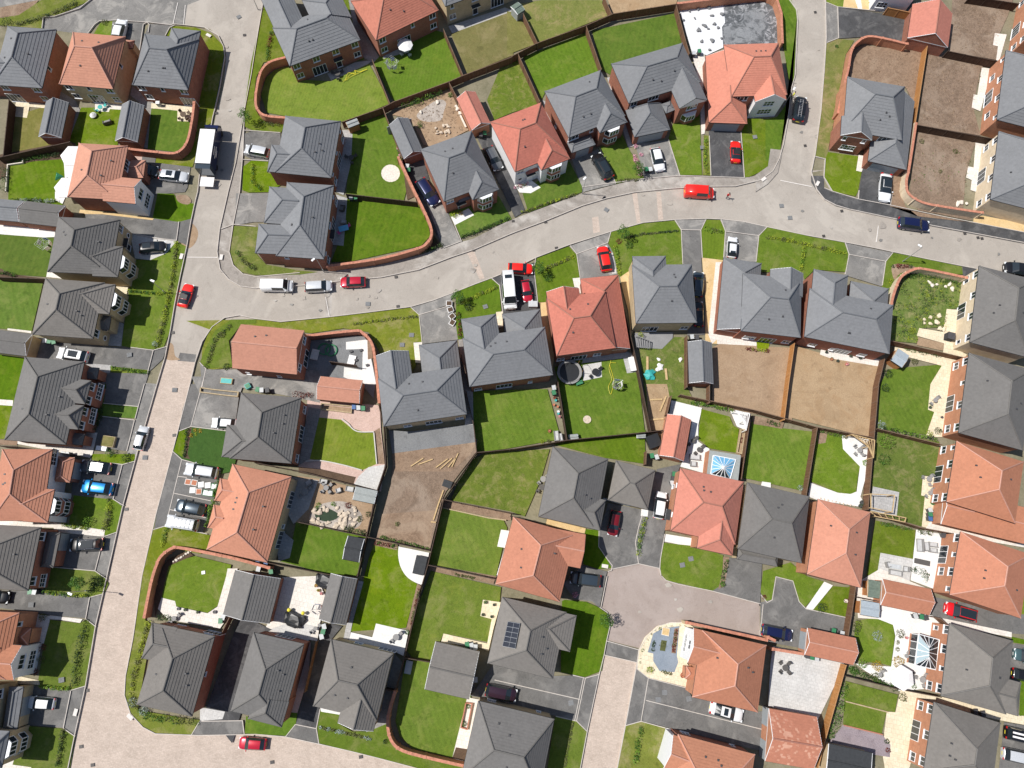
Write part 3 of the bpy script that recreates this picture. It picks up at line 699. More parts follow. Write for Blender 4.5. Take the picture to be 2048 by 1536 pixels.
        for side, pats in b['win'].items():
            if b['wing']:   # wing sides numbered from its outer end: 0 = outer end, 1 = side next to B, 3 = side next to A
                P_, Q_ = {0: (wc[0], wc[3]), 1: (wc[3], wc[2]), 3: (wc[0], wc[1])}[side]
            else: P_, Q_ = wc[side], wc[(side+1) % 4]
            n = (Q_-P_).normalized(); n = Vector((n.y, -n.x))
            if (P_-ctr).dot(n) < 0: n = -n
            up, gr = (pats.split('|')+[''])[:2]
            for lev, s in ((1, up), (0, gr)):
                for k, ch in enumerate(s):
                    if ch in ' -': continue
                    p = P_.lerp(Q_, (k+.5)/len(s)); rz = math.atan2(n.y, n.x)-math.pi/2
                    if ch == 'B': bay(root, Vector((p.x-c.x, p.y-c.y)), n, 3.2 if lev else 1.0, wm if wm != 'render_white' else 'brick_red'); continue
                    nm, fm, pm, h_, w_, cn = win_mesh(ch)
                    zb = .12 if ch in 'PdGDX' else (z-.2-h_-.05 if lev and ch != 'o' else (3.3 if lev else 1.0))
                    o = link(nm, fm, root, (p.x-c.x, p.y-c.y, zb), rz); link(cn, pm, o)
                    if ch == 'd' and z > 3.5:      # flat door canopy
                        mb = MB(); mb.box((0, .35), (1, 0), (0, 1), .8, .4, 2.35, 2.45, 'upvc', 'felt_dark'); oo = mb.build('door_canopy', root, loc=(p.x-c.x, p.y-c.y, 0)); oo.rotation_euler.z = rz
    rm.build('roof', root)
    if rt.f: rt.build('ridge_tiles', root)
    if gm.f: gm.build('gutter', root)
    for x_ in bards:
        if x_.f: x_.build('bargeboard', root)
    for x_ in gls: x_.build('gable', root)
    for m_, mb in walls.items(): mb.build('wall', root)
    b = blocks[0]; rnd = random.Random(len(HOUSES)*13+5)
    if vents and b['z'] > 3.5:
        vm = MB(); vm.box((0, 0), (1, 0), (0, 1), .11, .13, -.05, .16, 'plastic_dark'); vme = vm.mesh('roof_vent')
        for k in range(vents):
            p = b['O']+b['ex']*(b['L']*rnd.uniform(.3, .7))+b['ey']*(b['W']*rnd.choice((.2, .26, .3, .7, .76)))
            z_ = max(hgt(x, p) for x in blocks); link('roof_vent', vme, root, (p.x-c.x, p.y-c.y, z_), math.atan2(b['ex'].y, b['ex'].x))
    if pipes:
        O, ex, ey, L, Wd, z = (b[k] for k in ('O', 'ex', 'ey', 'L', 'W', 'z'))
        for x, y in ((.5, .25), (L-.5, Wd-.25), (L-.5, .25)):
            p = O+ex*x+ey*y; mb = MB(); mb.tube(o3(p, .1), o3(p, z-.16), .04, .04, 'gutter', 6); mb.build('downpipe', root)
    if px is None:
        cc = G(0, 0, 0)
        v = RW.inverted() @ (Vector((c.x, c.y, 5))-Vector((0, 0, CAMH))); px = (1024-FPX*v.x/v.z, 768+FPX*v.y/v.z)
    HOUSES.append((px[0], px[1], key))
    tag(root, label, cat, group or ('detached houses of the estate' if cat == 'house' else 'garages of the estate'), px)
    return root
# ---------------------------------------------------------------- vehicles
CARP = {   # L, W, H, hood end, roof start, roof end, rear glass foot, hood height, boot height, nose round
 'hatch': (4.1, 1.80, 1.48, .25, .41, .83, .955, .95, .90), 'saloon': (4.7, 1.86, 1.42, .27, .42, .70, .86, .93, .98),
 'suv': (4.5, 1.90, 1.66, .22, .36, .87, .965, 1.05, 1.02), 'estate': (4.7, 1.86, 1.50, .26, .40, .88, .965, .95, .95),
 'mpv': (4.3, 1.80, 1.62, .19, .35, .90, .975, 1.05, 1.0), 'van': (5.0, 1.95, 1.95, .14, .25, .985, .995, 1.15, 1.3),
 'sports': (4.2, 1.85, 1.20, .33, .47, .70, .88, .86, .92), 'offroad': (4.6, 1.95, 1.95, .22, .30, .955, .985, 1.15, 1.15), 'camper': (5.6, 2.05, 2.5, .12, .24, .985, .995, 1.3, 1.5)}
CARM = {}
def car_meshes(typ):
    if typ in CARM: return CARM[typ]
    L, Wd, H, xh, xr, xe, xb, hz, bz = CARP[typ]; hw = Wd/2; boxy = typ in ('van', 'offroad', 'camper'); rw = .80 if boxy else .68
    if typ == 'suv' or typ == 'mpv': rw = .73
    S = [(0, .66 if not boxy else .84, hz-.42, 0), (.018, .80 if not boxy else .92, hz-.22, 0), (.06, .90 if not boxy else .96, hz-.13, 0), (.13, .97, hz-.06, 0), (xh*.8, 1, hz-.02, 0), (xh, 1, hz, 0),
         (xr, 1, H-.06, 1), ((xr+xe)/2, 1, H, 1), (xe, .97, H-.06, 1), (xb, .93, bz, 0), ((xb+1)/2 if xb < .95 else .985, .90, bz-.05, 0), (.995, .84, bz-.22, 0), (1, .78, bz-.45, 0)]
    belt = min(hz, 1.0) if not boxy else hz
    rings = []
    for x, k, zt, gh in S:
        X = L/2-x*L; w2 = hw*k
        if gh: P = [(0, zt+.03), (w2*rw*.7, zt+.015), (w2*rw, zt-.05), (w2*.96, belt-.02), (w2, .66), (w2*.97, .42), (w2*.93, .22)]
        else: P = [(0, zt+.03), (w2*.6, zt+.02), (w2*.88, zt-.03), (w2*.96, zt-.09), (w2, min(.66, zt-.12)), (w2*.97, .42), (w2*.9, .24)]
        rings.append([(X, y, z) for y, z in P])
    body = MB(); ws = MB(); rg = MB(); sg = MB(); n = len(S)
    for sgn in (1, -1):
        for i in range(n-1):
            for j in range(6):
                a, b, c_, d = rings[i][j], rings[i][j+1], rings[i+1][j+1], rings[i+1][j]
                P = [(p[0], p[1]*sgn, p[2]) for p in (a, b, c_, d)]
                if sgn < 0: P = P[::-1]
                x0, x1 = S[i][0], S[i+1][0]; mb = body; mt = 'PAINT'
                if x0 == xh and j < 2: mb, mt = ws, 'glass'
                elif x0 == xe and j < 2 and typ not in ('van', 'camper'): mb, mt = rg, 'glass'
                elif S[i][3] and S[i+1][3] and j == 2 and not (typ in ('van',) and i >= 7): mb, mt = sg, 'glass'
                elif (x0 == xh or x0 == xe) and j == 2 and not boxy: mb, mt = sg, 'glass'
                mb.face(P, mt)
        for X_, rg_ in ((0, rings[0]), (1, rings[-1])):
            P = [(p[0], p[1]*sgn, p[2]) for p in rg_]+[(rg_[0][0], 0, .24)]
            if (sgn > 0) == (X_ == 0): P = P[::-1]
            body.face(P, 'PAINT')
    wh = MB(); r_ = .34 if typ not in ('suv', 'offroad', 'camper') else .38
    wh.tube((0, -.11, 0), (0, .11, 0), r_, r_, 'tyre', 16); rim = MB(); rim.tube((0, -.118, 0), (0, .118, 0), r_*.62, r_*.62, 'alloy', 10)
    hl = MB(); hl.box((0, 0), (1, 0), (0, 1), .14, .17, -.07, .05, 'lamp_clear'); tl = MB(); tl.box((0, 0), (1, 0), (0, 1), .09, .15, -.12, .10, 'lamp_red')
    mi = MB(); mi.box((0, 0), (1, 0), (0, 1), .07, .11, -.05, .10, 'PAINT')
    CARM[typ] = dict(body=body, ws=ws.mesh('windscreen'), rg=rg.mesh('rear_window') if rg.f else None, sg=sg.mesh('side_windows'), wheel=wh.mesh('wheel'), rim=rim.mesh('rim'), hl=hl.mesh('headlight'), tl=tl.mesh('tail_light'), mi=mi, r=r_, S=S, p={})
    return CARM[typ]
MATS['PAINT'] = None
def painted(mb, name, col):
    mats = mb.mats; mb.mats = ['paint_'+col if m_ == 'PAINT' else m_ for m_ in mats]; me = mb.mesh(name, True); mb.mats = mats
    return me
def car(typ, col, tile, nose, tail, label, cat='car', roofcol=None, sun=None, rails=False, rack=None, scale=None, name='parked_car', group='cars parked on drives and kerbs', z=.1):
    M = car_meshes(typ); L, Wd, H, xh, xr, xe, xb, hz, bz = CARP[typ]
    a = q(tile, nose)[0]; b = q(tile, tail)[0]; A = G(a[0], a[1], .8); B = G(b[0], b[1], .8); d = (A-B); ln = d.length
    s = scale or max(.90, min(1.10, ln*.95/L)); m_ = (A+B)/2
    if scale == 'nose': s = 1.0; m_ = A-d.normalized()*L/2
    root = empty(name, (m_.x, m_.y, z), math.atan2(d.y, d.x)); root.scale = (s, s, s)
    if col not in M['p']: M['p'][col] = (painted(M['body'], 'body', col), painted(M['mi'], 'mirror', col))
    bd, mi = M['p'][col]
    body = link('body', bd, root); link('windscreen', M['ws'], root); link('side_windows', M['sg'], root)
    if M['rg']: link('rear_window', M['rg'], root)
    r_ = M['r']
    for x in (L*.5-L*.19, -L*.5+L*.2):
        for y in (Wd/2-.13, -Wd/2+.13):
            w_ = link('wheel', M['wheel'], root, (x, y, r_)); link('rim', M['rim'], w_)
    for y in (1, -1):
        link('headlight', M['hl'], root, (L/2-.14, y*Wd*.36, hz-.27)); link('tail_light', M['tl'], root, (-L/2+.10, y*Wd*.37, bz-.17))
        link('mirror', mi, root, (L/2-L*xh-.28, y*(Wd/2+.08), hz+.02))
    X = lambda t_: L/2-t_*L
    if roofcol:   # contrasting roof panel
        mb = MB(); mb.box(((X(xr)+X(xe))/2, 0), (1, 0), (0, 1), (X(xr)-X(xe))/2-.03, Wd*.31, H-.06, H+.045, roofcol); mb.build('roof_panel', root)
    if sun:
        x0, x1 = sun; mb = MB(); mb.box(((X(x0)+X(x1))/2, 0), (1, 0), (0, 1), (X(x0)-X(x1))/2, Wd*.25, H-.02, H+.05, 'glass'); mb.build('sunroof', root)
    if rails:
        for y in (1, -1):
            mb = MB(); mb.tube((X(xr)-.1, y*Wd*.32, H+.03), (X(xe)+.1, y*Wd*.32, H+.03), .03, .03, 'chrome', 6); mb.build('roof_rail', root)
    mb = MB(); mb.box((L/2+.0, 0), (1, 0), (0, 1), .02, .26, hz-.55, hz-.44, 'canvas_white'); mb.box((-L/2, 0), (1, 0), (0, 1), .02, .26, bz-.5, bz-.38, 'plastic_yellow'); mb.build('number_plate', root)
    if rack == 'ladder':
        mb = MB()
        for y in (-.05, .42): mb.tube((X(xr)+.3, y, H+.16), (X(.99), y, H+.16), .035, .035, 'galvanised', 6)
        for k in range(10): x = X(xr)+.2-k*(X(xr)-X(.97))/9.5; mb.tube((x, -.05, H+.16), (x, .42, H+.16), .028, .028, 'galvanised', 5)
        mb.build('ladder', root); mb = MB()
        for t_ in (xr+.06, xe-.04): mb.tube((X(t_), -Wd*.36, H+.08), (X(t_), Wd*.36, H+.08), .03, .03, 'plastic_black', 6)
        mb.build('roof_bars', root)
    if rack == 'tray':
        mb = MB(); x0, x1 = X(xr)-.05, X(xe)+.05
        for y in (-.62, 0, .62): mb.tube((x0, y, H+.14), (x1, y, H+.14), .03, .03, 'galvanised', 6)
        for k in range(6): x = x0+(x1-x0)*k/5; mb.tube((x, -.62, H+.14), (x, .62, H+.14), .03, .03, 'galvanised', 6)
        mb.build('roof_rack', root)
    if rack == 'stripes':
        mb = MB()
        for y in (-.28, .28): mb.box(((X(xr)+X(xe))/2, y), (1, 0), (0, 1), (X(xr)-X(xe))/2-.1, .13, H-.02, H+.05, 'canvas_white')
        mb.build('roof_stripes', root)
    tag(root, label, cat, group, a[:2]); return root
# ---------------------------------------------------------------- small things
def at(tile, x, y, z=0): p = q(tile, '%g,%g' % (x, y))[0]; return p, G(p[0], p[1], z+.1)
def put(root, label, cat, group, p): return tag(root, label, cat, group, p[:2])
BINS = {}
def bin_(tile, x, y, col='plastic_green', rz=0.2, label=''):
    p, g = at(tile, x, y, .9); root = empty('wheelie_bin', (g.x, g.y, .1), rz)
    if col not in BINS:
        mb = MB(); b0 = [(-.22, -.24), (.22, -.24), (.22, .24), (-.22, .24)]; b1 = [(-.28, -.33), (.28, -.33), (.28, .33), (-.28, .33)]
        body = 'plastic_dark' if col != 'plastic_grey' else 'plastic_dark'
        for i in range(4):
            j = (i+1) % 4; mb.face([(*b0[i], 0), (*b0[j], 0), (*b1[j], .95), (*b1[i], .95)], body)
        mb.face([(*a, .95) for a in b1], body); l = MB(); l.box((0, .02), (1, 0), (0, 1), .30, .37, .955, 1.03, col); l.tube((-.22, .38, .98), (.22, .38, .98), .03, .03, 'plastic_black', 6)
        wl = MB(); wl.tube((-.24, .3, .1), (-.18, .3, .1), .1, .1, 'tyre', 10); wl.tube((.18, .3, .1), (.24, .3, .1), .1, .1, 'tyre', 10); BINS[col] = (mb.mesh('bin_body'), l.mesh('lid'), wl.mesh('wheels'))
    for n_, me in zip(('bin_body', 'lid', 'wheels'), BINS[col]): link(n_, me, root)
    put(root, label or '%s lidded wheelie bin near the %s' % (col.split('_')[1], near(p[0], p[1])), 'wheelie bin', 'wheelie bins', p)
def shed(tile, s, roofmat, wallm, label, z=2.0, slope=.25, r0='G', r1='G'):
    b = RB(tile, s, r0, r1, z=z, slope=slope, board='timber_pale' if wallm != 'felt_grey' else 'upvc')
    b['win'] = {}
    return house(label, near(*pmid(tile, s))+' shed', roofmat, roofmat, wallm, [b], name='garden_shed', cat='shed', vents=0, group='garden sheds', px=pmid(tile, s), pipes=False) and HOUSES.pop()
def boxy(name, label, cat, tile, x, y, sx, sy, h, mat, rz=0, top=None, z=0, rim=None, group=None):
    """box with bevel-like lip: planters, covers, storage chests"""
    p, g = at(tile, x, y, z+h); root = empty(name, (g.x, g.y, .1+z), R(rz)); mb = MB()
    mb.box((0, 0), (1, 0), (0, 1), sx/2, sy/2, 0, h, mat, top or mat); mb.build('box' if not rim else 'frame', root)
    if rim:
        mb = MB(); mb.box((0, 0), (1, 0), (0, 1), sx/2-.08, sy/2-.08, h, h+.03, rim); mb.build('filling', root)
    else:
        mb = MB(); mb.box((0, 0), (1, 0), (0, 1), sx/2+.03, sy/2+.03, h, h+.05, top or mat); mb.build('lid', root)
    put(root, label, cat, group, p); return root
def chair(parent_group, g, rz, mat, label, p):
    root = empty('garden_chair', (g.x, g.y, .1), rz); mb = MB(); mb.box((0, 0), (1, 0), (0, 1), .24, .24, .40, .46, mat); mb.build('seat', root)
    mb = MB(); mb.box((0, -.24), (1, 0), (0, 1), .24, .03, .46, .88, mat); mb.build('backrest', root)
    for x in (-.21, .21):
        for y in (-.21, .21): mb = MB(); mb.tube((x, y, 0), (x, y, .4), .02, .02, mat, 5); mb.build('leg', root)
    tag(root, label, 'chair', 'garden chairs', p[:2])
def table(tile, x, y, r=.5, chairs=2, mat='rattan', tmat=None, label='', rz=.3, square=False, cmat=None):
    p, g = at(tile, x, y, .7); root = empty('garden_table', (g.x, g.y, .1), rz); mb = MB()
    if square: mb.box((0, 0), (1, 0), (0, 1), r*1.3, r*.8, .68, .73, tmat or mat)
    else: mb.lathe((0, 0, 0), [(0, .68), (r, .68), (r, .73), (0, .73)], tmat or mat, 18)
    mb.build('table_top', root)
    for a in range(4):
        x_, y_ = (math.cos(a*1.57+.78)*r*.7, math.sin(a*1.57+.78)*r*.7); mb = MB(); mb.tube((x_, y_, 0), (x_, y_, .68), .025, .025, mat, 5); mb.build('leg', root)
    k = near(p[0], p[1]); put(root, label or 'small garden table near the %s' % k, 'table', 'garden tables', p)
    for i in range(chairs):
        a = rz+i*2*math.pi/chairs+.4; c = g+Vector((math.cos(a), math.sin(a), 0))*(r+.38)
        chair('', c, a+math.pi/2, cmat or mat, 'garden chair near the %s' % k, (p[0]+math.cos(a)*9, p[1]-math.sin(a)*9))
def sofa(tile, x, y, w=1.6, d=.75, rz=0, mat='rattan_grey', label='', back=True, name='garden_sofa'):
    p, g = at(tile, x, y, .4); root = empty(name, (g.x, g.y, .1), R(rz)); mb = MB(); mb.box((0, 0), (1, 0), (0, 1), w/2, d/2, .05, .32, mat); mb.build('base', root)
    mb = MB(); mb.box((0, .03), (1, 0), (0, 1), w/2-.1, d/2-.1, .32, .44, 'cushion' if mat != 'rattan' else 'rattan_grey'); mb.build('cushion', root)
    if back:
        mb = MB(); mb.box((0, -d/2+.05), (1, 0), (0, 1), w/2, .06, .32, .78, mat)
        for s_ in (-1, 1): mb.box((s_*(w/2-.05), .06), (1, 0), (0, 1), .05, d/2-.07, .32, .58, mat)
        mb.build('back', root)
    put(root, label or '%s outdoor seat near the %s' % ('dark' if mat == 'rattan' else 'grey', near(p[0], p[1])), 'outdoor seat', 'garden seating', p)
def parasol(tile, x, y, r=1.4, mat='canvas_white', label='', n=8, h=2.5, rz=0):
    p, g = at(tile, x, y, h); root = empty('parasol', (g.x, g.y, .1), rz); mb = MB(); mb.tube((0, 0, 0), (0, 0, h+.1), .03, .03, 'galvanised', 8); mb.build('pole', root)
    mb = MB(); mb.lathe((0, 0, 0), [(r, h-.42), (r*.5, h-.16), (0, h)], mat, n); mb.lathe((0, 0, 0), [(0, h-.04), (r*.5, h-.20), (r, h-.46)], mat, n); mb.lathe((0, 0, 0), [(r, h-.52), (r, h-.42)], mat, n); mb.build('canopy', root)
    mb = MB(); mb.lathe((0, 0, 0), [(.3, 0), (.3, .08), (0, .08)], 'plastic_dark', 14); mb.build('base', root)
    for i in range(n): a = 2*math.pi*i/n; mb = MB(); mb.tube((0, 0, h-.02), (math.cos(a)*r, math.sin(a)*r, h-.44), .012, .012, 'galvanised', 4); mb.build('rib', root)
    put(root, label, 'parasol', 'garden parasols', p)
def dryer(tile, x, y, label='', cloth=True, r=1.3):
    p, g = at(tile, x, y, 1.6); root = empty('rotary_clothes_dryer', (g.x, g.y, .1), random.random()); mb = MB(); mb.tube((0, 0, 0), (0, 0, 1.9), .025, .025, 'galvanised', 6); mb.build('pole', root)
    mb = MB()
    for i in range(4): a = i*math.pi/2; mb.tube((0, 0, 1.4), (math.cos(a)*r, math.sin(a)*r, 1.8), .018, .018, 'galvanised', 5)
    mb.build('arms', root); mb = MB()
    for k in (.5, .75, 1):
        for i in range(4):
            a = i*math.pi/2; b = a+math.pi/2; mb.tube((math.cos(a)*r*k, math.sin(a)*r*k, 1.4+.4*k), (math.cos(b)*r*k, math.sin(b)*r*k, 1.4+.4*k), .008, .008, 'plastic_white', 4)
    mb.build('line', root)
    k_ = near(p[0], p[1]); put(root, label or 'rotary clothes dryer near the %s' % k_, 'clothes dryer', 'rotary clothes dryers', p)
    if cloth:
        for i, m_ in enumerate(('canvas_white', 'plastic_blue', 'cushion', 'canvas_grey', 'canvas_white')):
            a = i*1.3+.2; x0 = Vector((math.cos(a)*r*.7, math.sin(a)*r*.7)); d = Vector((-math.sin(a), math.cos(a)))*.35; nrm = Vector((d.y, -d.x)).normalized()*.02
            P = [x0-d+nrm, x0+d+nrm, x0+d-nrm, x0-d-nrm]; mb = MB(); mb.prism([(v.x, v.y) for v in P], .85, 1.66, m_)
            o = mb.build('hanging_cloth', loc=(g.x, g.y, .1)); put(o, 'cloth drying near the %s' % k_, 'laundry', 'washing on rotary dryers', (p[0]+x0.x*9, p[1]-x0.y*9))
def pot(tile, x, y, r=.2, mat='terracotta', leaf='leaf_green', label='', h=.4):
    p, g = at(tile, x, y, h); root = empty('plant_pot', (g.x, g.y, .1)); mb = MB(); mb.lathe((0, 0, 0), [(0, 0), (r*.7, 0), (r, h), (r*.85, h), (r*.8, h-.05), (0, h-.05)], mat, 12); mb.build('pot', root)
    if leaf: mb = MB(); leaves(mb, (0, 0, h+r*.5), r*1.2, r*1.2, r*.9, 40, .11, leaf); mb.build('plant', root)
    c_ = {'terracotta': 'terracotta', 'plastic_dark': 'black', 'plastic_grey': 'pale grey', 'plastic_white': 'white', 'stone_pale': 'pale stone'}.get(mat, 'dark')
    put(root, label or '%s plant pot near the %s' % (c_, near(p[0], p[1])), 'plant pot', 'plant pots', p)
def trampoline(tile, x, y, r=1.9, label=''):
    p, g = at(tile, x, y, .8); root = empty('trampoline', (g.x, g.y, .1)); mb = MB(); mb.lathe((0, 0, 0), [(r*.80, .78), (r, .78), (r, .84), (r*.80, .84)], 'rattan_grey', 28); mb.build('padded_rim', root)
    mb = MB(); mb.lathe((0, 0, 0), [(0, .76), (r*.84, .76), (r*.84, .79), (0, .79)], 'tarpaulin', 28); mb.build('jumping_mat', root)
    for i in range(8):
        a = i*math.pi/4; x_, y_ = math.cos(a)*r*1.02, math.sin(a)*r*1.02; mb = MB(); mb.tube((x_, y_, 0), (x_, y_, 2.5), .03, .03, 'wood_orange' if i < 2 else 'plastic_black', 6); mb.build('net_pole', root)
    mb = MB()
    for i in range(28): a = 2*math.pi*i/28; b = 2*math.pi*(i+1)/28; mb.tube((math.cos(a)*r*1.02, math.sin(a)*r*1.02, 2.5), (math.cos(b)*r*1.02, math.sin(b)*r*1.02, 2.5), .025, .025, 'plastic_black', 5)
    mb.build('top_ring', root); put(root, label, 'trampoline', None, p)
def lamp(tile, x, y, hx, hy, label, h=5.6):
    p, g = at(tile, x, y); hp = q(tile, '%g,%g' % (hx, hy))[0]; H_ = G(hp[0], hp[1], h); root = empty('street_lamp', (g.x, g.y, .1)); d = Vector((H_.x-g.x, H_.y-g.y)); 
    if d.length > 1.3: d = d.normalized()*1.3
    if d.length < .5: d = d.normalized()*.5 if d.length > 0 else Vector((.5, 0))
    mb = MB(); mb.tube((0, 0, 0), (0, 0, 1.2), .09, .08, 'galvanised', 10); mb.tube((0, 0, 1.2), (0, 0, h), .055, .04, 'galvanised', 10); mb.tube((0, 0, h), (d.x, d.y, h+.05), .035, .03, 'galvanised', 8); mb.build('column', root)
    e = d.normalized(); mb = MB(); mb.box((d.x, d.y), (e.x, e.y), (-e.y, e.x), .30, .14, h+.02, h+.16, 'lamp_white'); mb.build('lamp_head', root)
    put(root, label, 'street lamp', 'street lamps', p)
def drain(tile, x, y, rz=10, big=False, mat='iron_cover', name='drain_cover', sx=.5, sy=.45, road=True):
    p, g = at(tile, x, y); s_ = 1.5 if big else 1.0
    GZ[0] += .0003
    mb = MB(); mb.box((0, 0), (1, 0), (0, 1), sx*s_/2, sy*s_/2, -.02, .004, mat)
    for k in range(-2, 3): mb.box((k*sx*s_*.18, 0), (1, 0), (0, 1), sx*.03, sy*s_*.42, .004, .012, 'plastic_black' if mat == 'iron_cover' else mat)
    o = mb.build(name, loc=(g.x, g.y, .022+GZR[0]+(0 if road else .10+GZ[0]-GZR[0]))); o.rotation_euler.z = R(rz)
    c_ = 'dark iron' if mat == 'iron_cover' else 'pale concrete'
    put(o, '%s %s near the %s' % (c_, 'drain grating' if mat == 'iron_cover' else 'utility cover', near(p[0], p[1])), 'drain cover' if mat == 'iron_cover' else 'utility cover', 'covers in the roads and verges', p)
def planks(tile, segs, mat, label, w=.14, z=0, group='loose timbers'):
    for s in segs:
        P = wpts(tile, s, .1); inv = P[0].copy(); mb = MB(); strip(mb, [(a-inv).to_2d() for a in P], w, .0, .09, mat); o = mb.build('timber_plank', loc=(inv.x, inv.y, .12+GZ[0]+z)); tag(o, label, 'plank', group, pmid(tile, s))
def sleepers(tile, s, mat='sleeper', label='', w=.16, h=.16, name='timber_edging', smooth=False, closed=False):
    P = wpts(tile, s, .1, smooth); inv = P[0].copy(); mb = MB(); strip(mb, [(a-inv).to_2d() for a in P], w, 0, h+GZ[0], mat); o = mb.build(name, loc=(inv.x, inv.y, .1))
    tag(o, label or 'timber edging board near the %s' % near(*pmid(tile, s)), 'edging', 'garden edging', pmid(tile, s))
def rocks(tile, pts, r=.3, mat='stone_pale', label='', spread=0, name='rock'):
    for x, y in pts:
        p, g = at(tile, x, y, .1); bm = bmesh.new(); bmesh.ops.create_icosphere(bm, subdivisions=2, radius=r*random.uniform(.6, 1.25))
        sx, sy, sz = random.uniform(.8, 1.3), random.uniform(.8, 1.2), random.uniform(.4, .7)
        for v in bm.verts: k = 1+.28*math.sin(v.co.x*9+x)+.2*math.cos(v.co.y*11+y); v.co = Vector((v.co.x*sx*k, v.co.y*sy*k, v.co.z*sz))
        me = bpy.data.meshes.new(name); bm.to_mesh(me); bm.free(); me.materials.append(MATS[mat]); o = link(name, me, None, (g.x, g.y, .12+GZ[0]), random.random()*3)
        tag(o, label or 'pale boulder near the %s' % near(p[0], p[1]), 'rock', 'rocks in the gardens', p[:2])
def flat(name, tile, s, h, mat, label, cat, top=None, base=0, group=None):
    """a real slab of thickness h"""
    pts = q(tile, s); w = [G(p[0], p[1], .1+base+h) for p in pts]; c = sum(w, Vector())/len(w); mb = MB()
    mb.prism([(p.x-c.x, p.y-c.y) for p in w], 0, h+GZ[0], mat, top); o = mb.build(name, loc=(c.x, c.y, .1+base)); tag(o, label, cat, group, pmid(tile, s)); return o
def person(tile, x, y, face, shirt, trousers, label, arm=0.5):
    p, g = at(tile, x, y, .9)
    J = [(0, 0, .98), (0, .0, 1.25), (0, 0, 1.48), (0, 0, 1.56), (0, .01, 1.66), (.10, 0, .92), (.13, .14, .5), (.12, .0, .09), (.12, .14, .04), (-.10, 0, .92), (-.12, -.1, .5), (-.12, -.22, .12), (-.12, -.10, .05),
         (.19, 0, 1.42), (.27, .02, 1.15), (.26, .18, .95), (-.19, 0, 1.42), (-.27, -.03, 1.15), (-.27, arm*.4, .98)]
    Rr = [.14, .15, .12, .06, .10, .10, .075, .05, .04, .10, .075, .05, .04, .07, .045, .035, .07, .045, .035]
    Ed = [(0, 1), (1, 2), (2, 3), (3, 4), (0, 5), (5, 6), (6, 7), (7, 8), (0, 9), (9, 10), (10, 11), (11, 12), (2, 13), (13, 14), (14, 15), (2, 16), (16, 17), (17, 18)]
    me = bpy.data.meshes.new('person'); me.from_pydata(J, Ed, [])
    o = bpy.data.objects.new('person', me); C.objects.link(o)
    o.modifiers.new('s', 'SKIN')
    for i, r_ in enumerate(Rr): me.skin_vertices[0].data[i].radius = (r_, r_)
    me.skin_vertices[0].data[0].use_root = True
    sb = o.modifiers.new('u', 'SUBSURF'); sb.levels = sb.render_levels = 1
    dg = bpy.context.evaluated_depsgraph_get(); m2 = bpy.data.meshes.new_from_object(o.evaluated_get(dg)); o.modifiers.clear(); o.data = m2
    for n_ in ('skin', trousers, shirt): m2.materials.append(MATS[n_])
    for f in m2.polygons:
        z_ = f.center.z; f.material_index = 0 if z_ > 1.5 else (2 if z_ > .96 else 1); f.use_smooth = True
        if abs(f.center.x) > .2 and z_ < 1.08: f.material_index = 0
    o.location = (g.x, g.y, .1); o.rotation_euler.z = R(face)
    mb = MB(); mb.lathe((0, -.015, 0), [(.108, 1.66), (.112, 1.71), (.09, 1.765), (.04, 1.79), (0, 1.795)], 'hair', 12); mb.build('hair', o)
    for s_ in (-1, 1):
        mb = MB()
        for k in range(5):
            x0 = s_*(.25+.0)+(-.03+.015*k); y0 = (.20 if s_ > 0 else arm*.4+.02); mb.tube((x0, y0, .96), (x0, y0+.05+.01*(2-abs(k-2)), .92), .009, .007, 'skin', 5)
        mb.build('hand', o)
    tag(o, label, 'person', None, p[:2])
# ================================================================ GROUND AND ROADS
mb = MB(); mb.face([(-900, -700, 0), (900, -700, 0), (900, 900, 0), (-900, 900, 0)], 'verge_ground'); o = mb.build('ground'); o['kind'] = 'structure'
sheet('road', 'f', '345,-60 545,-60 531,0 512,92 503,150 487,233 470,320 457,384 440,459 435,504 441,539 458,559 482,573 512,578 560,640 480,632 450,636 425,654 405,684 391,726 330,716 341,664 350,609 360,559 375,489 382,446 390,408 396,384 400,330 420,290 432,230 448,170 452,110 445,80 420,58 370,50 345,49', 'tarmac_pale', 0)
sheet('road', 'f', '455,571 512,576 607,570 687,561 762,554 837,539 902,514 947,499 1024,466 1086,443 1164,411 1214,396 1269,384 1340,377 1400,373 1470,372 1520,362 1545,345 1650,340 1622,345 1633,380 1648,399 1671,411 1698,419 1788,438 1861,451 2048,486 2250,525 2250,600 2048,556 1960,540 1926,533 1861,520 1788,505 1741,495 1688,485 1611,471 1536,455 1486,444 1441,439 1411,438 1349,440 1286,446 1221,464 1136,491 1071,516 1024,540 982,557 952,568 912,584 867,601 822,614 737,625 662,634 562,644 512,640 450,660', 'tarmac_pale', 0)
sheet('road', 'f', '1574,-60 1650,-60 1650,0 1652,75 1648,140 1641,225 1630,307 1622,345 1640,420 1500,420 1540,360 1556,345 1563,310 1573,240 1583,175 1590,150 1595,40 1592,20 1578,0', 'tarmac_pale', 0)
# shared lane at the top left
sheet('lane', '00', '340,230 350,140 440,135 740,0 800,-200 2100,-200 1500,40 1475,205 1380,205 1190,182 920,168 800,172 700,280', 'tarmac_mid', 0)
sheet('lane', '00', '-20,-20 310,0 0,58', 'tarmac_mid', 0)
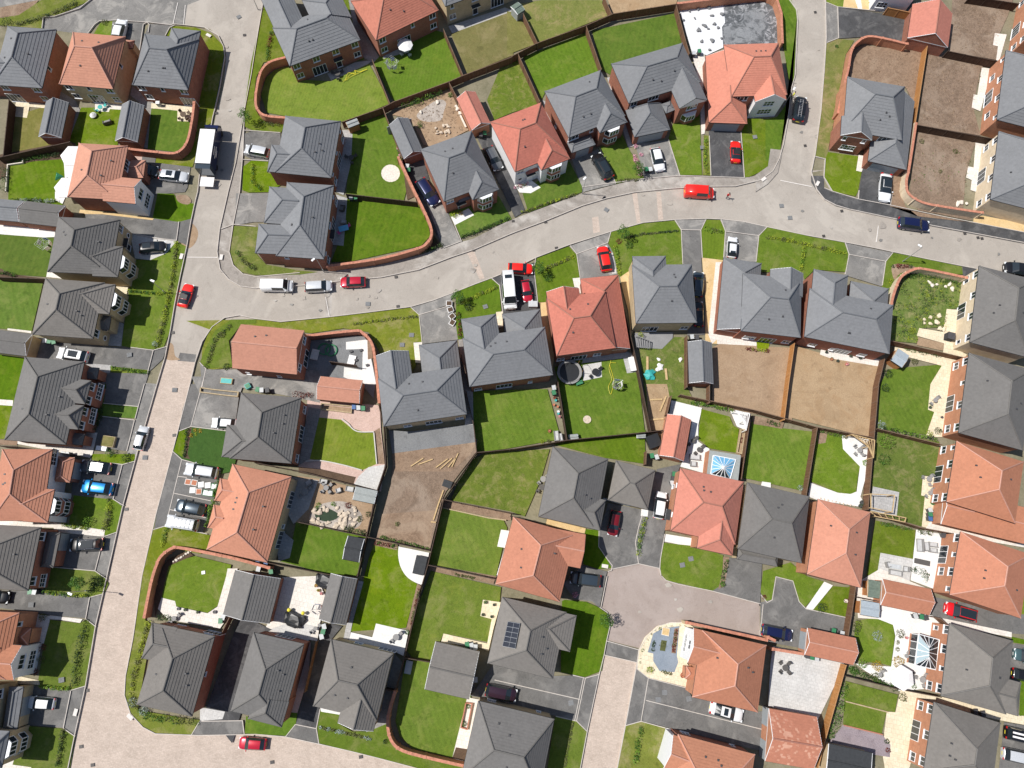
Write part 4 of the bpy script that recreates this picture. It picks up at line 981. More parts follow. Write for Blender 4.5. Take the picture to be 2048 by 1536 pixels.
# block paved streets
sheet('block_paved_road', 'f', '330,712 390,724 381,768 347,900 312,1033 285,1152 267,1277 252,1352 250,1390 262,1427 287,1454 312,1467 397,1470 512,1468 572,1473 637,1487 702,1502 762,1517 834,1536 950,1580 950,1700 80,1700 137,1536 150,1472 172,1372 192,1252 215,1152 245,1018 276,903 315,768', 'block_paving', 0)
sheet('block_paved_road', '23', '735,630 1000,690 905,1200 840,1536 790,1800 490,1800 545,1536 600,1240 695,790', 'block_paving', 0)
sheet('road', 'f', '1224,1138 1276,1128 1319,1137 1323,1155 1331,1161 1424,1182 1520,1208 1519,1277 1374,1244 1331,1246 1294,1272 1276,1302 1277,1296 1213,1280 1219,1252 1214,1225 1201,1214 1214,1152 1216,1143', 'tarmac_court', 0)
sheet('road', '23', '755,518 1015,590 1000,693 735,630', 'tarmac_grey', 0)
# patch stains and repairs on the carriageways
sheet('road_patch', '11', '550,790 610,800 600,1000 560,1005', 'tarmac_kerbside', 0)
sheet('road_patch', '11', '1690,490 1745,470 1830,690 1790,700', 'block_paving', 0)
sheet('road_patch', '21', '640,205 690,195 705,320 650,330', 'block_paving', 0); sheet('road_patch', '21', '960,10 1000,5 1030,245 1000,250', 'block_paving', 0); sheet('road_patch', '21', '1155,0 1190,0 1210,220 1170,222', 'block_paving', 0)
sheet('road_patch', '01', '1440,1285 1570,1300 1560,1362 1420,1350', 'tarmac_grey', 0)
sheet('mud_patch', '01', '1430,270 1530,250 1585,320 1560,410 1500,450 1430,390', 'soil_tan', 0, smooth=True)
sheet('mud_patch', '01', '1350,1215 1385,1225 1400,1310 1440,1340 1330,1335', 'soil_tan', 0, smooth=True)

# pavements
sheet('pavement', 'f', '531,-30 531,0 512,92 503,150 490,218 472,325 457,384 440,459 435,504 441,539 458,559 482,573 512,577 607,571 687,562 762,555 837,540 902,515 947,500 1024,467 1086,444 1164,412 1214,397 1269,385 1340,378 1400,374 1470,373 1520,361 1545,343 1558,318 1562,290 1545,290 1538,325 1515,352 1480,355 1365,352 1290,355 1235,368 1170,385 1060,425 1010,445 945,478 890,492 840,510 750,532 660,540 600,546 512,554 487,549 467,531 459,504 467,450 480,384 487,300 489,235 503,160 516,100 540,0 545,-30', 'tarmac_kerbside')
sheet('pavement', '31', '345,-130 450,-130 447,-30 510,0 720,60 975,108 1400,198 1640,245 2048,322 2300,370 2300,460 2048,412 1300,272 1010,217 650,142 540,112 450,62 395,0 345,-80', 'tarmac_dark')
sheet('pavement', '30', '455,18 555,60 560,308 470,345', 'tarmac_mid')
# ================================================================ PLOTS : top left
sheet('soil_bed', '00', '0,60 310,0 200,130 60,160 -20,160', 'soil_brown')
sheet('lawn', '00', '-40,150 150,120 330,0 640,-30 740,-5 440,132 350,140 338,228 -40,200', 'lawn_verge')
sheet('lawn', '00', '750,270 800,185 860,168 930,168 890,290', 'lawn')
sheet('driveway', '00', '900,170 1160,182 1110,420 1000,420 880,330', 'tarmac_grey'); sheet('driveway', '00', '1200,190 1380,205 1330,290 1150,290', 'tarmac_grey')
sheet('lawn', '00', '1330,285 1360,225 1400,208 1560,218 1690,265 1780,360 1792,440 1740,740 1700,980 1640,1010 1540,1338 1240,1320 1250,1262 1480,1250 1540,1150 1590,700 1600,320', 'lawn_verge')
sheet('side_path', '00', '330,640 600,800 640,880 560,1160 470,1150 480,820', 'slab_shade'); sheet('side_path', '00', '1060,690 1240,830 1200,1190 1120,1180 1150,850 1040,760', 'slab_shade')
sheet('lawn', '00', '100,930 365,850 440,1150 80,1230', 'lawn_olive'); sheet('patio', '00', '130,805 380,835 360,865 235,855 215,942 103,930', 'slab_buff')
sheet('lawn', '00', '650,860 985,860 935,1190 540,1160', 'lawn'); sheet('patio', '00', '760,825 980,830 975,878 880,872 870,895 760,890', 'slab_pale')
sheet('lawn', '00', '1210,868 1430,885 1530,960 1500,1120 1470,1180 1400,1215 1180,1190', 'lawn_rich'); sheet('patio', '00', '1210,825 1550,850 1515,972 1418,968 1420,885 1208,865', 'slab_buff')
sheet('soil_bed', '00', '-20,1240 560,1130 610,1150 520,1300 190,1310 60,1400 -20,1440', 'soil_dark'); sheet('lawn', '00', '70,1325 190,1308 270,1290 540,1270 520,1560 430,1900 60,1900', 'lawn_rich_b')
sheet('patio', '00', '510,1290 620,1180 620,1300 560,1536 530,1560 500,1630 440,1600 440,1536 520,1440', 'slab_white')
sheet('driveway', '00', '1030,1210 1250,1250 1240,1300 1525,1335 1500,1500 1480,1536 1200,1560 1000,1400', 'tarmac_grey')
sheet('patio', '00', '1030,1225 1140,1240 1110,1420 990,1400', 'block_pink')
sheet('lawn', '01', '1260,10 1390,15 1420,70 1560,95 1540,215 1430,240 1220,215', 'lawn_rich')
sheet('soil_bed', '01', '1410,30 1490,25 1530,70 1500,100 1430,80', 'soil_brown', smooth=True)
sheet('driveway', '01', '680,170 1225,210 1430,240 1535,212 1500,430 1415,390 1040,330 690,240', 'tarmac_grey')
sheet('side_path', '01', '640,140 830,160 1230,212 1220,225 820,178 630,175', 'gravel_gold')
sheet('driveway', '01', '1040,330 1415,390 1330,490 1200,545 1080,530', 'slab_silver')
# left column
sheet('patio', '01', '-20,255 440,290 440,360 300,365 -20,335', 'slab_white'); sheet('lawn', '01', '-40,335 440,370 380,680 100,660 -40,600', 'lawn_rich'); sheet('soil_bed', '01', '-40,590 100,660 350,690 350,715 -40,690', 'soil_dark')
sheet('lawn', '01', '-40,695 345,720 255,1110 -40,1090', 'lawn_rich_b'); sheet('edging_path', '01', '60,1090 250,1112 250,1130 60,1105', 'slab_pale')
sheet('lawn', '01', '-40,1295 200,1315 140,1560 100,1880 -40,1860', 'lawn_rich')
sheet('patio', '01', '380,625 470,640 560,700 370,680', 'slab_pale')
sheet('lawn', '01', '1070,540 1200,545 1330,490 1410,395 1495,440 1480,560 1400,900 1365,1100 1310,1240 1240,1260 1050,1245 970,1230 1030,800', 'lawn')
sheet('side_path', '01', '930,740 1025,760 1015,815 930,810', 'slab_buff'); sheet('patio', '01', '870,1000 990,1055 970,1235 840,1225', 'slab_grey')
sheet('driveway', '01', '210,1150 830,1235 1230,1265 1340,1240 1300,1340 1190,1440 1180,1425 860,1400 250,1330 190,1300', 'tarmac_grey')
sheet('lawn', '01', '890,1395 1190,1425 1175,1465 880,1440', 'lawn_bright'); sheet('patio', '01', '690,1370 885,1385 870,1600 700,1560', 'slab_grey')
sheet('pavement', '02', '1260,0 1160,-10 1110,190 1020,540 1000,620 980,655 860,1040 830,1240 860,1180 960,1010 1060,700 1105,540 1185,270', 'tarmac_mid')
sheet('driveway', '02', '840,-90 1190,-85 1110,180 830,150', 'tarmac_grey'); sheet('lawn', '02', '830,155 1108,182 1085,275 805,258 730,380 700,360 800,0 850,0', 'lawn_rich'); sheet('driveway', '02', '800,258 1080,290 1020,538 740,500', 'tarmac_grey')
sheet('patio', '02', '560,380 780,390 740,560 720,590 140,480 140,455 530,490', 'slab_pale')
sheet('lawn', '02', '-40,170 100,175 40,440 -40,440', 'lawn'); sheet('edging_path', '02', '-40,120 105,130 100,175 -40,165', 'slab_pale'); sheet('lawn', '02', '-40,-60 140,-60 110,115 -40,105', 'lawn_rich'); sheet('soil_bed', '02', '-40,445 140,455 135,490 -40,485', 'soil_brown')
sheet('lawn', '02', '740,560 1080,560 1080,620 990,645 720,610', 'lawn'); sheet('driveway', '02', '590,600 990,645 910,920 570,890', 'tarmac_grey'); sheet('pavement', '02', '1085,615 990,645 910,925 995,970 1050,760', 'tarmac_grey')
sheet('lawn', '02', '590,890 910,925 985,985 940,1180 840,1215 830,1170 550,1130', 'lawn'); sheet('side_path', '02', '430,1105 840,1170 830,1220 430,1190', 'slab_pale'); sheet('patio', '02', '-20,1085 440,1110 430,1150 -20,1140', 'slab_pale')
sheet('driveway', '02', '410,1180 830,1222 760,1495 400,1460', 'tarmac_grey'); sheet('pavement', '02', '840,1220 940,1185 870,1536 830,1536 765,1497', 'tarmac_mid')
sheet('lawn', '02', '410,1465 760,1495 850,1560 870,1600 830,1680 720,1705 350,1660 370,1560', 'lawn')
sheet('driveway', '03', '-40,110 230,120 720,168 690,340 380,310 -40,250', 'tarmac_grey'); sheet('pavement', '03', '730,168 830,142 772,405 692,342', 'tarmac_grey')
sheet('patio', '03', '170,290 400,320 380,540 230,540', 'slab_pale'); sheet('side_path', '03', '400,315 660,345 640,375 480,350 380,345', 'slab_pale')
sheet('lawn', '03', '400,350 640,378 690,345 770,410 720,660 680,880 570,915 300,870 350,540', 'lawn'); sheet('side_path', '03', '150,800 310,835 320,870 130,860', 'slab_buff')
sheet('driveway', '03', '240,880 570,915 510,1215 200,1190', 'tarmac_grey'); sheet('pavement', '03', '575,912 683,880 605,1275 515,1218', 'tarmac_grey')
sheet('lawn', '03', '150,1195 510,1222 605,1282 560,1536 520,1700 60,1700 110,1470', 'lawn'); sheet('patio', '03', '40,1470 110,1475 100,1510 250,1530 230,1600 0,1560', 'slab_pale')
# ================================================================ top centre
sheet('verge', '10', '75,0 100,-60 240,-60 360,140 420,120 400,-60 800,-60 740,20 900,350 860,480 265,540 230,450 60,500 0,620 -20,800 20,920 230,1000 200,1060 -20,1045 -120,1000 -95,880 -40,500 5,300', 'lawn')
sheet('lawn', '10', '245,530 400,640 600,650 900,500 1075,825 810,940 680,975 240,930 85,900 40,760 80,620 150,560', 'lawn_bright')
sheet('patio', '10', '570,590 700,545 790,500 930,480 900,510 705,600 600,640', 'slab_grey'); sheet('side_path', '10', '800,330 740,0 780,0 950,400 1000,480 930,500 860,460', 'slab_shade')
sheet('lawn', '10', '940,500 1000,440 1430,240 1500,260 1655,600 1540,660 1105,810 1060,740', 'lawn_stripe'); sheet('patio', '10', '1010,420 1180,340 1200,420 1020,470', 'slab_grey')
sheet('patio', '10', '1540,210 1990,60 2048,80 2048,110 1570,270', 'slab_grey'); sheet('lawn', '10', '1560,270 2048,90 2060,440 1690,590', 'lawn_olive')
sheet('lawn', '10', '830,950 1010,900 1100,1040 1200,1240 1230,1440 1200,1536 1180,1620 720,1560 760,1080', 'lawn_rich_b'); sheet('patio', '10', '690,1040 750,1042 772,1078 760,1300 700,1560 640,1536 700,1100', 'slab_grey')
sheet('gravel_circle', '10', ' '.join('%d,%d' % (1077+75*math.cos(a*.35), 1387+70*math.sin(a*.35)) for a in range(18)), 'stone_pale')
sheet('soil_bed', '10', '1090,920 1160,860 1540,690 1580,780 1700,1040 1560,1110 1390,1170 1340,1160 1240,960 1150,930', 'soil_tan'); sheet('rubble_patch', '10', '1300,900 1450,800 1520,820 1500,900 1480,960 1380,975 1300,950', 'rubble', smooth=True)
sheet('soil_bed', '10', '1165,1180 1230,1300 1340,1536 1210,1600 1190,1450', 'soil_dark')
sheet('driveway', '10', '1190,1290 1330,1250 1420,1536 1640,1930 1490,1970 1300,1600', 'tarmac_dark'); sheet('driveway', '10', '1750,1060 1900,1100 2048,1420 2155,1690 2070,1740 1960,1500', 'tarmac_dark')
sheet('driveway', '10', '-20,1045 195,1065 200,1160 120,1285 -20,1280 -100,1240 -95,1070', 'tarmac_grey')
sheet('lawn', '10', '-40,1285 100,1290 90,1380 160,1400 200,1480 100,1536 -60,1540 -110,1520 -100,1330', 'lawn')
sheet('driveway', '11', '-160,10 110,10 60,240 -20,240 -170,265', 'tarmac_mid'); sheet('verge', '11', '-180,270 20,280 -10,480 80,580 360,630 500,640 350,660 0,665 -120,640 -190,560 -210,450', 'lawn_verge')
# garden right of lower semi
sheet('lawn', '11', '700,50 845,60 1300,100 1370,230 1395,350 1320,430 1100,480 760,555 600,560 650,430', 'lawn_rich'); sheet('patio', '11', '640,20 730,50 700,430 600,420 650,100', 'slab_grey')
sheet('driveway', '11', '1330,0 1460,0 1640,400 1500,450 1380,130', 'tarmac_mid'); sheet('soil_bed', '11', '1390,300 1480,420 1310,490 1420,380', 'soil_dark')
sheet('lawn', '11', '1540,160 1940,30 2048,220 1640,370', 'lawn_rich_b'); sheet('patio', '11', '1560,200 1700,130 1745,185 1590,265', 'slab_white')
# top centre right gardens
sheet('lawn', '20', '-70,480 50,440 200,810 240,830 0,900 -140,960 -200,800', 'lawn_weedy'); sheet('lawn', '20', '90,455 590,260 720,560 270,730 235,800', 'lawn_rich_b'); sheet('lawn', '20', '640,245 1310,105 1400,340 810,510 790,600 720,560', 'lawn_rich')
sheet('lawn', '20', '60,30 240,0 720,0 790,115 210,345 130,190', 'lawn_dry'); sheet('soil_bed', '20', '745,-80 1340,-60 1310,40 800,110', 'soil_straw'); sheet('lawn', '20', '-40,90 40,100 190,350 -40,440', 'lawn_olive')
sheet('ground_membrane', '20', '1340,85 1690,40 1705,180 1680,220 1690,380 1560,440 1440,420', 'membrane_white'); sheet('ground_membrane', '20', '1690,40 1990,10 2048,30 2160,40 2160,350 1690,360 1680,215 1705,180', 'membrane_black'); sheet('ground_membrane', '20', '1690,220 1850,170 1860,90 1990,70 2030,120 2020,330 1710,350', 'membrane_grey')
sheet('side_path', '20', '1430,420 1540,440 1560,600 1570,850 1540,1070 1515,1075 1500,650', 'slab_pale'); sheet('side_path', '20', '760,620 800,615 840,700 940,830 1000,1010 975,1170 930,1180 870,980', 'slab_grey'); sheet('side_path', '20', '240,800 290,820 450,1120 520,1330 470,1270 300,980', 'slab_grey')
sheet('driveway', '20', '480,1280 690,1190 830,1470 570,1536 560,1500', 'tarmac_mid'); sheet('driveway', '20', '985,1150 1250,1120 1340,1410 1060,1432', 'tarmac_mid'); sheet('driveway', '20', '1572,1030 1830,1040 1855,1425 1590,1408', 'tarmac_dark')
sheet('lawn', '20', '690,1190 870,1050 940,1200 1000,1300 1055,1425 830,1470', 'lawn_rich_b'); sheet('lawn', '20', '1290,985 1500,900 1520,1400 1340,1400 1250,1115', 'lawn'); sheet('lawn', '20', '1535,1080 1575,1085 1590,1405 1525,1400', 'lawn_verge')
sheet('lawn', '20', '1835,1065 1880,950 2048,950 2200,920 2180,960 2120,1200 2040,1350 1900,1415 1855,1420', 'lawn')
sheet('lawn', '20', '80,1530 220,1440 460,1290 560,1490 560,1536 130,1700', 'lawn_rich'); sheet('patio', '20', '20,1480 140,1430 230,1500 150,1545 60,1540', 'slab_white')
# top right
sheet('verge', '30', '60,-30 170,-30 225,80 230,160 210,600 195,700 150,940 100,1190 30,1280 -20,1290 -20,960 60,950 190,780 120,350 95,100', 'lawn_rich_b')
sheet('pavement', '30', '20,1190 110,1200 110,1240 80,1380 0,1470 -100,1536 -100,1400 0,1330', 'tarmac_kerbside')
sheet('verge', '30', '470,345 565,310 690,322 620,440 540,900 480,1200 480,1275 370,1255 420,900 450,560', 'lawn_dry')
sheet('lawn', '30', '480,1215 720,1250 750,1370 720,1530 700,1570 510,1530 445,1410 455,1280', 'lawn'); sheet('patio', '30', '725,1240 790,1250 750,1375 705,1365', 'slab_pale')
sheet('driveway', '30', '760,1330 1010,1370 975,1650 715,1595', 'tarmac_dark'); sheet('soil_bed', '30', '1010,1380 1090,1390 1060,1536 1100,1650 1200,1730 1640,1780 1640,1785 975,1650', 'soil_brown')
sheet('driveway', '30', '555,60 1100,130 1080,330 830,290 560,308', 'tarmac_dark'); sheet('lawn', '30', '455,-20 620,-20 600,55 540,50 460,20', 'lawn'); sheet('gravel_path', '30', '610,-20 900,-20 960,100 700,65 600,55', 'gravel_gold'); sheet('side_path', '30', '690,-20 740,-20 755,70 720,70', 'slab_pale')
sheet('driveway', '30', '1010,-40 1170,-40 1150,100 960,80', 'tarmac_dark')
sheet('soil_bed', '30', '690,400 760,360 1100,400 1240,410 1180,850 1100,700 650,620 660,480', 'soil_brown'); sheet('soil_bed', '30', '1480,-60 1980,-60 1920,120 1840,300 1830,480 1440,410', 'soil_rough')
sheet('soil_bed', '30', '1280,430 1420,420 1740,500 1700,560 1640,850 1700,1085 1200,1000', 'soil_rough'); sheet('soil_bed', '30', '1195,1045 1660,1140 1580,1400 1560,1700 1640,1760 1600,1760 1200,1680 1130,1560 1160,1300', 'soil_rough')
sheet('patio', '30', '1815,265 1910,275 1850,490 1825,480 1840,370 1800,360', 'slab_pale'); sheet('patio', '30', '1710,540 1790,550 1700,890 1630,860 1645,755 1675,760', 'slab_pale'); sheet('patio', '30', '1660,1140 1740,1155 1680,1540 1620,1520 1630,1440 1585,1420 1600,1330 1645,1340', 'slab_pale')
sheet('gravel_path', '31', '1650,195 1720,190 2048,250 2300,300 2300,370 2048,322 1640,245', 'gravel_gold')

for t, s in (('11', '548,800 552,800 590,1000 584,1000'), ('01', '1500,518 1740,520 1740,526 1500,524'), ('20', '1100,1880 1106,1878 1150,2020 1144,2022'), ('30', '100,1440 350,1490 350,1496 100,1446'), ('00', '1480,40 1485,40 1470,200 1465,200'), ('00', '1420,20 1425,20 1385,200 1380,200'), ('31', '880,270 886,270 870,400 862,400')):
    sheet('road_joint', t, s, 'cover_concrete', 0)
for k in range(46):   # darker worn repairs and oil marks scattered over the carriageways
    x, y = random.choice([(random.uniform(430, 500), random.uniform(30, 560)), (random.uniform(520, 1000), 0), (random.uniform(1250, 2000), 0), (random.uniform(1590, 1640), random.uniform(20, 340)), (random.uniform(1240, 1500), random.uniform(1160, 1230))])
    if y == 0: y = 605-max(0, x-740)*.36 if x < 1100 else (440+random.uniform(-35, -5) if x < 1500 else 420+(x-1500)*.16)
    y += random.uniform(-20, 20); r_ = random.uniform(2, 7); n_ = 9; ph = random.random()
    sheet('road_patch', 'f', ' '.join('%.1f,%.1f' % (x+r_*random.uniform(.6, 1.3)*math.cos(i*.698), y+r_*random.uniform(.5, .9)*math.sin(i*.698)) for i in range(n_)), random.choice(['tarmac_pale', 'tarmac_kerbside', 'tarmac_kerbside', 'tarmac_mid']) if r_ < 4 else random.choice(['tarmac_pale', 'tarmac_kerbside']), 0, smooth=True)
# ================================================================ centre plots
# kerbside strip between lawns on south side of main road
sheet('pavement', '11', '1240,925 1425,870 1600,800 1560,860 1540,900 1310,985', 'tarmac_mid'); sheet('driveway', '11', '1310,985 1540,915 1600,1070 1615,1180 1330,1215', 'tarmac_mid')
sheet('verge', '11', '-560,1030 0,1018 200,1045 600,1003 900,968 1245,925 1308,985 1325,1200 1270,1200 1280,1400 1240,1440 1150,1536 1000,1300 900,1120 700,1090 440,1130 0,1070 -200,1060 -230,1220 -180,1400 -340,1420 -440,1400 -430,1250 -370,1100', 'lawn_verge')
sheet('patio', '11', '440,1190 800,1150 890,1160 960,1500 940,1650 840,1536 400,1480', 'gravel_grey'); sheet('patio', '11', '720,1200 890,1180 960,1536 840,1536 700,1480 705,1400 850,1425 855,1255 720,1260', 'slab_white'); sheet('soil_bed', '11', '890,1160 920,1180 935,1330 895,1340', 'soil_brown')
sheet('patio', '11', '1260,1205 1330,1200 1320,1370 1275,1365', 'slab_pale'); sheet('lawn', '11', '1600,1070 1600,800 1880,695 1945,740 1960,960 1920,1000 1660,1010 1670,1170 1615,1180', 'lawn_rich'); sheet('patio', '11', '1920,960 1975,955 1975,1080 1935,1085', 'slab_buff')
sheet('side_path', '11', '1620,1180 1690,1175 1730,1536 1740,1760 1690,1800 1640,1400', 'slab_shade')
sheet('driveway', '11', '1885,690 2048,640 2230,560 2240,700 2260,900 2290,980 1975,975 1950,745', 'tarmac_dark')
sheet('lawn', '21', '200,530 455,435 515,500 540,690 490,690 500,760 280,800 270,880 210,880 175,620', 'lawn_rich_b'); sheet('patio', '21', '485,690 545,685 555,810 520,815 530,765 500,760', 'slab_pale'); sheet('side_path', '21', '215,885 290,880 340,1310 320,1440 250,1200 230,940', 'gravel_gold')
sheet('pavement', '21', '465,430 790,322 765,405 515,498', 'tarmac_mid'); sheet('driveway', '21', '517,500 765,410 810,480 850,660 545,695', 'tarmac_mid'); sheet('patio', '21', '780,490 805,485 838,650 800,655', 'slab_silver')
sheet('lawn', '21', '770,410 790,322 1050,252 1300,228 1350,305 1365,580 1230,585 1225,515 965,515 940,665 865,680 805,480', 'lawn'); sheet('side_path', '21', '865,680 970,610 980,1090 950,1160 930,950 880,760', 'gravel_gold')
sheet('pavement', '21', '1302,225 1550,220 1505,305 1350,305', 'tarmac_mid'); sheet('driveway', '21', '1352,308 1505,308 1520,650 1545,1140 1400,1150 1450,900 1400,580 1365,580', 'tarmac_grey')
sheet('lawn', '21', '1552,222 1665,224 1703,305 1690,545 1520,525 1508,310', 'lawn_stripe'); sheet('gravel_path', '21', '1520,525 1690,545 1660,900 1640,1215 1545,1210 1550,900', 'gravel_gold'); sheet('side_path', '21', '1630,560 1675,560 1640,1180 1600,1215 1570,1140', 'slab_pale')
sheet('pavement', '21', '1672,222 1860,240 2040,278 1970,352 1705,318', 'tarmac_mid'); sheet('driveway', '21', '1705,322 1970,352 1950,560 1690,540', 'tarmac_mid')
sheet('verge', '21', '2045,278 2400,360 2660,405 2690,490 2680,640 2420,620 2340,700 2320,640 2100,640 1990,640 1950,560 1972,352', 'lawn')
sheet('pavement', '31', '615,408 990,485 938,556 645,500', 'tarmac_mid'); sheet('driveway', '31', '645,502 938,560 910,755 615,665', 'tarmac_mid')
sheet('verge', '31', '1000,485 1300,545 1550,597 1560,660 1400,650 1200,610 1080,640 990,760 960,900 910,755 940,560', 'lawn'); sheet('soil_bed', '31', '1000,580 1180,600 1060,650 1010,700', 'soil_brown', smooth=True); sheet('driveway', '31', '1555,597 1690,620 2300,745 2300,640 2300,700 1690,690 1560,690', 'tarmac_dark')
sheet('lawn', '31', '1020,900 1080,700 1200,640 1560,720 1540,900 1510,930 1430,940 1410,1080 1220,1090 1190,1210 980,1190 1000,900', 'lawn_weedy')
sheet('patio', '31', '1430,935 1530,945 1480,1240 1590,1300 1580,1330 1400,1290 1410,1210 1190,1150 1210,1088 1400,1120', 'slab_buff'); sheet('soil_bed', '31', '1200,1160 1410,1210 1400,1270 1190,1225', 'soil_tan')
# middle gardens under the row
sheet('lawn', '21', '340,1400 550,1340 900,1320 1000,1400 1060,1900 1075,1920 430,1990 410,1700', 'lawn_rich_b'); sheet('patio', '21', '570,1330 890,1270 960,1290 1000,1440 920,1450 890,1330 560,1370', 'slab_grey'); sheet('patio', '21', '565,1385 715,1360 720,1480 570,1510', 'slab_silver')
sheet('lawn', '21', '1020,1250 1200,1255 1300,1160 1400,1160 1400,1560 1490,1740 1260,1660 1230,1900 1100,1910', 'lawn_weedy'); sheet('deck', '21', '975,1130 1290,1120 1285,1170 1200,1255 990,1245', 'decking_grey')
sheet('patio', '21', '1640,1140 1960,1190 1955,1250 1640,1215', 'slab_pale'); sheet('soil_bed', '21', '1610,1240 1660,1215 2300,1250 2250,1520 2240,1840 1600,1700', 'soil_tan'); sheet('lawn', '21', '1955,1195 2060,1210 2050,1260 1960,1250', 'lawn_bright')
sheet('soil_bed', '31', '215,1230 430,1290 890,1390 870,1536 840,1970 160,1800 180,1500', 'soil_straw'); sheet('patio', '31', '425,1250 900,1340 885,1395 500,1330 415,1300', 'slab_pale')
sheet('soil_bed', '22', '1070,0 1240,0 1260,100 1210,370 1100,370', 'soil_straw')
sheet('lawn', '12', '1720,60 1900,50 2330,40 2440,440 1990,520 1770,545 1740,300', 'lawn_rich_b')
sheet('lawn', '12', '1850,545 2040,540 2350,520 2280,760 2150,1060 2040,1020 1560,930 1620,780 1740,600', 'lawn_weedy'); sheet('lawn', '22', '320,480 1060,400 1070,640 740,590', 'lawn_rich_b')
sheet('soil_bed', '12', '1070,380 1770,440 1760,545 1640,700 1520,860 1490,920 1390,1330 960,1240 1080,800 1100,600', 'soil_rough'); sheet('soil_bed', '12', '1090,560 1760,460 1720,560 1560,700 1100,700', 'soil_brown'); sheet('soil_bed', '12', '1010,1040 1430,1010 1390,1330 970,1230', 'soil_brown')
sheet('gravel_patio', '12', '1060,370 1230,380 1740,320 1760,465 1090,555', 'gravel_grey'); sheet('side_path', '12', '1680,50 1735,60 1740,325 1670,330', 'slab_grey')
sheet('patio', '12', '1500,2000 1500,2000 1500,2001', 'slab_grey') if False else None
sheet('soil_bed', '12', '1490,920 2040,1040 2040,1090 1980,1085 1490,985', 'soil_brown'); sheet('lawn', '12', '1490,990 1980,1090 2010,1150 1920,1536 1380,1440 1430,1200', 'lawn_rich_b'); sheet('patio', '12', '1960,1165 2030,1175 1960,1536 1925,1530 1990,1310 1930,1300', 'slab_white')
sheet('soil_bed', '12', '1385,1445 1920,1540 1900,1600 1380,1490', 'soil_brown')
sheet('lawn', '13', '1400,-40 1960,90 1950,200 1900,320 1860,530 1500,460 1440,600 1390,700 1260,670 1210,600 1270,300', 'lawn')
sheet('patio', '13', '1815,190 1960,210 1900,420 1860,600 1780,570 1480,530 1500,460 1850,540 1885,345 1795,320', 'slab_buff')
sheet('lawn', '13', '1190,680 1270,670 1700,700 1720,990 1570,1455 1250,1380 1150,1280 1115,1160 1160,900', 'lawn_rich_b'); sheet('patio', '13', '1690,970 1790,990 1680,1500 1570,1455', 'slab_pale'); sheet('soil_bed', '13', '1600,1370 1690,1385 1670,1480 1570,1455', 'soil_dark')
# second row gardens: pink patio garden etc
sheet('patio', '12', '410,130 990,170 1000,380 1030,640 1000,860 790,800 690,740 340,660 400,300', 'block_pink')
sheet('lawn', '12', '480,265 680,285 760,350 870,385 945,385 965,640 850,690 700,650 430,600', 'lawn_bright', smooth=False); sheet('patio', '12', '420,185 520,200 430,600 340,650 400,300', 'slab_shade')
sheet('soil_bed', '12', '940,380 990,350 1030,640 965,640', 'soil_brown'); sheet('soil_bed', '12', '340,665 520,680 690,720 800,745 780,800 700,780 340,710', 'soil_dark')
sheet('patio', '12', '785,800 820,740 900,665 1030,645 980,850', 'slab_silver')
sheet('patio', '02', '2040,-120 2560,-110 2560,150 1940,20 1900,-30', 'tarmac_mid')   # drive by red garages
sheet('soil_bed', '12', '330,735 520,760 950,870 890,1210 300,1110 330,900', 'soil_tan'); sheet('patio', '12', '280,740 500,770 420,1000 300,1120 260,1050', 'slab_grey')
sheet('rockery', '12', '430,1110 460,1000 560,950 700,940 800,990 850,1060 820,1140 700,1170 560,1140', 'rubble', smooth=True)
sheet('pond', '12', '480,1070 480,1010 560,990 660,1040 640,1080 560,1100', 'water', smooth=True)
sheet('lawn', '12', '320,1105 880,1220 860,1420 800,1536 580,1520 200,1420 290,1250', 'lawn_rich_b'); sheet('patio', '12', '170,1140 300,1250 270,1390 180,1420 160,1250', 'slab_grey')
sheet('lawn', '12', '950,1260 1135,1300 1180,1500 1240,1560 1290,1600 1200,1950 760,1980 850,1600 900,1400', 'lawn'); sheet('patio', '12', '1140,1300! 1385,1350! 1335,1610! 1280,1590 1210,1545 1160,1470 1138,1380', 'slab_white', smooth=True); sheet('soil_bed', '12', '950,1240 1135,1280 1130,1330 945,1290', 'soil_brown')
sheet('patio', '13', '760,450 930,490 960,380 1220,440 1180,640 1100,600 740,530', 'slab_white'); sheet('soil_bed', '13', '1290,60 1320,80 1230,440 1200,430', 'soil_brown'); sheet('side_path', '13', '800,30 860,45 770,380 740,540 700,500', 'slab_grey')
sheet('patio', '13', '210,10 480,0 560,170 520,330 490,520 60,450 150,250', 'slab_pale'); sheet('patio', '13', '100,430 300,360 470,400 420,520', 'slab_silver')
sheet('driveway', '13', '-130,330 0,370 130,430 60,460 -190,1340 -320,1180 -440,1160 -380,1000', 'tarmac_dark'); sheet('driveway', '13', '490,520 600,380 690,400 600,510 460,1035 510,1040 485,1218 318,1185 420,800', 'tarmac_dark')
sheet('side_path', '13', '380,560 440,530 420,800 330,1100 200,1080', 'block_pink')
sheet('lawn', '13', '230,1085 330,1095 318,1185 240,1278 0,1265 -90,1260 -80,1120 0,1160 200,1205', 'lawn_rich'); sheet('pavement', '13', '240,1282 320,1185 485,1218 505,1338', 'tarmac_grey'); sheet('pavement', '03', '1595,1160 1943,1153 1955,1262 1535,1270', 'tarmac_grey')
sheet('lawn', '13', '505,1338 490,1215 520,1050 680,1100 660,1180 770,1245 930,1240 980,1150 1060,1180 1060,1280 1130,1370 1250,1430 1700,1536 1740,1600 1300,1536 1000,1460', 'lawn'); sheet('side_path', '13', '510,1040 680,1090 670,1110 520,1085', 'slab_white')
sheet('side_path', '13', '880,1250 1000,900 1110,620 1170,690 1120,920 1050,1180', 'slab_shade')
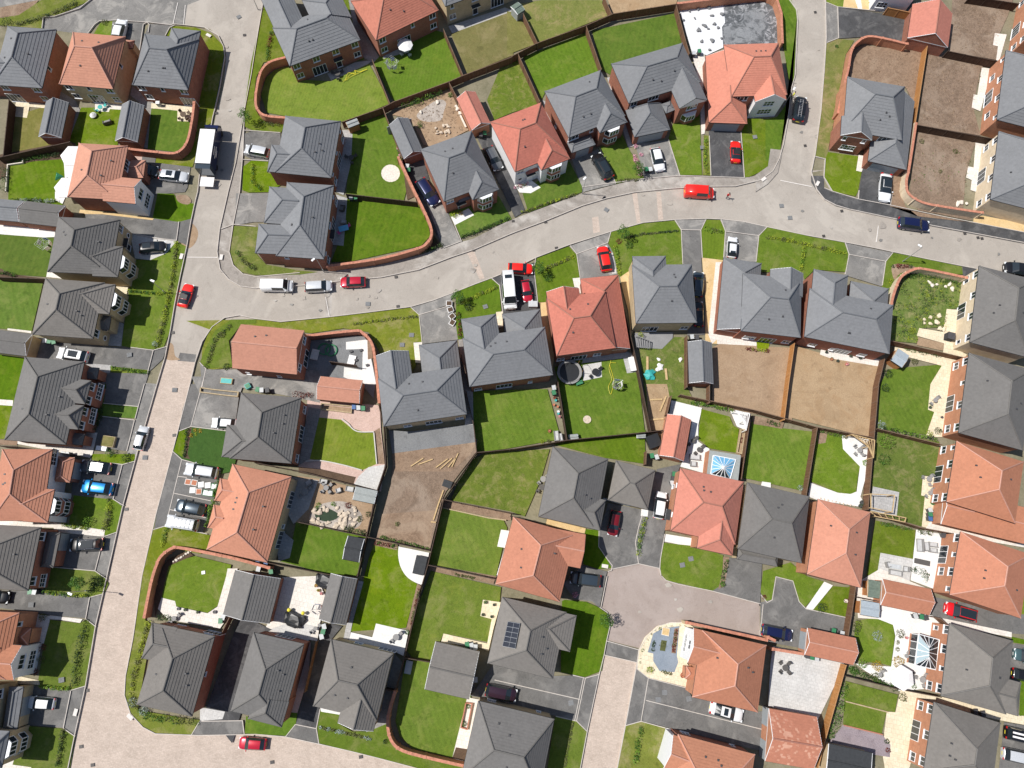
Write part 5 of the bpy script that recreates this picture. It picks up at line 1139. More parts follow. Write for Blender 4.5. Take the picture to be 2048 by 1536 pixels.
sheet('pavement', '03', '1600,1050 1800,1085 1780,1145 1600,1160', 'slab_silver')
# verge along block paving
sheet('verge', 'f', '285,1152 312,1033 380,1045 420,1085 415,1100 330,1100 290,1240 305,1250 275,1420 360,1435 400,1440 384,1469 312,1466 287,1453 262,1426 251,1390 253,1352 268,1277', 'lawn_verge')
sheet('lawn', '02', '1230,1165 1330,1140 1680,1210 1650,1330 1600,1360 1350,1310 1260,1400 1200,1536 1140,1536', 'lawn_verge')
sheet('lawn', '03', '1310,0 1340,-100 1560,-160 1850,-90 1800,150 1740,240 1660,295 1400,240 1270,180', 'lawn')
sheet('patio', '03', '1820,-60 1900,-60 1830,320 1760,420 1350,350 1250,250 1280,170 1400,200 1410,245 1660,298 1740,245 1810,0', 'slab_pale'); sheet('soil_bed', '03', '1230,150 1300,-70 1340,-130 1500,-200 1550,-165 1350,-80 1290,180 1240,330', 'soil_dark')
# left mid drive and gardens
sheet('driveway', '02', '1640,0 1900,-30 1940,20 1910,110 1880,340 1805,375 1530,340', 'tarmac_mid'); sheet('pavement', '02', '1530,0 1640,0 1530,340 1435,378 1460,200', 'tarmac_grey')
sheet('lawn', '02', '1440,378 1530,345 1810,375 1780,580 1890,600 1860,700 1760,720 1460,605 1385,540', 'lawn_deep'); sheet('verge', '02', '1435,378 1500,360 1470,590 1390,540', 'lawn'); sheet('soil_bed', '02', '1500,360 1535,345 1500,560 1520,600 1465,590', 'soil_dark')
sheet('pavement', '02', '1380,545 1455,605 1330,1135 1230,1165 1250,1060', 'tarmac_grey'); sheet('driveway', '02', '1458,607 1770,680 1720,900 1620,1195 1330,1135', 'tarmac_grey')
sheet('pavement', '02', '1530,-60 1640,-60 1600,90 1560,0', 'tarmac_mid'); sheet('driveway', '01', '1600,1370 1660,1420 1910,1420 2048,1470 2560,1510 2560,1650 1900,1560 1620,1620', 'tarmac_mid')
sheet('lawn', '01', '1600,1360 1650,1240 1720,1110 1850,1020 2048,1018 2048,1050 1930,1060 1830,1190 1860,1400 1660,1410', 'lawn')
# bottom centre court
sheet('driveway', '22', '770,950 1040,1005 1160,680 1350,640 1330,700 1215,1200 1180,1475 1010,1437 800,1480 695,1300 700,1170', 'tarmac_grey'); sheet('patio', '22', '1035,1000 1090,1010 1085,1060 1030,1055', 'slab_white'); sheet('patio', '22', '1230,1200 1480,1240 1480,1280 1420,1300 1220,1260', 'slab_white')
sheet('lawn', '22', '585,1160 700,1170 695,1300 770,1420 800,1470 690,1480 570,1440', 'lawn_rich'); sheet('gravel_path', '22', '280,1080 590,1155 580,1200 270,1130', 'gravel_gold')
sheet('lawn', '22', '1215,1270 1500,1300 1690,1370 1680,1550 1660,1640 1600,1657 1235,1570 1190,1520 1185,1420', 'lawn'); sheet('driveway', '22', '1690,1380 2000,1430 1985,1760 1600,1657 1690,1600', 'tarmac_grey'); sheet('soil_bed', '22', '1690,1380 1740,1385 1700,1620 1650,1640 1685,1500', 'soil_brown')
sheet('patio', '22', '1275,130 1520,190 1490,330 1490,460 1580,520 1560,720 1345,660 1400,540 1440,300 1260,240', 'slab_white'); sheet('patio', '22', '1745,215 1900,230 1870,370 1800,340', 'slab_white'); sheet('lawn', '22', '1515,200 1740,260 1770,330 1815,360 1795,550 1580,515 1490,440 1500,330', 'lawn', smooth=False)
sheet('patio', '22', '1580,530 1830,570 1810,770 1560,710', 'slab_grey'); sheet('soil_bed', '22', '1820,360 1862,368 1825,570 1790,555', 'soil_tan')
sheet('lawn', '22', '1920,300 2048,340 2400,380 2380,820 2350,860 1850,750', 'lawn_rich_b'); sheet('soil_bed', '22', '1920,250 2180,300 2160,360 2060,340 1930,320', 'soil_brown')
sheet('patio', '22', '2000,780 2070,790 2070,830 1990,820', 'slab_white')
sheet('lawn', '32', '400,355 600,410 720,600 770,650 730,680 700,890 560,870 345,780', 'lawn'); sheet('patio', '32', '590,410 840,450 800,680 740,900 790,990 400,930 320,900 340,790 560,870 660,880 710,860 735,660 600,520', 'slab_white'); sheet('soil_bed', '32', '400,370 480,375 460,470 400,480', 'soil_brown')
sheet('lawn', '32', '345,790 346,790 346,791', 'lawn') if False else None
sheet('lawn', '31', '960,1420 1130,1400 1390,1380 1370,1536 1310,1740 1340,1760 1320,1900 1270,1940 880,1890 900,1536', 'lawn_rich_b'); sheet('patio', '31', '1010,1240 1590,1340 1550,1536 1400,1960 1260,1960 1330,1760 1280,1740 1300,1536 1390,1390 1000,1290', 'slab_buff')
sheet('lawn', '32', '880,370 1370,460 1370,560 1330,740 1250,730 1225,890 1255,900 1230,1140 850,1030 830,800', 'lawn_weedy'); sheet('patio', '32', '1240,735 1330,745 1330,860 1390,1180 1230,1140 1255,900 1225,890', 'slab_buff'); sheet('patio', '32', '840,820 1050,865 1030,1060 810,1010', 'slab_grey')
sheet('lawn', '32', '860,1090 1180,1170 1160,1400 900,1350 880,1536 790,1530', 'lawn'); sheet('patio', '32', '1185,1165 1390,1200 1360,1536 1330,1640 1140,1570 1160,1400', 'slab_white'); sheet('patio', '32', '900,1350 1160,1400 1130,1600 870,1540', 'slab_silver')
sheet('lawn', '31', '100,1700 101,1700 101,1701', 'lawn') if False else None
sheet('lawn', '33', '-40,-40 180,-110 310,0 450,45 440,90 290,255 240,200 195,40 60,0 30,190 -10,210 -60,130', 'lawn'); sheet('side_path', '33', '450,45 520,75 360,270 300,262', 'slab_white'); sheet('lawn', '33', '520,80 640,90 700,60 640,330 360,270', 'lawn')
sheet('driveway', '33', '-60,210 30,190 60,5 195,40 245,205 300,262 640,335 610,480 340,420 280,580 0,530 -60,500', 'tarmac_grey')
sheet('patio', '33', '40,560 290,610 610,690 590,760 400,1150 380,1130 0,1040 20,700', 'slab_silver')
sheet('lawn', '33', '700,360 870,330 1000,390 1015,480 985,720 900,700 720,680 740,560 690,480', 'lawn'); sheet('patio', '33', '890,230 1380,330 1300,900 1050,920 780,760 700,700 900,720 985,725 1020,480 1000,390 870,340', 'slab_white')
sheet('lawn', '33', '620,840 1040,950 1015,1090 950,1080 910,1260 600,1190', 'lawn'); sheet('patio', '33', '1060,910 1400,970 1300,1040 1130,1536 960,1700 920,1450 930,1250 950,1085 1020,1090', 'slab_buff'); sheet('gravel_bed', '33', '600,1190 910,1265 980,1350 975,1450 850,1430 500,1345 480,1340', 'gravel_purple')
sheet('driveway', '33', '1340,170 2048,310 2300,360 2300,480 1940,460 1380,370 1290,290', 'tarmac_grey'); sheet('side_path', '33', '1380,335 1950,450 1950,490 1375,385', 'slab_pale'); sheet('driveway', '33', '1960,540 2300,590 2300,900 2010,850 1920,830', 'tarmac_grey'); sheet('side_path', '33', '1400,970 2000,1110 2100,1130 2100,1200 1890,1160 1300,1040', 'slab_buff'); sheet('driveway', '33', '1890,1170 2300,1230 2300,1700 1840,1600', 'tarmac_grey'); sheet('lawn', '33', '2020,840 2300,880 2300,1100 2010,1120', 'lawn_rich')
sheet('lawn', '33', '1950,485 2100,520 2100,555 1950,530', 'lawn_rich'); sheet('lawn', '33', '2020,80 2200,100 2200,330 2010,300', 'lawn')
sheet('patio', '32', '1300,1100 2300,1310 2300,1350 1250,1170', 'slab_pale')
sheet('patio', '33', '700,60 900,-60 1130,40 1300,110 1330,200 1290,300 900,240 880,345 720,335', 'slab_pale')
# bottom centre
sheet('lawn', '23', '420,190 590,205 690,250 760,300 782,400 755,520 715,760 585,808 390,770 400,200', 'lawn_rich')
sheet('driveway', '22', '560,1450 760,1500 700,1790 640,1740 500,1720 410,1600', 'tarmac_grey'); sheet('driveway', '23', '-140,690 330,800 500,795 580,820 515,1155 350,1120 -100,1000 -330,960', 'tarmac_grey'); sheet('pavement', '23', '585,815 695,785 603,1245 518,1158', 'tarmac_grey')
sheet('lawn', '23', '350,1125 510,1160 600,1250 545,1536 520,1700 260,1700 340,1150', 'lawn'); sheet('pavement', '23', '995,740 1088,815 1030,1160 910,1195', 'tarmac_grey'); sheet('driveway', '23', '1090,815 1400,895 1440,970 1960,1090 2048,1070 1990,1400 1040,1160', 'tarmac_grey')
sheet('lawn', '23', '910,1198 1030,1162 1225,1210 1240,1400 1200,1700 820,1700 840,1536', 'lawn_verge'); sheet('patio', '23', '1235,1215 1310,1235 1280,1385 1215,1370', 'slab_white')
sheet('patio', '23', '1395,370 1270,368 1160,400 1060,490 1010,600 1000,740 1090,812 1400,890 1460,780 1400,700 1470,420', 'slab_buff'); sheet('gravel_garden', '23', '1200,420 1340,400 1320,640 1330,690 1300,770 1180,760 1130,680 1130,620 1085,610 1130,460', 'gravel_slate')
sheet('soil_bed', '23', '1300,420 1335,415 1310,620 1275,615', 'soil_brown'); sheet('soil_bed', '23', '1195,512 1240,518 1225,602 1182,596', 'leaf_olive')
# kerb lines -------------------------------------------------------
for t, s in (('f', '531,-20 512,92 503,150 490,218 472,325 457,384 440,459 435,504 441,539 458,559 482,573 512,577 607,571 687,562 762,555 837,540 902,515 947,500 1024,467 1086,444 1164,412 1214,397 1269,385 1340,378 1400,374 1470,373 1520,361 1545,343 1558,318 1566,290 1575,240 1583,175 1590,150 1595,40 1592,20 1578,0 1560,-30'),
             ('f', '489,235 487,300 480,384 467,450 459,504 467,531 487,549 512,554 600,546'),
             ('f', '1650,-20 1652,75 1648,140 1641,225 1630,307 1622,345 1633,380 1648,399 1671,411 1698,419 1788,438 1861,451 2048,486'),
             ('f', '391,725 405,684 425,654 450,636 480,631 512,638 562,644 662,634 737,625 822,614 867,601 912,584 952,568 982,557 1024,540 1071,516 1136,491 1221,464 1286,446 1349,440 1411,438 1441,439 1486,444 1536,455 1611,471 1688,485 1741,495 1788,505 1861,520 1926,533 2048,556'),
             ('f', '345,49 370,51 410,56 437,72 448,95 450,115 440,175 430,220 426,235 420,270 405,300 396,384 390,408 382,446 375,489 360,559 350,609 341,664 331,714'),
             ('f', '331,714 315,768 276,903 245,1018 215,1152 192,1252 172,1372 150,1472 137,1536'),
             ('f', '391,725 381,768 347,900 312,1033 285,1152 267,1277 252,1352 250,1390 262,1427 287,1454 312,1467 397,1470 512,1468 572,1473 637,1487 702,1502 762,1517 834,1536 900,1556'),
             ('23', '735,630 695,790 600,1240 545,1536'), ('23', '1000,690 905,1200 840,1536'), ('23', '735,630 1000,690'), ('23', '755,518 1015,590'),
             ('23', '700,250 760,290 782,400 755,518 735,630'), ('23', '1000,740 1000,690 1015,590 1080,480 1180,395 1270,370 1400,370'), ('23', '1195,0 1230,35 1330,65 1600,120 1985,222'), ('22', '1180,1475 1190,1530'), ('22', '800,1480 1010,1437 1180,1475'),
             ('22', '695,1170 692,1300 760,1400 800,1450 795,1490 765,1500'), ('22', '1040,1050 1010,1150 985,1270 1010,1437'), ('22', '1220,1200 1185,1400 1180,1475'), ('23', '760,0 710,250'), ('33', '1985,225 1980,500') if False else ('23', '2005,225 1980,500'),
             ('23', '585,818 515,1158'), ('23', '570,815 500,1155'), ('23', '1088,815 1030,1160'), ('23', '480,790 585,815 695,785'), ('23', '350,1120 515,1158 603,1245'), ('23', '995,740 1090,815 1400,895'), ('23', '905,1195 1030,1160 1230,1215'), ('23', '-140,830 540,985'), ('23', '1070,993 2000,1225'),
             ('03', '722,168 690,340'), ('03', '730,168 830,142'), ('03', '692,342 772,405'), ('03', '572,915 512,1215'), ('03', '575,912 683,880'), ('03', '515,1218 605,1280'), ('03', '1600,1160 1945,1155'), ('03', '1600,1160 1535,1270'), ('03', '1943,1153 1957,1262'), ('13', '318,1185 240,1282'), ('13', '318,1185 485,1218 505,1338'), ('13', '515,1060 485,1218'),
             ('02', '982,648 910,922'), ('02', '1085,618 985,645 870,630'), ('02', '910,922 995,972'), ('02', '1160,0 1110,182'), ('02', '1110,182 1085,278'), ('02', '830,155 1110,182'), ('02', '805,258 1080,290'), ('02', '1080,290 1018,538'), ('02', '835,1222 765,1495'), ('02', '840,1220 940,1185'), ('02', '400,1462 765,1495 860,1560'),
             ('02', '1630,-30 1530,342'), ('02', '1435,378 1530,342 1810,376'), ('02', '1385,540 1458,605 1770,690'), ('02', '1458,605 1330,1135'), ('02', '1230,1165 1330,1135 1660,1200'), ('02', '1430,740 1500,748'), ('02', '1398,875 1690,935'), ('02', '1365,1005 1650,1070'),
             ('01', '1435,240 1415,392'), ('01', '1040,330 1240,372 1415,390'), ('01', '1230,1268 1180,1465'), ('01', '1050,1245 1230,1268 1340,1238'), ('01', '1600,1365 1650,1415 1620,1560'), ('01', '1770,300 1870,262 2048,278'),
             ('11', '1240,925 1305,985 1330,1210'), ('11', '1305,985 1540,915'), ('11', '1885,692 1948,750 1975,970'), ('21', '465,432 517,498 545,690'), ('21', '517,498 765,408'), ('21', '765,408 790,320'), ('21', '190,530 175,620 205,880'), ('21', '1302,228 1352,305 1365,580'), ('21', '1352,305 1505,308'), ('21', '1550,222 1508,308 1520,530'), ('21', '1670,222 1705,318 1690,540'), ('21', '1705,318 1970,352'), ('21', '2042,278 1972,352 1950,560'),
             ('31', '615,408 645,502 615,660'), ('31', '645,502 938,558'), ('31', '995,487 938,558 910,750'), ('31', '447,-30 520,0 720,60 975,108 1400,200 2048,325'), ('31', '975,108 990,20'), ('31', '720,60 725,-10'), ('30', '455,20 555,60 562,308 470,345'), ('30', '555,60 900,95 1100,130'), ('30', '375,1255 455,1275 445,1420 510,1530'),
             ('10', '-100,1045 195,1065'), ('10', '-100,1280 100,1292'), ('20', '700,1190 830,1470'), ('20', '1250,1120 1342,1412'), ('20', '1830,1060 1857,1425'), ('20', '1576,1090 1590,1408'), ('20', '560,1500 1060,1432 1342,1408 1860,1425'), ('11', '1590,265 1645,400'), ('11', '1500,450 1645,395'),
             ('00', '350,140 340,230'), ('00', '740,-10 640,70 440,135 350,140'), ('00', '700,280 760,200 800,172 920,166 1190,182 1380,205'), ('00', '1118,420 1150,200 1180,182 1198,200 1190,262'), ('00', '1325,290 1360,225 1400,206'), ('33', '60,5 30,190 -10,212 -60,150'), ('33', '60,5 195,40 245,205 300,262 640,335')):
    kerb(t, s)
# ================================================================ HOUSES
RS, RBR, RWM = ('roof_slate_blue', 'ridge_slate'), ('roof_slate_brown', 'ridge_brown'), ('roof_slate_warm', 'ridge_brown')
RT, RP, RO, RR_ = ('roof_terracotta', 'ridge_red'), ('roof_pink', 'ridge_pale'), ('roof_orange', 'ridge_pale'), ('roof_red', 'ridge_red')
def H_(label, key, roof, wall, blocks, **k): return house(label, key, roof[0], roof[1], wall, blocks, **k)
def GA(label, key, roof, wall, blocks, **k): return house(label, key, roof[0], roof[1], wall, blocks, name='garage', cat='garage', vents=0, pipes=False, **k)
H_('grey hipped red brick house cut off at the top left corner', 'grey house in the top left corner', RS, 'brick_red', [RB('00', '450,245 335,710 -60,672 65,205', '125,265', '80,455', win={1: 'w-w|w-P', 0: '--s-|----'}), WB('00', '-300,430 -330,610 -55,660 -5,470')])
H_('terracotta roofed buff brick house, second from the top left corner', 'terracotta buff house at top left', RP, 'brick_buff', [RB('00', '482,675 908,712 1000,295 578,258', '590,390', '730,395', win={0: 'w-s-w|w-P-w', 1: '-s-|---'}), WB('00', '1078,328 1060,390 990,380 1000,318', None, z=2.9)])
H_('grey roofed red brick house on the corner beside the lorry lane at top left', 'grey corner house at top left', RS, 'brick_red', [RB('00', '1065,680 1508,722 1590,315 1155,275', '1190,400', '1330,405', win={0: 'w-s-w|w--P'}), WB('00', '1370,225 1605,250 1590,315 1360,293', '1405,315')])
GA('grey gabled brick garage between the dry olive lawn and the green lawn', 'narrow garage at far top left', RS, 'brick_red', [RB('00', '550,825 490,1105 310,1088 370,808', 'G', 'G', z=2.5)])
GA('grey gabled brick garage left of the small lawn with the curved wall', 'garage beside curved wall at top left', RS, 'brick_red', [RB('00', '1155,850 1100,1140 922,1120 978,830', 'G', 'G', z=2.5)])
H_('terracotta house with a white rendered east gable, below the three top left houses', 'terracotta house with white gable at left', RP, 'brick_red', [RB('f', '256,294 234,402 136,391 158,285', '178,302', '172,350', win={0: '-W---|-----'}), WB('f', '282,360 271,409 234,403 246,354', 'G', mat='render_white', win={0: 'W|C'}), WB('00', '1165,1290 1145,1425 1060,1420 1080,1275', None, z=2.7, slope=.4)])
GA('brown-grey garage with an east gable at the left edge', 'left edge upper garage', RBR, 'brick_red', [RB('01', '165,240 470,280 530,108 200,75', 'G', 'G', z=2.5)])
GA('paler grey garage cut by the left edge, joined to a darker one', 'pale garage at left edge', RS, 'brick_red', [RB('01', '-120,213 150,238 188,73 -90,50', 'G', 'G', z=2.44)])
H_('brown-grey roofed buff house with a two storey white bay and a dark car in front', 'buff bay house upper left', RBR, 'brick_buff', [RB('01', '955,235 880,672 380,625 475,190', '595,305', '565,430', win={0: 'w----|od---'}), WB('01', '990,440 938,682 880,675 915,432', '735,495', win={0: 'B|B'}), ])
H_('brown-grey roofed buff house with bay and dark porch beside the white off-road car', 'buff bay house lower left', RWM, 'brick_buff', [RB('01', '840,735 740,1180 265,1130 365,685', '475,815', '440,940', win={0: '----w|---do'}), WB('01', '925,742 873,978 785,968 835,735', '650,800', win={0: 'B|B'}), WB('01', '893,990 868,1108 800,1095 815,985', None, z=2.9, slope=.5)])
GA('brown-grey garage at the left edge beside the white car', 'left edge middle garage', RBR, 'brick_buff', [RB('01', '-150,1270 210,1310 260,1140 -100,1090', 'G', 'G', z=2.5)])
H_('large dark roofed semi-detached pair with two east gables on the left side', 'pair of semis on the left', RBR, 'brick_red', [RB('f', '169,725 131,890 10,878 50,713', '69,753', '52,828', win={0: 'd-----d|-------'}), WB('f', '182,764 170,809 151,805 163,757', None, win={0: 'w-w|C-'}), WB('f', '168,813 156,859 140,857 150,808', None, win={0: 'w-w|C-'}), WB('01', '795,1410 770,1500 690,1490 705,1400', None, z=2.8, slope=.4), WB('02', '680,400 655,490 560,475 580,390', None, z=2.8, slope=.4)])
H_('orange roofed white house with a curved white bay and attached garage at the left edge', 'orange white-fronted house at left', RO, 'render_white', [RB('02', '430,545 320,1105 -60,1080 10,500', '45,690', '5,880', win={0: 'C-----|------'}), WB('02', '440,845 378,1110 320,1105 370,840', '165,945', win={0: 'B|B'}), RB('02', '598,592 560,790 425,775 470,578', None, None, z=2.7, slope=.5, mat='brick_red', win={0: '|G'})])
H_('brown-grey house with dark attached garage, left edge below the orange house', 'brown-grey house at left edge', RWM, 'brick_red', [RB('f', '82,1059 55,1186 -60,1170 -33,1045', None, None, win={0: 'w--w|---c'}), RB('02', '485,1195 425,1470 330,1460 385,1180', None, None, z=2.7, slope=.5, win={0: '|G-'})])
H_('orange roofed house with a white gable facing the block paved street, bottom left', 'orange house with white gable, bottom left', RO, 'brick_orange', [RB('f', '39,1229 10,1362 -90,1350 -61,1217', None, None, win={0: 's--|-d-'}), WB('f', '44,1291 27,1361 10,1358 25,1290', 'G', mat='render_white', win={0: 'W|C'}), WB('03', '250,410 228,552 110,550 140,420', None, z=2.9, slope=.6)])
H_('buff house with dark garage roof and white bay cut off in the bottom left corner', 'buff house in the bottom left corner', RS, 'brick_buff', [RB('03', '-10,900 -120,1536 -500,1450 -430,850', None, None, win={0: 'w---|----'}), RB('03', '195,890 130,1225 30,1230 70,885', None, None, z=2.7, slope=.5, win={0: '|-G-'}), WB('03', '80,1240 10,1536 -60,1530 0,1240', None, win={0: 'B|B'})])
# top centre
H_('big grey roofed red brick house with two north wings, inside the curved wall', 'big grey house at top', RS, 'brick_red', [RB('10', '265,530 825,325 700,20 140,225', '315,205', '550,115', win={0: 'w-w-w-w|w-P-d-w'}), WB('10', '15,-75 240,-155 365,145 140,225'), WB('10', '375,0 650,-100 700,20 420,125', '545,30')])
H_('terracotta roofed red brick house with the white parasol, cut by the top edge', 'terracotta house at the top edge', RR_, 'brick_red', [RB('10', '925,345 1425,95 1290,-235 795,-10', '1040,0', '1180,-60', win={0: 'w--s-w|w-P--w'})])
H_('buff brick house at the top edge beside the small dry lawn', 'buff house at the top edge', RS, 'brick_buff', [RB('10', '1500,55 2060,-150 1940,-450 1380,-245', None, None, win={0: 's-w--w|w-d-P-'})])
H_('grey roofed brick house, upper of the two beside the lawn with the round stone circle', 'grey house beside the stone circle', RS, 'brick_red', [RB('10', '680,975 598,1425 153,1375 235,925', '390,1020', '370,1185', win={0: 's-s-s|w-P-w'}), WB('10', '125,1158 93,1372 160,1378 195,1165')])
H_('grey roofed brick house with two west hips, directly above the parked white van', 'grey house above the white van', RS, 'brick_red', [RB('f', '668,372 647,520 553,510 574,364', '603,393', '593,450', win={0: 's-w-s|w-Pd-w', 1: '--s|---'}), WB('f', '540,374 528,444 565,450 575,376', '564,404'), WB('f', '518,446 511,504 553,510 560,452', '536,468')])
GA('grey gabled garage beside the building rubble garden', 'grey garage beside the rubble garden', RS, 'brick_red', [RB('10', '1340,1208 1215,945 1068,1000 1180,1275', 'G', 'G', z=2.5, win={1: '|D'})])
GA('terracotta gabled garage beside the building rubble garden', 'terracotta garage by the rubble garden', RT, 'brick_orange', [RB('10', '1875,988 1755,735 1603,785 1725,1040', 'G', 'G', z=2.5)])
H_('blue-grey roofed brick house between two long drives, below the rubble garden', 'grey house below the rubble garden', RS, 'brick_red', [RB('f', '888,402 988,366 946,260 842,300', '898,316', '929,305', win={0: 'w----|-d---'}), WB('f', '946,400 999,378 990,366 938,386', None, win={0: 'B|B'}), WB('11', '1625,85 1725,50 1700,-10 1600,25', None, z=2.8, slope=.4)])
H_('terracotta roofed white fronted house with a bay, above the main road', 'terracotta white-fronted house', RR_, 'render_white', [RB('f', '1029,343 1131,305 1083,204 982,245', '1040,257', '1071,246', mat='render_white', win={0: 'w----|od---'}), WB('f', '1083,341 1139,317 1131,300 1073,322', None, win={0: 'B|B'}), WB('20', '115,1400 220,1360 200,1310 100,1350', None, z=2.8, slope=.4)])
H_('grey roofed brick house right of the terracotta white fronted house', 'grey house with the black car', RS, 'brick_red', [RB('20', '445,1105 895,930 715,560 272,728', '512,775', '680,715', win={0: 'W-s---|------', 3: '|-s-'}), WB('20', '700,1065 920,978 897,930 680,1015', None, win={0: 'B|B'}), RB('20', '480,1225 665,1155 630,1080 440,1140', None, None, z=2.7, slope=.5, win={0: '|G'})])
H_('grey roofed house with half-timbered gable and hipped garage in front', 'grey half-timbered house', RS, 'brick_red', [RB('20', '925,830 1495,660 1375,340 805,510', '1070,505', '1310,435', win={0: 'w-W----|-------'}), WB('20', '1335,870 1560,800 1495,660 1280,720', 'G', gmat='render_white', board='timber_black', win={0: 'W|B'}), RB('20', '1190,815 1258,1025 985,1110 910,890', '1060,835', '1090,905', z=2.7, win={1: '|D'}), RB('20', '1225,912 1295,882 1275,800 1200,830', None, None, z=2.6, slope=.4)])
H_('terracotta roofed house with white gable and long garage beside the white membrane', 'terracotta house by the white membrane', RT, 'brick_red', [RB('f', '1459,193 1568,190 1562,86 1451,90', '1508,112', '1541,110', win={0: '-W-----|-------'}), WB('f', '1510,203 1574,200 1568,185 1508,190', 'G', mat='render_white', win={0: 'c|C'}), RB('20', '1850,450 1875,978 1580,992 1545,460', 'G', '1740,810', z=2.7, win={1: '|D'})])
H_('grey roofed house with brick gable facing down, inside the curved wall top right', 'grey house inside the top right wall', RS, 'brick_red', [RB('30', '590,1040 1050,1115 1110,700 650,615', '860,745', '1000,770', mat='brick_orange', win={0: '----W-|------'}), WB('30', '575,1080 830,1120 835,1080 590,1040', 'G', win={0: 's-s|C'}), RB('30', '1175,800 1105,1345 800,1300 870,755', 'G', '1005,1140', z=2.7, win={1: '|D'})])
GA('terracotta gabled brick garage at the top right drive', 'terracotta garage at top right', RT, 'brick_red', [RB('30', '1475,95 1440,370 1115,310 1155,45', 'G', 'G', z=2.7, win={2: '|', 3: '|D'})])
H_('white rendered house just cut off at the top edge beside gold gravel', 'white house at top edge', RT, 'render_white', [RB('30', '880,-70 1180,-40 1220,-330 920,-360', None, None, win={0: 'w-|c-'})])
H_('red brick house cut off at the top right corner', 'brick house in the top right corner', RS, 'brick_orange', [RB('30', '2050,340 2130,-100 2500,-50 2430,400', None, None, win={0: 'w-w-s-w|w-P--w'})])
H_('grey roofed orange brick house at the right edge, second from the top', 'second house down the right edge', RS, 'brick_orange', [RB('30', '1895,425 1835,975 2300,1060 2370,500', None, None, win={0: 's-w-w-s|-w-X-w-', 1: '----|----'})])
H_('grey roofed cream brick house at the right edge above the gold gravel', 'cream house above the gold gravel', RS, 'brick_cream', [RB('f', '1996,268 1981,404 2100,424 2115,288', None, None, win={0: 'w-w-w-w|w--X--w'})])
# middle
H_('pink roofed brick house with gable ends beside the road junction', 'pink gabled house at the junction', RP, 'brick_red', [RB('f', '466,736 594,749 608,661 481,649', 'G', 'G', board='ridge_red', win={1: 'w-w|-X-', 0: '----|s-s-'})], vents=2)
GA('small pink roofed garage below the stone patio', 'pink garage in the middle left', RP, 'brick_red', [RB('f', '634,797 717,808 727,760 641,754', 'G', 'G', z=2.5)])
H_('brown-grey roofed house facing the pink block patio garden', 'grey house by the pink patio', RBR, 'brick_red', [RB('f', '603,798 581,928 461,915 482,784', '524,825', '516,874', win={0: '-----|w-P-w'}), WB('f', '454,850 444,913 461,915 472,851', '483,884')])
H_('salmon pink roofed buff house beside the row of parked cars', 'salmon roofed house by the parked cars', RP, 'brick_buff', [RB('f', '583,954 534,1124 414,1099 465,928', '492,984', '470,1064', win={0: '------|-P-sP-'}), WB('f', '441,957 430,1000 446,1004 457,960'), WB('f', '428,1010 416,1055 431,1058 443,1012')], vents=5)
GA('double width grey garage beside the round-walled lawn', 'double garage beside the walled lawn', RBR, 'brick_red', [RB('f', '562,1156 538,1248 447,1228 470,1141', 'G', 'G', z=2.5, slope=.55)])
GA('narrow grey garage between the paved yard and a green lawn', 'narrow garage beside the paved yard', RBR, 'brick_red', [RB('f', '714,1158 692,1250 638,1238 662,1147', 'G', 'G', z=2.5)])
H_('grey-brown roofed brick house on the bottom left bend of the block paving', 'grey house on the bottom left bend', RWM, 'brick_red', [RB('03', '1720,490 1530,1125 1100,1025 1285,385', '1370,660', '1300,915', win={0: '--s--|-----', 3: 's-w|w-P'}), WB('03', '1220,375 1135,655 1205,672 1285,390')])
H_('grey roofed brick house above the red car on the bottom street', 'grey house above the bottom red car', RBR, 'brick_red', [RB('f', '607,1289 565,1447 462,1420 508,1264', '527,1338', '514,1388', win={3: '---|-P-'}), WB('f', '497,1437 563,1454 567,1440 501,1423')])
H_('grey-brown roofed buff house with a bottom gable beside the curved wall', 'buff grey-roofed house by the bottom wall', RWM, 'brick_buff', [RB('13', '455,1035 960,1160 1100,620 605,510', '655,845', '805,880', win={2: '----|P-w-'}), WB('13', '655,1172 935,1242 960,1160 675,1095', 'G')])
solar_house = H_('grey-brown roofed house with solar panels, lower centre', 'house with solar panels', RWM, 'brick_buff', [RB('f', '1133,1226 1105,1357 976,1326 1004,1193', '1058,1261', '1051,1300'), WB('f', '1153,1232 1139,1303 1118,1298 1131,1226', '1099,1257')])
GA('wide grey double garage in the lawn at the bottom centre', 'double garage at the bottom centre', RWM, 'brick_buff', [RB('13', '1350,905 1705,985 1785,605 1440,525', 'G', 'G', z=2.6, slope=.5)])
H_('grey roofed house cut off by the bottom edge left of the block paved street', 'grey house at the bottom edge', RBR, 'brick_buff', [RB('f', '958,1402 1111,1439 1075,1590 922,1553', '991,1486', '1050,1501', win={0: '---|w-s'})])
H_('blue-grey roofed buff house above the building plot with the dark gravel strip', 'grey house above the gravel strip', RS, 'brick_buff', [RB('f', '767,853 931,828 922,734 757,757', '806,788', '873,778', win={0: '-----|-w-P-w'}), WB('f', '753,710 818,703 822,744 757,757', 'G'), WB('f', '839,690 914,681 922,745 845,755', '879,716', z=2.7)])
H_('blue-grey roofed brick house left of the terracotta one with the trampoline', 'grey house left of the trampoline', RS, 'brick_red', [RB('f', '940,773 1105,750 1090,654 925,677', '986,704', '1048,696', win={0: '------|w-P-s-'}), WB('f', '926,637 992,629 997,664 925,677', '962,654'), WB('f', '1006,628 1080,619 1086,665 1010,675', '1048,656', z=2.7)])
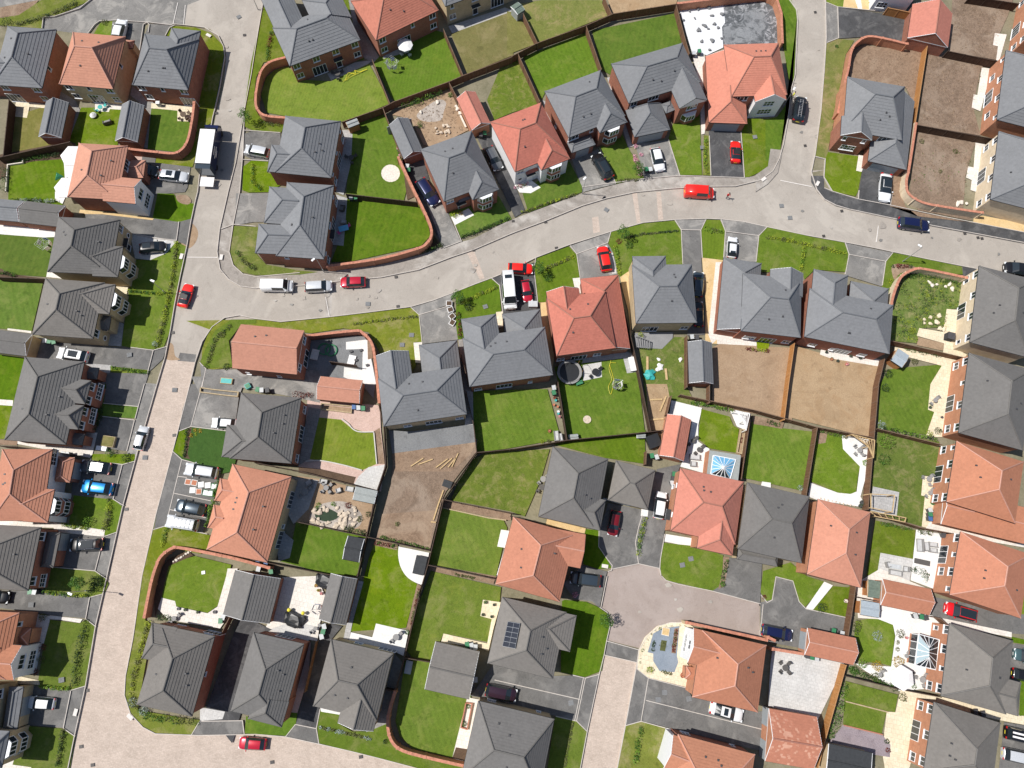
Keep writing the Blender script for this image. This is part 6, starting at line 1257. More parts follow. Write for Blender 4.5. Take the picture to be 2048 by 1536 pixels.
H_('terracotta roofed house with the trampoline behind it', 'terracotta house by the trampoline', RR_, 'brick_red', [RB('21', '355,1310 828,1247 745,795 284,855', '495,1010', '625,985', win={0: '------|w-P-w-'}), WB('21', '275,800 530,770 545,828 284,855', 'G'), RB('21', '850,660 940,1245 640,1290 545,700', '740,790', 'G', z=2.7)])
H_('blue-grey roofed buff house with grey decking behind', 'grey house with decking', RS, 'brick_buff', [RB('21', '985,1050 1465,1045 1448,580 968,585', '1180,765', '1320,765', win={0: '-----|-P--w'}), WB('21', '965,515 1228,514 1232,580 968,585', '1125,635')])
H_('wide grey roofed brick house above the left bare brown garden', 'grey house above the bare garden', RS, 'brick_red', [RB('f', '1478,661 1598,675 1605,560 1490,547', '1541,595', '1577,596', win={0: '-----|-W-P-w'}), WB('f', '1541,538 1607,548 1605,562 1540,555', 'G'), RB('f', '1524,526 1510,668 1435,661 1446,516', '1486,544', 'G', z=2.7)])
H_('blue-grey roofed brick house above the right straw coloured garden', 'grey house above the straw garden', RS, 'brick_red', [RB('31', '290,1155 960,1295 1008,905 335,775', '600,950', '865,1005', win={0: '--------|-w-sP-w-'}), WB('31', '378,622 642,668 622,832 340,775', '545,730'), WB('31', '670,715 968,775 950,900 640,840', '820,865', z=2.7)])
GA('slim grey garage left of the bare brown garden', 'slim garage by the bare garden', RS, 'brick_red', [RB('f', '1423,684 1427,765 1378,768 1376,685', 'G', 'G', z=2.5)])
H_('charcoal roofed house linked by a square hip garage in the centre', 'charcoal house in the centre', RBR, 'brick_buff', [RB('22', '770,605 660,1160 215,1060 325,500', '525,715', '490,910'), WB('22', '748,925 703,1172 660,1160 706,925')], vents=2)
GA('square charcoal hipped double garage right of the charcoal centre house', 'square hipped garage in the centre', RWM, 'brick_buff', [RB('22', '765,925 1085,1005 1145,690 835,615', '940,800', '980,805', z=2.9, win={0: '|D-'})])
GA('terracotta garage in the courtyard garden with the roof lantern', 'terracotta garage by the roof lantern', RT, 'brick_orange', [RB('22', '1435,285 1372,610 1180,575 1240,243', 'G', 'G', z=2.5)])
H_('terracotta hipped house with the glass roof lantern behind it', 'terracotta house by the roof lantern', RT, 'brick_orange', [RB('22', '1265,1175 1775,1275 1860,790 1350,670', '1530,955', '1680,985', win={3: '-s--s-|-s--d-'}), WB('22', '1480,1310 1755,1372 1780,1270 1495,1215')])
H_('plain charcoal hipped house between two terracotta houses', 'charcoal house between terracotta ones', RBR, 'brick_buff', [RB('f', '1474,1097 1601,1125 1620,994 1496,965', '1543,1042', '1583,1047'), RB('f', '1473,1116 1553,1134 1556,1108 1477,1096', None, None, z=2.7, slope=.5)])
H_('salmon hipped house, right of the plain charcoal one', 'salmon house right of charcoal house', RP, 'brick_orange', [RB('f', '1740,1023 1722,1170 1613,1153 1636,1000', '1700,1059', '1695,1107')])
H_('terracotta house with a white west gable beside the slate gravel garden', 'terracotta house by the slate garden', RO, 'brick_orange', [RB('23', '2035,560 1960,1090 1445,965 1520,430', '1805,705', '1790,880'), WB('23', '1455,415 1405,690 1490,715 1535,440', 'G', mat='render_white', win={0: 'w|C'}), WB('23', '1395,720 1385,820 1470,835 1480,740', None, z=2.8)])
GA('terracotta garage with white gable beside the navy car', 'terracotta garage beside the navy car', RO, 'brick_orange', [RB('33', '290,630 678,708 705,500 320,415', 'G', 'G', z=2.6, win={3: '|G'})])
GA('terracotta garage between the two right hand sheds and the red car', 'terracotta garage by the sheds', RO, 'brick_orange', [RB('33', '895,230 1280,310 1315,108 925,27', 'G', 'G', z=2.6)])
GA('terracotta garage with pale speckled tiles at the bottom', 'speckled terracotta garage', ('roof_mottled', 'ridge_red'), 'brick_orange', [RB('33', '-25,1480 355,1545 400,1130 10,1060', 'G', 'G', z=2.6, win={3: '|G-G'})])
H_('terracotta house with white front cut by the bottom edge', 'terracotta house at the bottom edge', RO, 'brick_red', [RB('23', '1350,1270 1970,1435 1830,1960 1210,1795', '1520,1560', '1720,1620', win={0: '---|w-s', 3: '|'}), WB('23', '1290,1270 1215,1536 1270,1560 1345,1290', 'G', mat='render_white', dz=.012)])
H_('orange roofed pink brick house at the right edge behind the weedy lawn', 'orange house at the right edge', RO, 'brick_orange', [RB('32', '2060,600 1965,1085 1437,968 1490,480', '1855,690', '1840,840', win={2: 'w-s-w-s|w--X--w'}), RB('32', '1365,1115 2045,1278 2110,1000 1430,840', 'G', 'G', z=2.7, slope=.4)])
H_('orange roofed house at the right edge above the red car', 'orange house above the red car', RO, 'brick_orange', [RB('f', '2065,1103 2038,1228 1902,1197 1916,1069', '2005,1130', '2001,1169', win={2: 's-w-s-w|--w-X--'})])
H_('charcoal roofed cream house behind the overgrown walled garden', 'cream house behind overgrown garden', RBR, 'brick_cream', [RB('31', '2150,690 2085,1310 1615,1215 1685,610', '1985,765', '1960,1020', win={2: 'w-w-w-w|s--X--w'})])
H_('charcoal roofed orange brick house at the right edge with the yellow paving', 'charcoal house by the yellow paving', RBR, 'brick_orange', [RB('f', '2065,735 2045,897 1918,869 1936,711', '2012,759', '2006,825', win={2: 'w-w-s-w|w-X--w'})])
H_('charcoal roofed orange brick house with the glass conservatory', 'charcoal house with the conservatory', RWM, 'brick_orange', [RB('33', '1965,505 1895,1090 1390,970 1445,395', '1790,655', '1780,880', win={2: 'w-s-w-w|w-----s'}), WB('33', '2018,850 2000,1118 1895,1090 1925,830')])
H_('charcoal roofed brick house in the bottom right corner', 'charcoal house in the bottom right corner', RWM, 'brick_orange', [RB('33', '1880,1150 1770,1700 1260,1590 1305,1035', '1640,1375', '1620,1500', win={2: 'w-w-w|w-X-w'})])
H_('flat dark felt roofed garden room at the bottom right', 'flat garden room at the bottom right', ('felt_dark', 'felt_dark'), 'brick_buff', [RB('33', '450,1600 800,1680 850,1420 500,1345', 'G', 'G', z=2.6, slope=.03)], name='garden_room', cat='garden room', vents=0, pipes=False)
# solar panels
P4 = [G(a, b, 6.2) for a, b in ((1017, 1243), (1040, 1247), (1028, 1297), (1005, 1292))]
H_('terracotta roofed house with an east gable, left of the brown court', 'terracotta house by the brown court', RO, 'brick_orange', [RB('f', '1153,1065 1119,1199 991,1172 1025,1038', '1068,1087', '1056,1148'), WB('f', '1171,1070 1160,1137 1137,1131 1148,1064', 'G', board='ridge_red')])
def solar():
    c = G(1023, 1270, 6.3); mb = MB(); p = [G(a, b, z) for a, b, z in ((1016, 1243, 6.0), (1040, 1247, 7.0), (1030, 1297, 7.0), (1005, 1292, 6.0))]
    rt = solar_house; inv = rt.location.copy(); p = [x-inv for x in p]
    mb.face(p, 'solar_cell'); n = (p[1]-p[0]).cross(p[3]-p[0]).normalized()
    if n.z < 0: mb.f[-1] = mb.f[-1][::-1]
    a, b, c_, d = p; 
    for k in range(6):
        t_ = k/5; mb.tube(a.lerp(d, t_)+Vector((0, 0, .03)), b.lerp(c_, t_)+Vector((0, 0, .03)), .03, .03, 'alloy', 4)
    for k in range(3): t_ = k/2; mb.tube(a.lerp(b, t_)+Vector((0, 0, .03)), d.lerp(c_, t_)+Vector((0, 0, .03)), .035, .035, 'alloy', 4)
    mb.build('solar_panel', rt)
solar()
# ================================================================ FENCES AND WALLS
for t, s, m in (('00', '72,800 25,1250', 'fence_dark'), ('00', '-20,1262 560,1135', 'fence_dark'), ('01', '-20,85 240,95', 'fence_dark'), ('01', '-30,680 350,695', 'fence_dark'),
    ('10', '930,480 1070,828', 'fence_brown'), ('10', '690,975 1012,862 1100,815 1540,655 1655,605 2048,455', 'fence_brown'), ('20', '-5,452 200,345 590,205 810,110 1325,30', 'fence_brown'), ('10', '1015,865 1170,1265', 'fence_brown'), ('10', '1545,662 1610,785', 'fence_brown'), ('10', '1500,235 1655,600', 'fence_brown'), ('11', '720,15 1290,82', 'fence_dark'),
    ('20', '50,435 222,812', 'fence_brown'), ('20', '595,212 715,555', 'fence_brown'), ('20', '735,-30 797,112', 'fence_brown'), ('20', '1315,45 1390,330 1420,430', 'fence_brown'), ('20', '90,110 205,348', 'fence_brown'),
    ('30', '1275,365 1178,985', 'fence_new'), ('30', '1440,408 1845,492', 'fence_dark'), ('30', '1195,1000 1800,1110', 'fence_dark'), ('30', '960,62 1140,100', 'fence_new'), ('30', '1620,-30 2010,30', 'fence_dark'),
    ('31', '985,1190 1590,1330', 'fence_brown'), ('31', '212,1210 165,1536 130,1822', 'fence_new'), ('31', '935,1330 885,1536 800,2540', 'fence_brown'), ('32', '-700,85 -100,210 390,345 845,428', 'fence_brown'), ('32', '395,350 305,890', 'fence_brown'), ('32', '880,358 1390,485', 'fence_brown'), ('32', '815,1020 1230,1150 1500,1200', 'fence_brown'),
    ('33', '715,-20 690,170 640,490', 'fence_brown'), ('33', '705,168 895,205', 'fence_dark'), ('33', '625,715 445,1360 400,1536', 'fence_new'), ('33', '618,800 1040,905 1385,970', 'fence_dark'), ('33', '1310,325 1380,340 1445,400', 'fence_brown'),
    ('22', '365,-30 440,445', 'fence_dark'), ('22', '-20,525 440,450 1075,385 1205,370', 'fence_dark'), ('21', '900,945 1000,1370 1110,1910', 'fence_dark'), ('22', '1275,97 1240,240', 'fence_brown'), ('21', '1400,1150 1400,1560', 'fence_brown') , ('22', '1580,-20 1580,150', 'fence_brown'), ('22', '1910,235 1835,760', 'fence_brown'), ('22', '1075,540 1070,640', 'fence_brown'), ('22', '-10,1055 215,1110', 'fence_dark'),
    ('12', '982,170 1022,340 1037,650 965,860 880,1230 810,1536', 'fence_dark'), ('12', '1740,325 1765,548 1500,925 1375,1445 1300,1700', 'fence_dark'), ('12', '1765,548 2055,520', 'fence_dark'), ('12', '1500,925 2055,1035', 'fence_dark'), ('12', '335,1105 880,1222 1390,1335', 'fence_dark'), ('12', '0,632 340,695 970,858', 'fence_dark'), ('12', '1372,1448 2000,1580', 'fence_dark'), ('12', '-40,1405 500,1510 760,1560', 'fence_dark'),
    ('13', '1325,70 1185,655 1110,930', 'fence_dark'), ('13', '1185,655 1390,690', 'fence_dark'), ('03', '1835,330 1770,465', 'fence_brown'), ('13', '475,530 385,930', 'fence_brown'), ('13', '1020,905 1120,925', 'fence_dark'), ('02', '0,495 130,500 540,560', 'fence_dark'), ('12', '590,-180 800,-150', 'fence_dark'), ('02', '2048,-100 1900,-60', 'fence_dark') if False else ('11', '1640,1300 1700,1536', 'fence_dark'), ('12', '1680,60 1740,325', 'fence_dark')):
    fence(t, s, m, post={'fence_dark': 'post_dark', 'fence_brown': 'post_brown', 'fence_new': 'post_new'}[m])
gwall('00', '1552,820 1535,960 1500,1120 1450,1195 1380,1225 1220,1212 1030,1190', 'curved brick wall round the small lawn beside the lorry', 'brick_red')
gwall('10', '245,455 120,490 50,550 15,650 -5,800 15,880 80,925 235,940', 'curved brick wall round the big yellow-green lawn at the top')
gwall('11', '1140,-275 1270,0 1330,120 1390,255 1403,340 1370,405 1290,452 1000,530 680,578 560,592', 'long curved brick wall above the parked red hatchback')
gwall('20', '1330,25 1700,-20 2048,-60 2120,-10 2155,100 2165,345', 'brick wall round the plastic covered garden at the top right', smooth=False)
gwall('30', '560,900 640,560 665,420 705,345 800,290 950,310 1115,350', 'curved brick wall round the bare soil garden at the top right')
gwall('30', '1185,988 1130,1340 1108,1450 1125,1545 1230,1615 1400,1652 1715,1700', 'curved cream brick wall beside the driveway with the white car', 'brick_cream')
gwall('31', '1590,685 1250,615 1150,625 1065,680 1015,790 985,905', 'curved cream wall round the overgrown garden at the right', 'brick_cream')
gwall('11', '405,1150 780,1110 850,1125 920,1200 950,1330 985,1690', 'curved brick wall round the messy stone patio left of centre', 'brick_red')
gwall('02', '2150,1470 1840,1388 1450,1312 1370,1316 1290,1375 1250,1450 1205,1600 1150,1875!', 'curved brick wall round the lawn with the pebble border, lower left')
gwall('13', '1110,930 1062,1100 1055,1220 1090,1330 1180,1400 1400,1460 1680,1525', 'curved brick wall round the long lawn at the bottom', 'brick_orange')
gwall('23', '1395,372 1550,405 2048,515', 'straight brick wall beside the brown court', 'brick_buff', smooth=False)
gwall('23', '2048,490 2110,520', 'short brick wall by the navy car', 'brick_orange', smooth=False)
gwall('33', '40,585 290,625', 'low brick wall between the silver patio and the navy car', 'brick_orange', smooth=False)
# ================================================================ HEDGES AND PLANTS
for a in (('01', '1410,395 1390,560 1365,720 1345,830 1320,950 1290,1080 1260,1200 1235,1250', .55, .5, 'leaf_olive', 'leaf_yellow'), ('01', '1020,790 1150,798 1330,815', .4, .4, 'leaf_yellow', 'leaf_green'), ('01', '890,1405 1185,1445', .5, .5, 'leaf_lime', 'leaf_green'),
    ('01', '1840,1075 1730,1160 1690,1280 1650,1400', .6, .4, 'leaf_dark', 'leaf_olive'), ('02', '805,170 800,260 745,370', .5, .7, 'leaf_dark', None), ('02', '1500,360 1485,480 1470,590', .4, .4, 'leaf_dark', None), ('02', '870,930 860,1060 830,1160', .6, .5, 'leaf_yellow', 'leaf_olive'),
    ('02', '500,1125 700,1155', .4, .4, 'leaf_yellow', 'leaf_lime'), ('02', '1745,760 1700,950 1650,1140', .5, .9, 'leaf_green', 'leaf_lime'), ('02', '1330,1160 1290,1310', .5, .4, 'leaf_yellow', 'leaf_green'), ('03', '745,10 735,80 710,155', .55, .7, 'leaf_dark', None), ('03', '350,130 520,150 700,165', .4, .5, 'leaf_yellow', 'leaf_green'), ('03', '310,885 560,905', .4, .5, 'leaf_yellow', 'leaf_lime'),
    ('03', '680,365 640,520 600,700 580,890', .75, .7, 'leaf_dark', None), ('03', '500,1230 475,1400 450,1536', .5, .5, 'leaf_dark', 'leaf_olive'), ('03', '1180,380 1130,560 1090,720 1060,860 1050,960', .6, .5, 'leaf_olive', 'leaf_yellow'), ('03', '1050,980 1100,1060 1180,1130 1300,1145 1590,1170', .75, .6, 'leaf_olive', 'leaf_green'),
    ('03', '1260,330 1420,350', .6, .6, 'leaf_dark', 'leaf_green'), ('10', '1180,840 1350,780 1530,690', .95, 1.0, 'leaf_green', 'leaf_lime'), ('10', '120,250 100,350 85,480', .5, .5, 'leaf_red', 'leaf_green'), ('10', '30,965 190,985', .8, .6, 'leaf_dark', 'leaf_olive'), ('10', '-30,1310 -30,1450 40,1510', .5, .5, 'leaf_yellow', 'leaf_green'), ('10', '1100,1000 1130,1160 1200,1400', .3, .4, 'leaf_dark', 'leaf_flower'),
    ('11', '1315,480 1490,420', .6, .7, 'leaf_green', 'leaf_dark'), ('11', '1640,360 1850,280 2030,200', .45, .5, 'leaf_green', 'leaf_dark'), ('11', '780,1055 960,1030 1120,1010 1290,995', .35, .3, 'leaf_olive', 'leaf_yellow'), ('11', '1600,890 1700,860 1800,810 1930,760', .5, .4, 'leaf_yellow', 'leaf_olive'), ('11', '1620,960 1635,1160', .4, .4, 'leaf_red', 'leaf_green'),
    ('11', '-150,480 -90,560 0,620', .6, .5, 'leaf_olive', 'leaf_green'), ('11', '1400,330 1440,400', .6, .7, 'leaf_dark', None), ('21', '210,640 340,580 505,510', .5, .4, 'leaf_yellow', 'leaf_olive'), ('21', '905,365 1050,335 1200,320 1335,308', .3, .3, 'leaf_dark', 'leaf_olive'), ('21', '825,420 850,540 855,660', .5, .6, 'leaf_yellow', 'leaf_lime'), ('21', '1560,295 1690,320', .65, .5, 'leaf_olive', 'leaf_lime'), ('21', '80,160 300,80 520,10', .35, .4, 'leaf_olive', 'leaf_yellow'),
    ('21', '1870,1255 2050,1270', .45, .4, 'leaf_yellow', 'leaf_red'), ('31', '0,360 150,380 280,410 450,450 620,485', .55, .45, 'leaf_yellow', 'leaf_olive'), ('31', '290,450 265,620', .5, .6, 'leaf_yellow', 'leaf_lime'), ('31', '1000,590 1160,590', .6, .5, 'leaf_dark', 'leaf_red'), ('31', '1100,1250 1400,1310', .6, .5, 'leaf_dark', 'leaf_green'), ('31', '1060,680 1250,650 1540,720', .8, .6, 'leaf_dark', 'leaf_green'),
    ('20', '1550,1110 1545,1250 1560,1390', .5, .5, 'leaf_yellow', 'leaf_lime'), ('20', '980,1240 1030,1400', .5, .5, 'leaf_olive', 'leaf_flower'), ('20', '850,1445 1020,1430', .35, .3, 'leaf_olive', None), ('20', '20,1500 130,1465', .5, .5, 'leaf_olive', 'leaf_flower'), ('22', '1070,1080 1035,1200 1015,1370', .55, .6, 'leaf_green', 'leaf_yellow'), ('22', '1730,1410 1690,1536 1680,1620', .5, .5, 'leaf_green', 'leaf_dark'),
    ('22', '1440,150 1600,170 1760,210', .5, .6, 'leaf_lime', 'leaf_green'), ('12', '300,80 460,90', .7, .6, 'leaf_green', 'leaf_red'), ('12', '960,1270 1120,1305', .5, .4, 'leaf_green', 'leaf_red'), ('12', '1000,1220 1380,1320', .35, .3, 'leaf_olive', 'leaf_green'), ('12', '700,1160 880,1190', .6, .6, 'leaf_green', 'leaf_dark'), ('13', '1305,110 1240,400', .35, .35, 'leaf_olive', 'leaf_red'), ('13', '510,1210 920,1305', .35, .35, 'leaf_silver', 'leaf_olive'),
    ('13', '1600,-10 1750,20', .3, .3, 'leaf_olive', None), ('23', '1040,1200 1010,1330 990,1500', .6, .6, 'leaf_lime', 'leaf_green'), ('23', '490,1170 450,1350 420,1536', .35, .3, 'leaf_olive', None), ('23', '1315,430 1290,610', .4, .4, 'leaf_red', 'leaf_olive'), ('23', '1135,520 1125,600', .4, .4, 'leaf_dark', 'leaf_red'), ('23', '1205,765 1290,785', .4, .4, 'leaf_olive', None),
    ('33', '620,870 600,1000 560,1150 500,1290', .9, .9, 'leaf_lime', 'leaf_green'), ('33', '720,350 710,480', .9, .7, 'leaf_dark', 'leaf_olive'), ('33', '660,740 760,790 880,840 1030,900', .7, .6, 'leaf_dark', 'leaf_green'), ('32', '900,340 1100,390 1350,440', .5, .5, 'leaf_dark', 'leaf_lime'), ('32', '1220,1180 1330,1195', .6, .5, 'leaf_dark', 'leaf_olive'), ('32', '1150,1480 1270,1500 1250,1580', .8, .6, 'leaf_dark', 'leaf_silver'), ('32', '900,1110 1150,1165', .4, .5, 'leaf_green', 'leaf_olive'),
    ('32', '0,300 110,330', .6, .5, 'leaf_dark', 'leaf_green'), ('32', '420,380 640,430', .4, .4, 'leaf_green', 'leaf_olive'), ('00', '120,190 350,130 620,10', .6, .5, 'leaf_dark', 'leaf_olive'), ('00', '-20,160 100,170', 1.2, 1.2, 'leaf_dark', None), ('00', '70,1280 480,1230', .7, .6, 'leaf_dark', 'leaf_green'), ('00', '40,1330 20,1536', .8, .9, 'leaf_dark', 'leaf_green'), ('01', '100,60 450,70', .5, .5, 'leaf_dark', 'leaf_silver'), ('01', '0,640 120,660', .5, .5, 'leaf_dark', 'leaf_green')):
    hedge(a[0], a[1], a[2], a[3], a[4], second=a[5], dens=.8)
for a in ((('00'), 1470, 1200, .5, .8, 'leaf_green'), ('00', 835, 175, .6, .5, 'leaf_olive'), ('01', 1240, 1215, .5, .7, 'leaf_silver'), ('01', 1770, 1140, .6, .6, 'leaf_olive'), ('01', 1815, 1400, .6, .5, 'leaf_dark'), ('02', 880, 550, .7, .9, 'leaf_green'), ('02', 1010, 590, .8, 1.0, 'leaf_dark'), ('02', 700, 1100, .8, 1.1, 'leaf_lime'), ('02', 850, 1110, .6, .7, 'leaf_olive'), ('02', 1560, 370, .35, .3, 'leaf_gold'), ('02', 1600, 375, .35, .3, 'leaf_gold'), ('02', 1530, 410, .35, .3, 'leaf_gold'), ('02', 1570, 400, .3, .3, 'leaf_yellow'),
    ('03', 600, 50, .7, 1.0, 'leaf_green'), ('03', 780, 40, .9, 1.1, 'leaf_dark'), ('03', 330, 570, .7, .7, 'leaf_red'), ('03', 330, 670, .6, .6, 'leaf_olive'), ('03', 280, 770, .5, .5, 'leaf_red'), ('03', 340, 330, .6, .6, 'leaf_olive'), ('03', 1060, 1010, .7, .6, 'leaf_silver'), ('03', 1150, 1080, .7, .7, 'leaf_silver'), ('10', 1310, 995, .6, .9, 'leaf_green'), ('10', 1555, 760, .5, .5, 'leaf_green'), ('11', 1590, 175, .7, .6, 'leaf_yellow'), ('11', 1640, 170, .4, .4, 'leaf_gold'), ('11', 1700, 920, .7, .7, 'leaf_dark'), ('21', 290, 685, .8, .8, 'leaf_green'),
    ('21', 940, 425, .7, .7, 'leaf_green'), ('21', 1030, 1145, .5, 1.3, 'leaf_yellow'), ('21', 855, 395, .5, .4, 'leaf_red'), ('20', 990, 1170, .35, .7, 'leaf_flower'), ('20', 1035, 1235, .35, .5, 'leaf_flower'), ('31', 1155, 1110, .6, .7, 'leaf_yellow'), ('31', 980, 710, .4, .6, 'leaf_yellow'), ('31', 1175, 1355, .6, .5, 'leaf_olive'), ('31', 960, 1450, .8, .9, 'leaf_dark'), ('32', 955, 460, 1.3, 1.6, 'leaf_lime'), ('32', 930, 600, 1.0, 1.2, 'leaf_green'), ('32', 1290, 395, .6, .5, 'leaf_yellow'), ('32', 910, 330, .7, .6, 'leaf_silver'), ('32', 260, 830, .5, .5, 'leaf_silver'), ('32', 780, 630, .5, .5, 'leaf_lime'), ('32', 940, 30, .7, .9, 'leaf_dark'), ('32', 1360, 375, .6, .9, 'leaf_dark'),
    ('33', 875, 720, .8, .9, 'leaf_gold'), ('33', 1045, 690, .9, 1.0, 'leaf_gold'), ('33', 1060, 460, .7, .7, 'leaf_olive'), ('33', 760, 700, .7, .7, 'leaf_lime'), ('33', 860, 810, .7, .6, 'leaf_olive'), ('33', 1035, 530, .35, .4, 'leaf_olive'), ('33', 1035, 585, .35, .4, 'leaf_olive'), ('33', 1170, 885, .4, .5, 'leaf_green'), ('33', 875, 480, .8, .6, 'leaf_silver'), ('33', 435, 255, .8, .6, 'leaf_dark'), ('33', 960, 1395, .4, .5, 'leaf_red'), ('33', 950, 1325, .4, .5, 'leaf_dark'), ('33', 1080, 970, .7, .6, 'leaf_olive'), ('33', 690, 760, .7, .9, 'leaf_green'), ('22', 1835, 450, .45, .4, 'leaf_red'), ('22', 240, 460, .35, .3, 'leaf_yellow'), ('22', 295, 455, .3, .3, 'leaf_olive'), ('12', 1130, 1120, .4, .4, 'leaf_olive'),
    ('12', 500, 970, .4, .5, 'leaf_lime'), ('12', 620, 960, .4, .5, 'leaf_lime'), ('12', 740, 970, .5, .5, 'leaf_red'), ('12', 830, 1080, .5, .5, 'leaf_olive'), ('12', 760, 1150, .5, .5, 'leaf_olive'), ('12', 480, 1000, .4, .4, 'leaf_green'), ('12', 900, 1040, .5, .6, 'leaf_dark'), ('23', 1105, 750, .5, .8, 'leaf_yellow'), ('23', 1210, 550, .6, .3, 'leaf_olive'), ('23', 2020, 170, .4, .4, 'leaf_red'), ('23', 505, 150, .45, .5, 'leaf_flower'), ('13', 1210, 450, .35, .4, 'leaf_green'), ('13', 1035, 1325, .35, .5, 'leaf_dark'), ('30', 550, 370, .35, .4, 'leaf_green'), ('30', 830, 20, .5, .6, 'leaf_lime'), ('30', 1230, 1130, .5, .3, 'leaf_olive'), ('30', 1500, 1210, .5, .3, 'leaf_olive'), ('30', 1380, 1370, .4, .3, 'leaf_olive')):
    shrub(*a)
for k in range(14): x, y = [(1385, 400), (1340, 395), (1280, 400), (1235, 405), (1185, 415), (1150, 435), (1115, 465), (1085, 505), (1055, 545), (1045, 590), (1030, 650), (1025, 690), (1040, 735), (1075, 765)][k]; pot('23', x, y+4, .22, 'stone_pale', 'leaf_green', h=.12) if k % 5 == 4 else shrub('23', x, y, .22, .28, 'leaf_olive', 'small clipped bush on the pale edge of the slate garden', leaf=.1)
for a in (('00', 1992, 990), ('21', 870, 370), ('21', 205, 650), ('11', 1620, 880), ('20', 990, 1400), ('23', 735, 345), ('03', 690, 55)): tree(*a)
for k in range(10): rocks('32', [(420+k*30, 915+k*7)], .13, 'stone', 'small post stone along the white path edge')
weeds('31', '1020,900 1080,700 1200,650 1540,720 1520,920 1430,940 1410,1080 1220,1090 1180,1200 990,1180', 620, ['leaf_green', 'leaf_olive', 'leaf_dark', 'leaf_yellow'], .38, .35)
weeds('21', '1020,1260 1400,1180 1400,1560 1250,1650 1090,1500', 130, ['leaf_green', 'leaf_olive', 'leaf_lime'], .22, .15); weeds('31', '220,1240 880,1400 850,1800 170,1700', 40, ['leaf_green'], .16, .1); weeds('21', '1620,1260 2200,1300 2150,1700 1610,1600', 60, ['leaf_green', 'leaf_olive'], .2, .1)
weeds('30', '1200,1060 1640,1150 1560,1600 1150,1500', 60, ['leaf_green', 'leaf_olive'], .22, .1)
CL = 'loose clods of soil on the bare plot near the %s'
for t, s, n in (('12', '1090,640 1480,700 1450,880 1410,1040 1060,1030 1090,800', 700), ('30', '1500,-20 1950,-20 1830,300 1810,440 1460,400', 260), ('30', '1290,440 1720,520 1640,840 1690,1070 1230,980', 420), ('30', '700,410 1220,430 1170,800 700,620', 120), ('30', '1200,1060 1640,1150 1560,1650 1150,1500', 240), ('31', '220,1250 880,1400 850,1900 170,1750', 350), ('21', '1620,1260 2200,1300 2150,1750 1610,1640', 260), ('10', '1160,900 1530,720 1690,1030 1400,1150', 120)):
    weeds(t, s, n, ['clod'], .26, .10, 'soil_clods', CL)
# ================================================================ STREET FURNITURE
for a in ((('10'), 15, 75, -48, 215, 'street lamp on the pavement at the top left road'), ('01', 1330, 810, 1218, 712, 'street lamp in the hedge beside the red car at the left'), ('11', 545, 640, 460, 545, 'street lamp on the pavement above the parked silver car'), ('31', 1075, 558, 1220, 440, 'street lamp in the shrub bed above the overgrown garden'), ('21', 562, 15, 585, -110, 'street lamp on the pavement above the main road bend'), ('03', 718, 115, 562, 140, 'street lamp beside the block paved street at lower left'), ('30', 120, 850, 205, 715, 'street lamp by the white gable at the top right road')): lamp(*a)
for t, x, y in (('00', 1730, 905), ('01', 1380, 1125), ('11', 1120, 680), ('11', 1135, 915), ('11', 1740, 465), ('21', 268, 240), ('21', 355, 448), ('21', 740, 48), ('30', 378, 97), ('30', 297, 1165), ('31', 590, 152), ('31', 445, 352), ('31', 1575, 332), ('31', 1680, 365), ('31', 1712, 372), ('02', 1393, 410), ('02', 1010, 1002), ('03', 695, 917), ('03', 648, 1365), ('03', 740, 1512), ('13', 128, 1490), ('13', 838, 1447), ('23', 1420, 365), ('33', -60, 225), ('20', 10, 1770), ('00', 1955, 280)): drain(t, x, y)
for t, x, y, r_ in (('00', 1910, 135, 35), ('11', 895, 895, 0), ('21', 755, 142, -35), ('31', 108, 110, 5), ('31', 176, 206, 5), ('02', 1397, 48, 0), ('02', 1160, 588, 0), ('03', 255, 230, 0), ('03', 498, 830, 10), ('23', 470, 1013, 10), ('23', 1218, 930, 0), ('23', 1168, 987, 0), ('23', 1412, 980, 10), ('01', 1040, 1305, 10), ('11', 1245, 1147, 0), ('11', 1170, 1225, 0), ('11', 1835, 920, 20), ('22', 1428, 1398, 10), ('22', 1360, 1448, 10), ('20', 1940, 1100, 10), ('20', 1520, 1185, 0)): drain(t, x, y, r_, True, 'gravel_grey', road=(t, x) in (('00', 1910), ('11', 895), ('21', 755), ('31', 108), ('31', 176), ('02', 1397), ('02', 1160)))
for t, x, y, r_ in (('00', 1672, 288, -30), ('01', 1455, 518, 80), ('01', 1773, 525, 85), ('30', 393, 1472, 60), ('20', 2010, 1437, 40), ('03', 610, 1088, 80), ('03', 1045, 1125, -40), ('22', 742, 1457, -10)): drain(t, x, y, r_, True, 'cover_concrete', 'utility_cover', .62, .34, False)
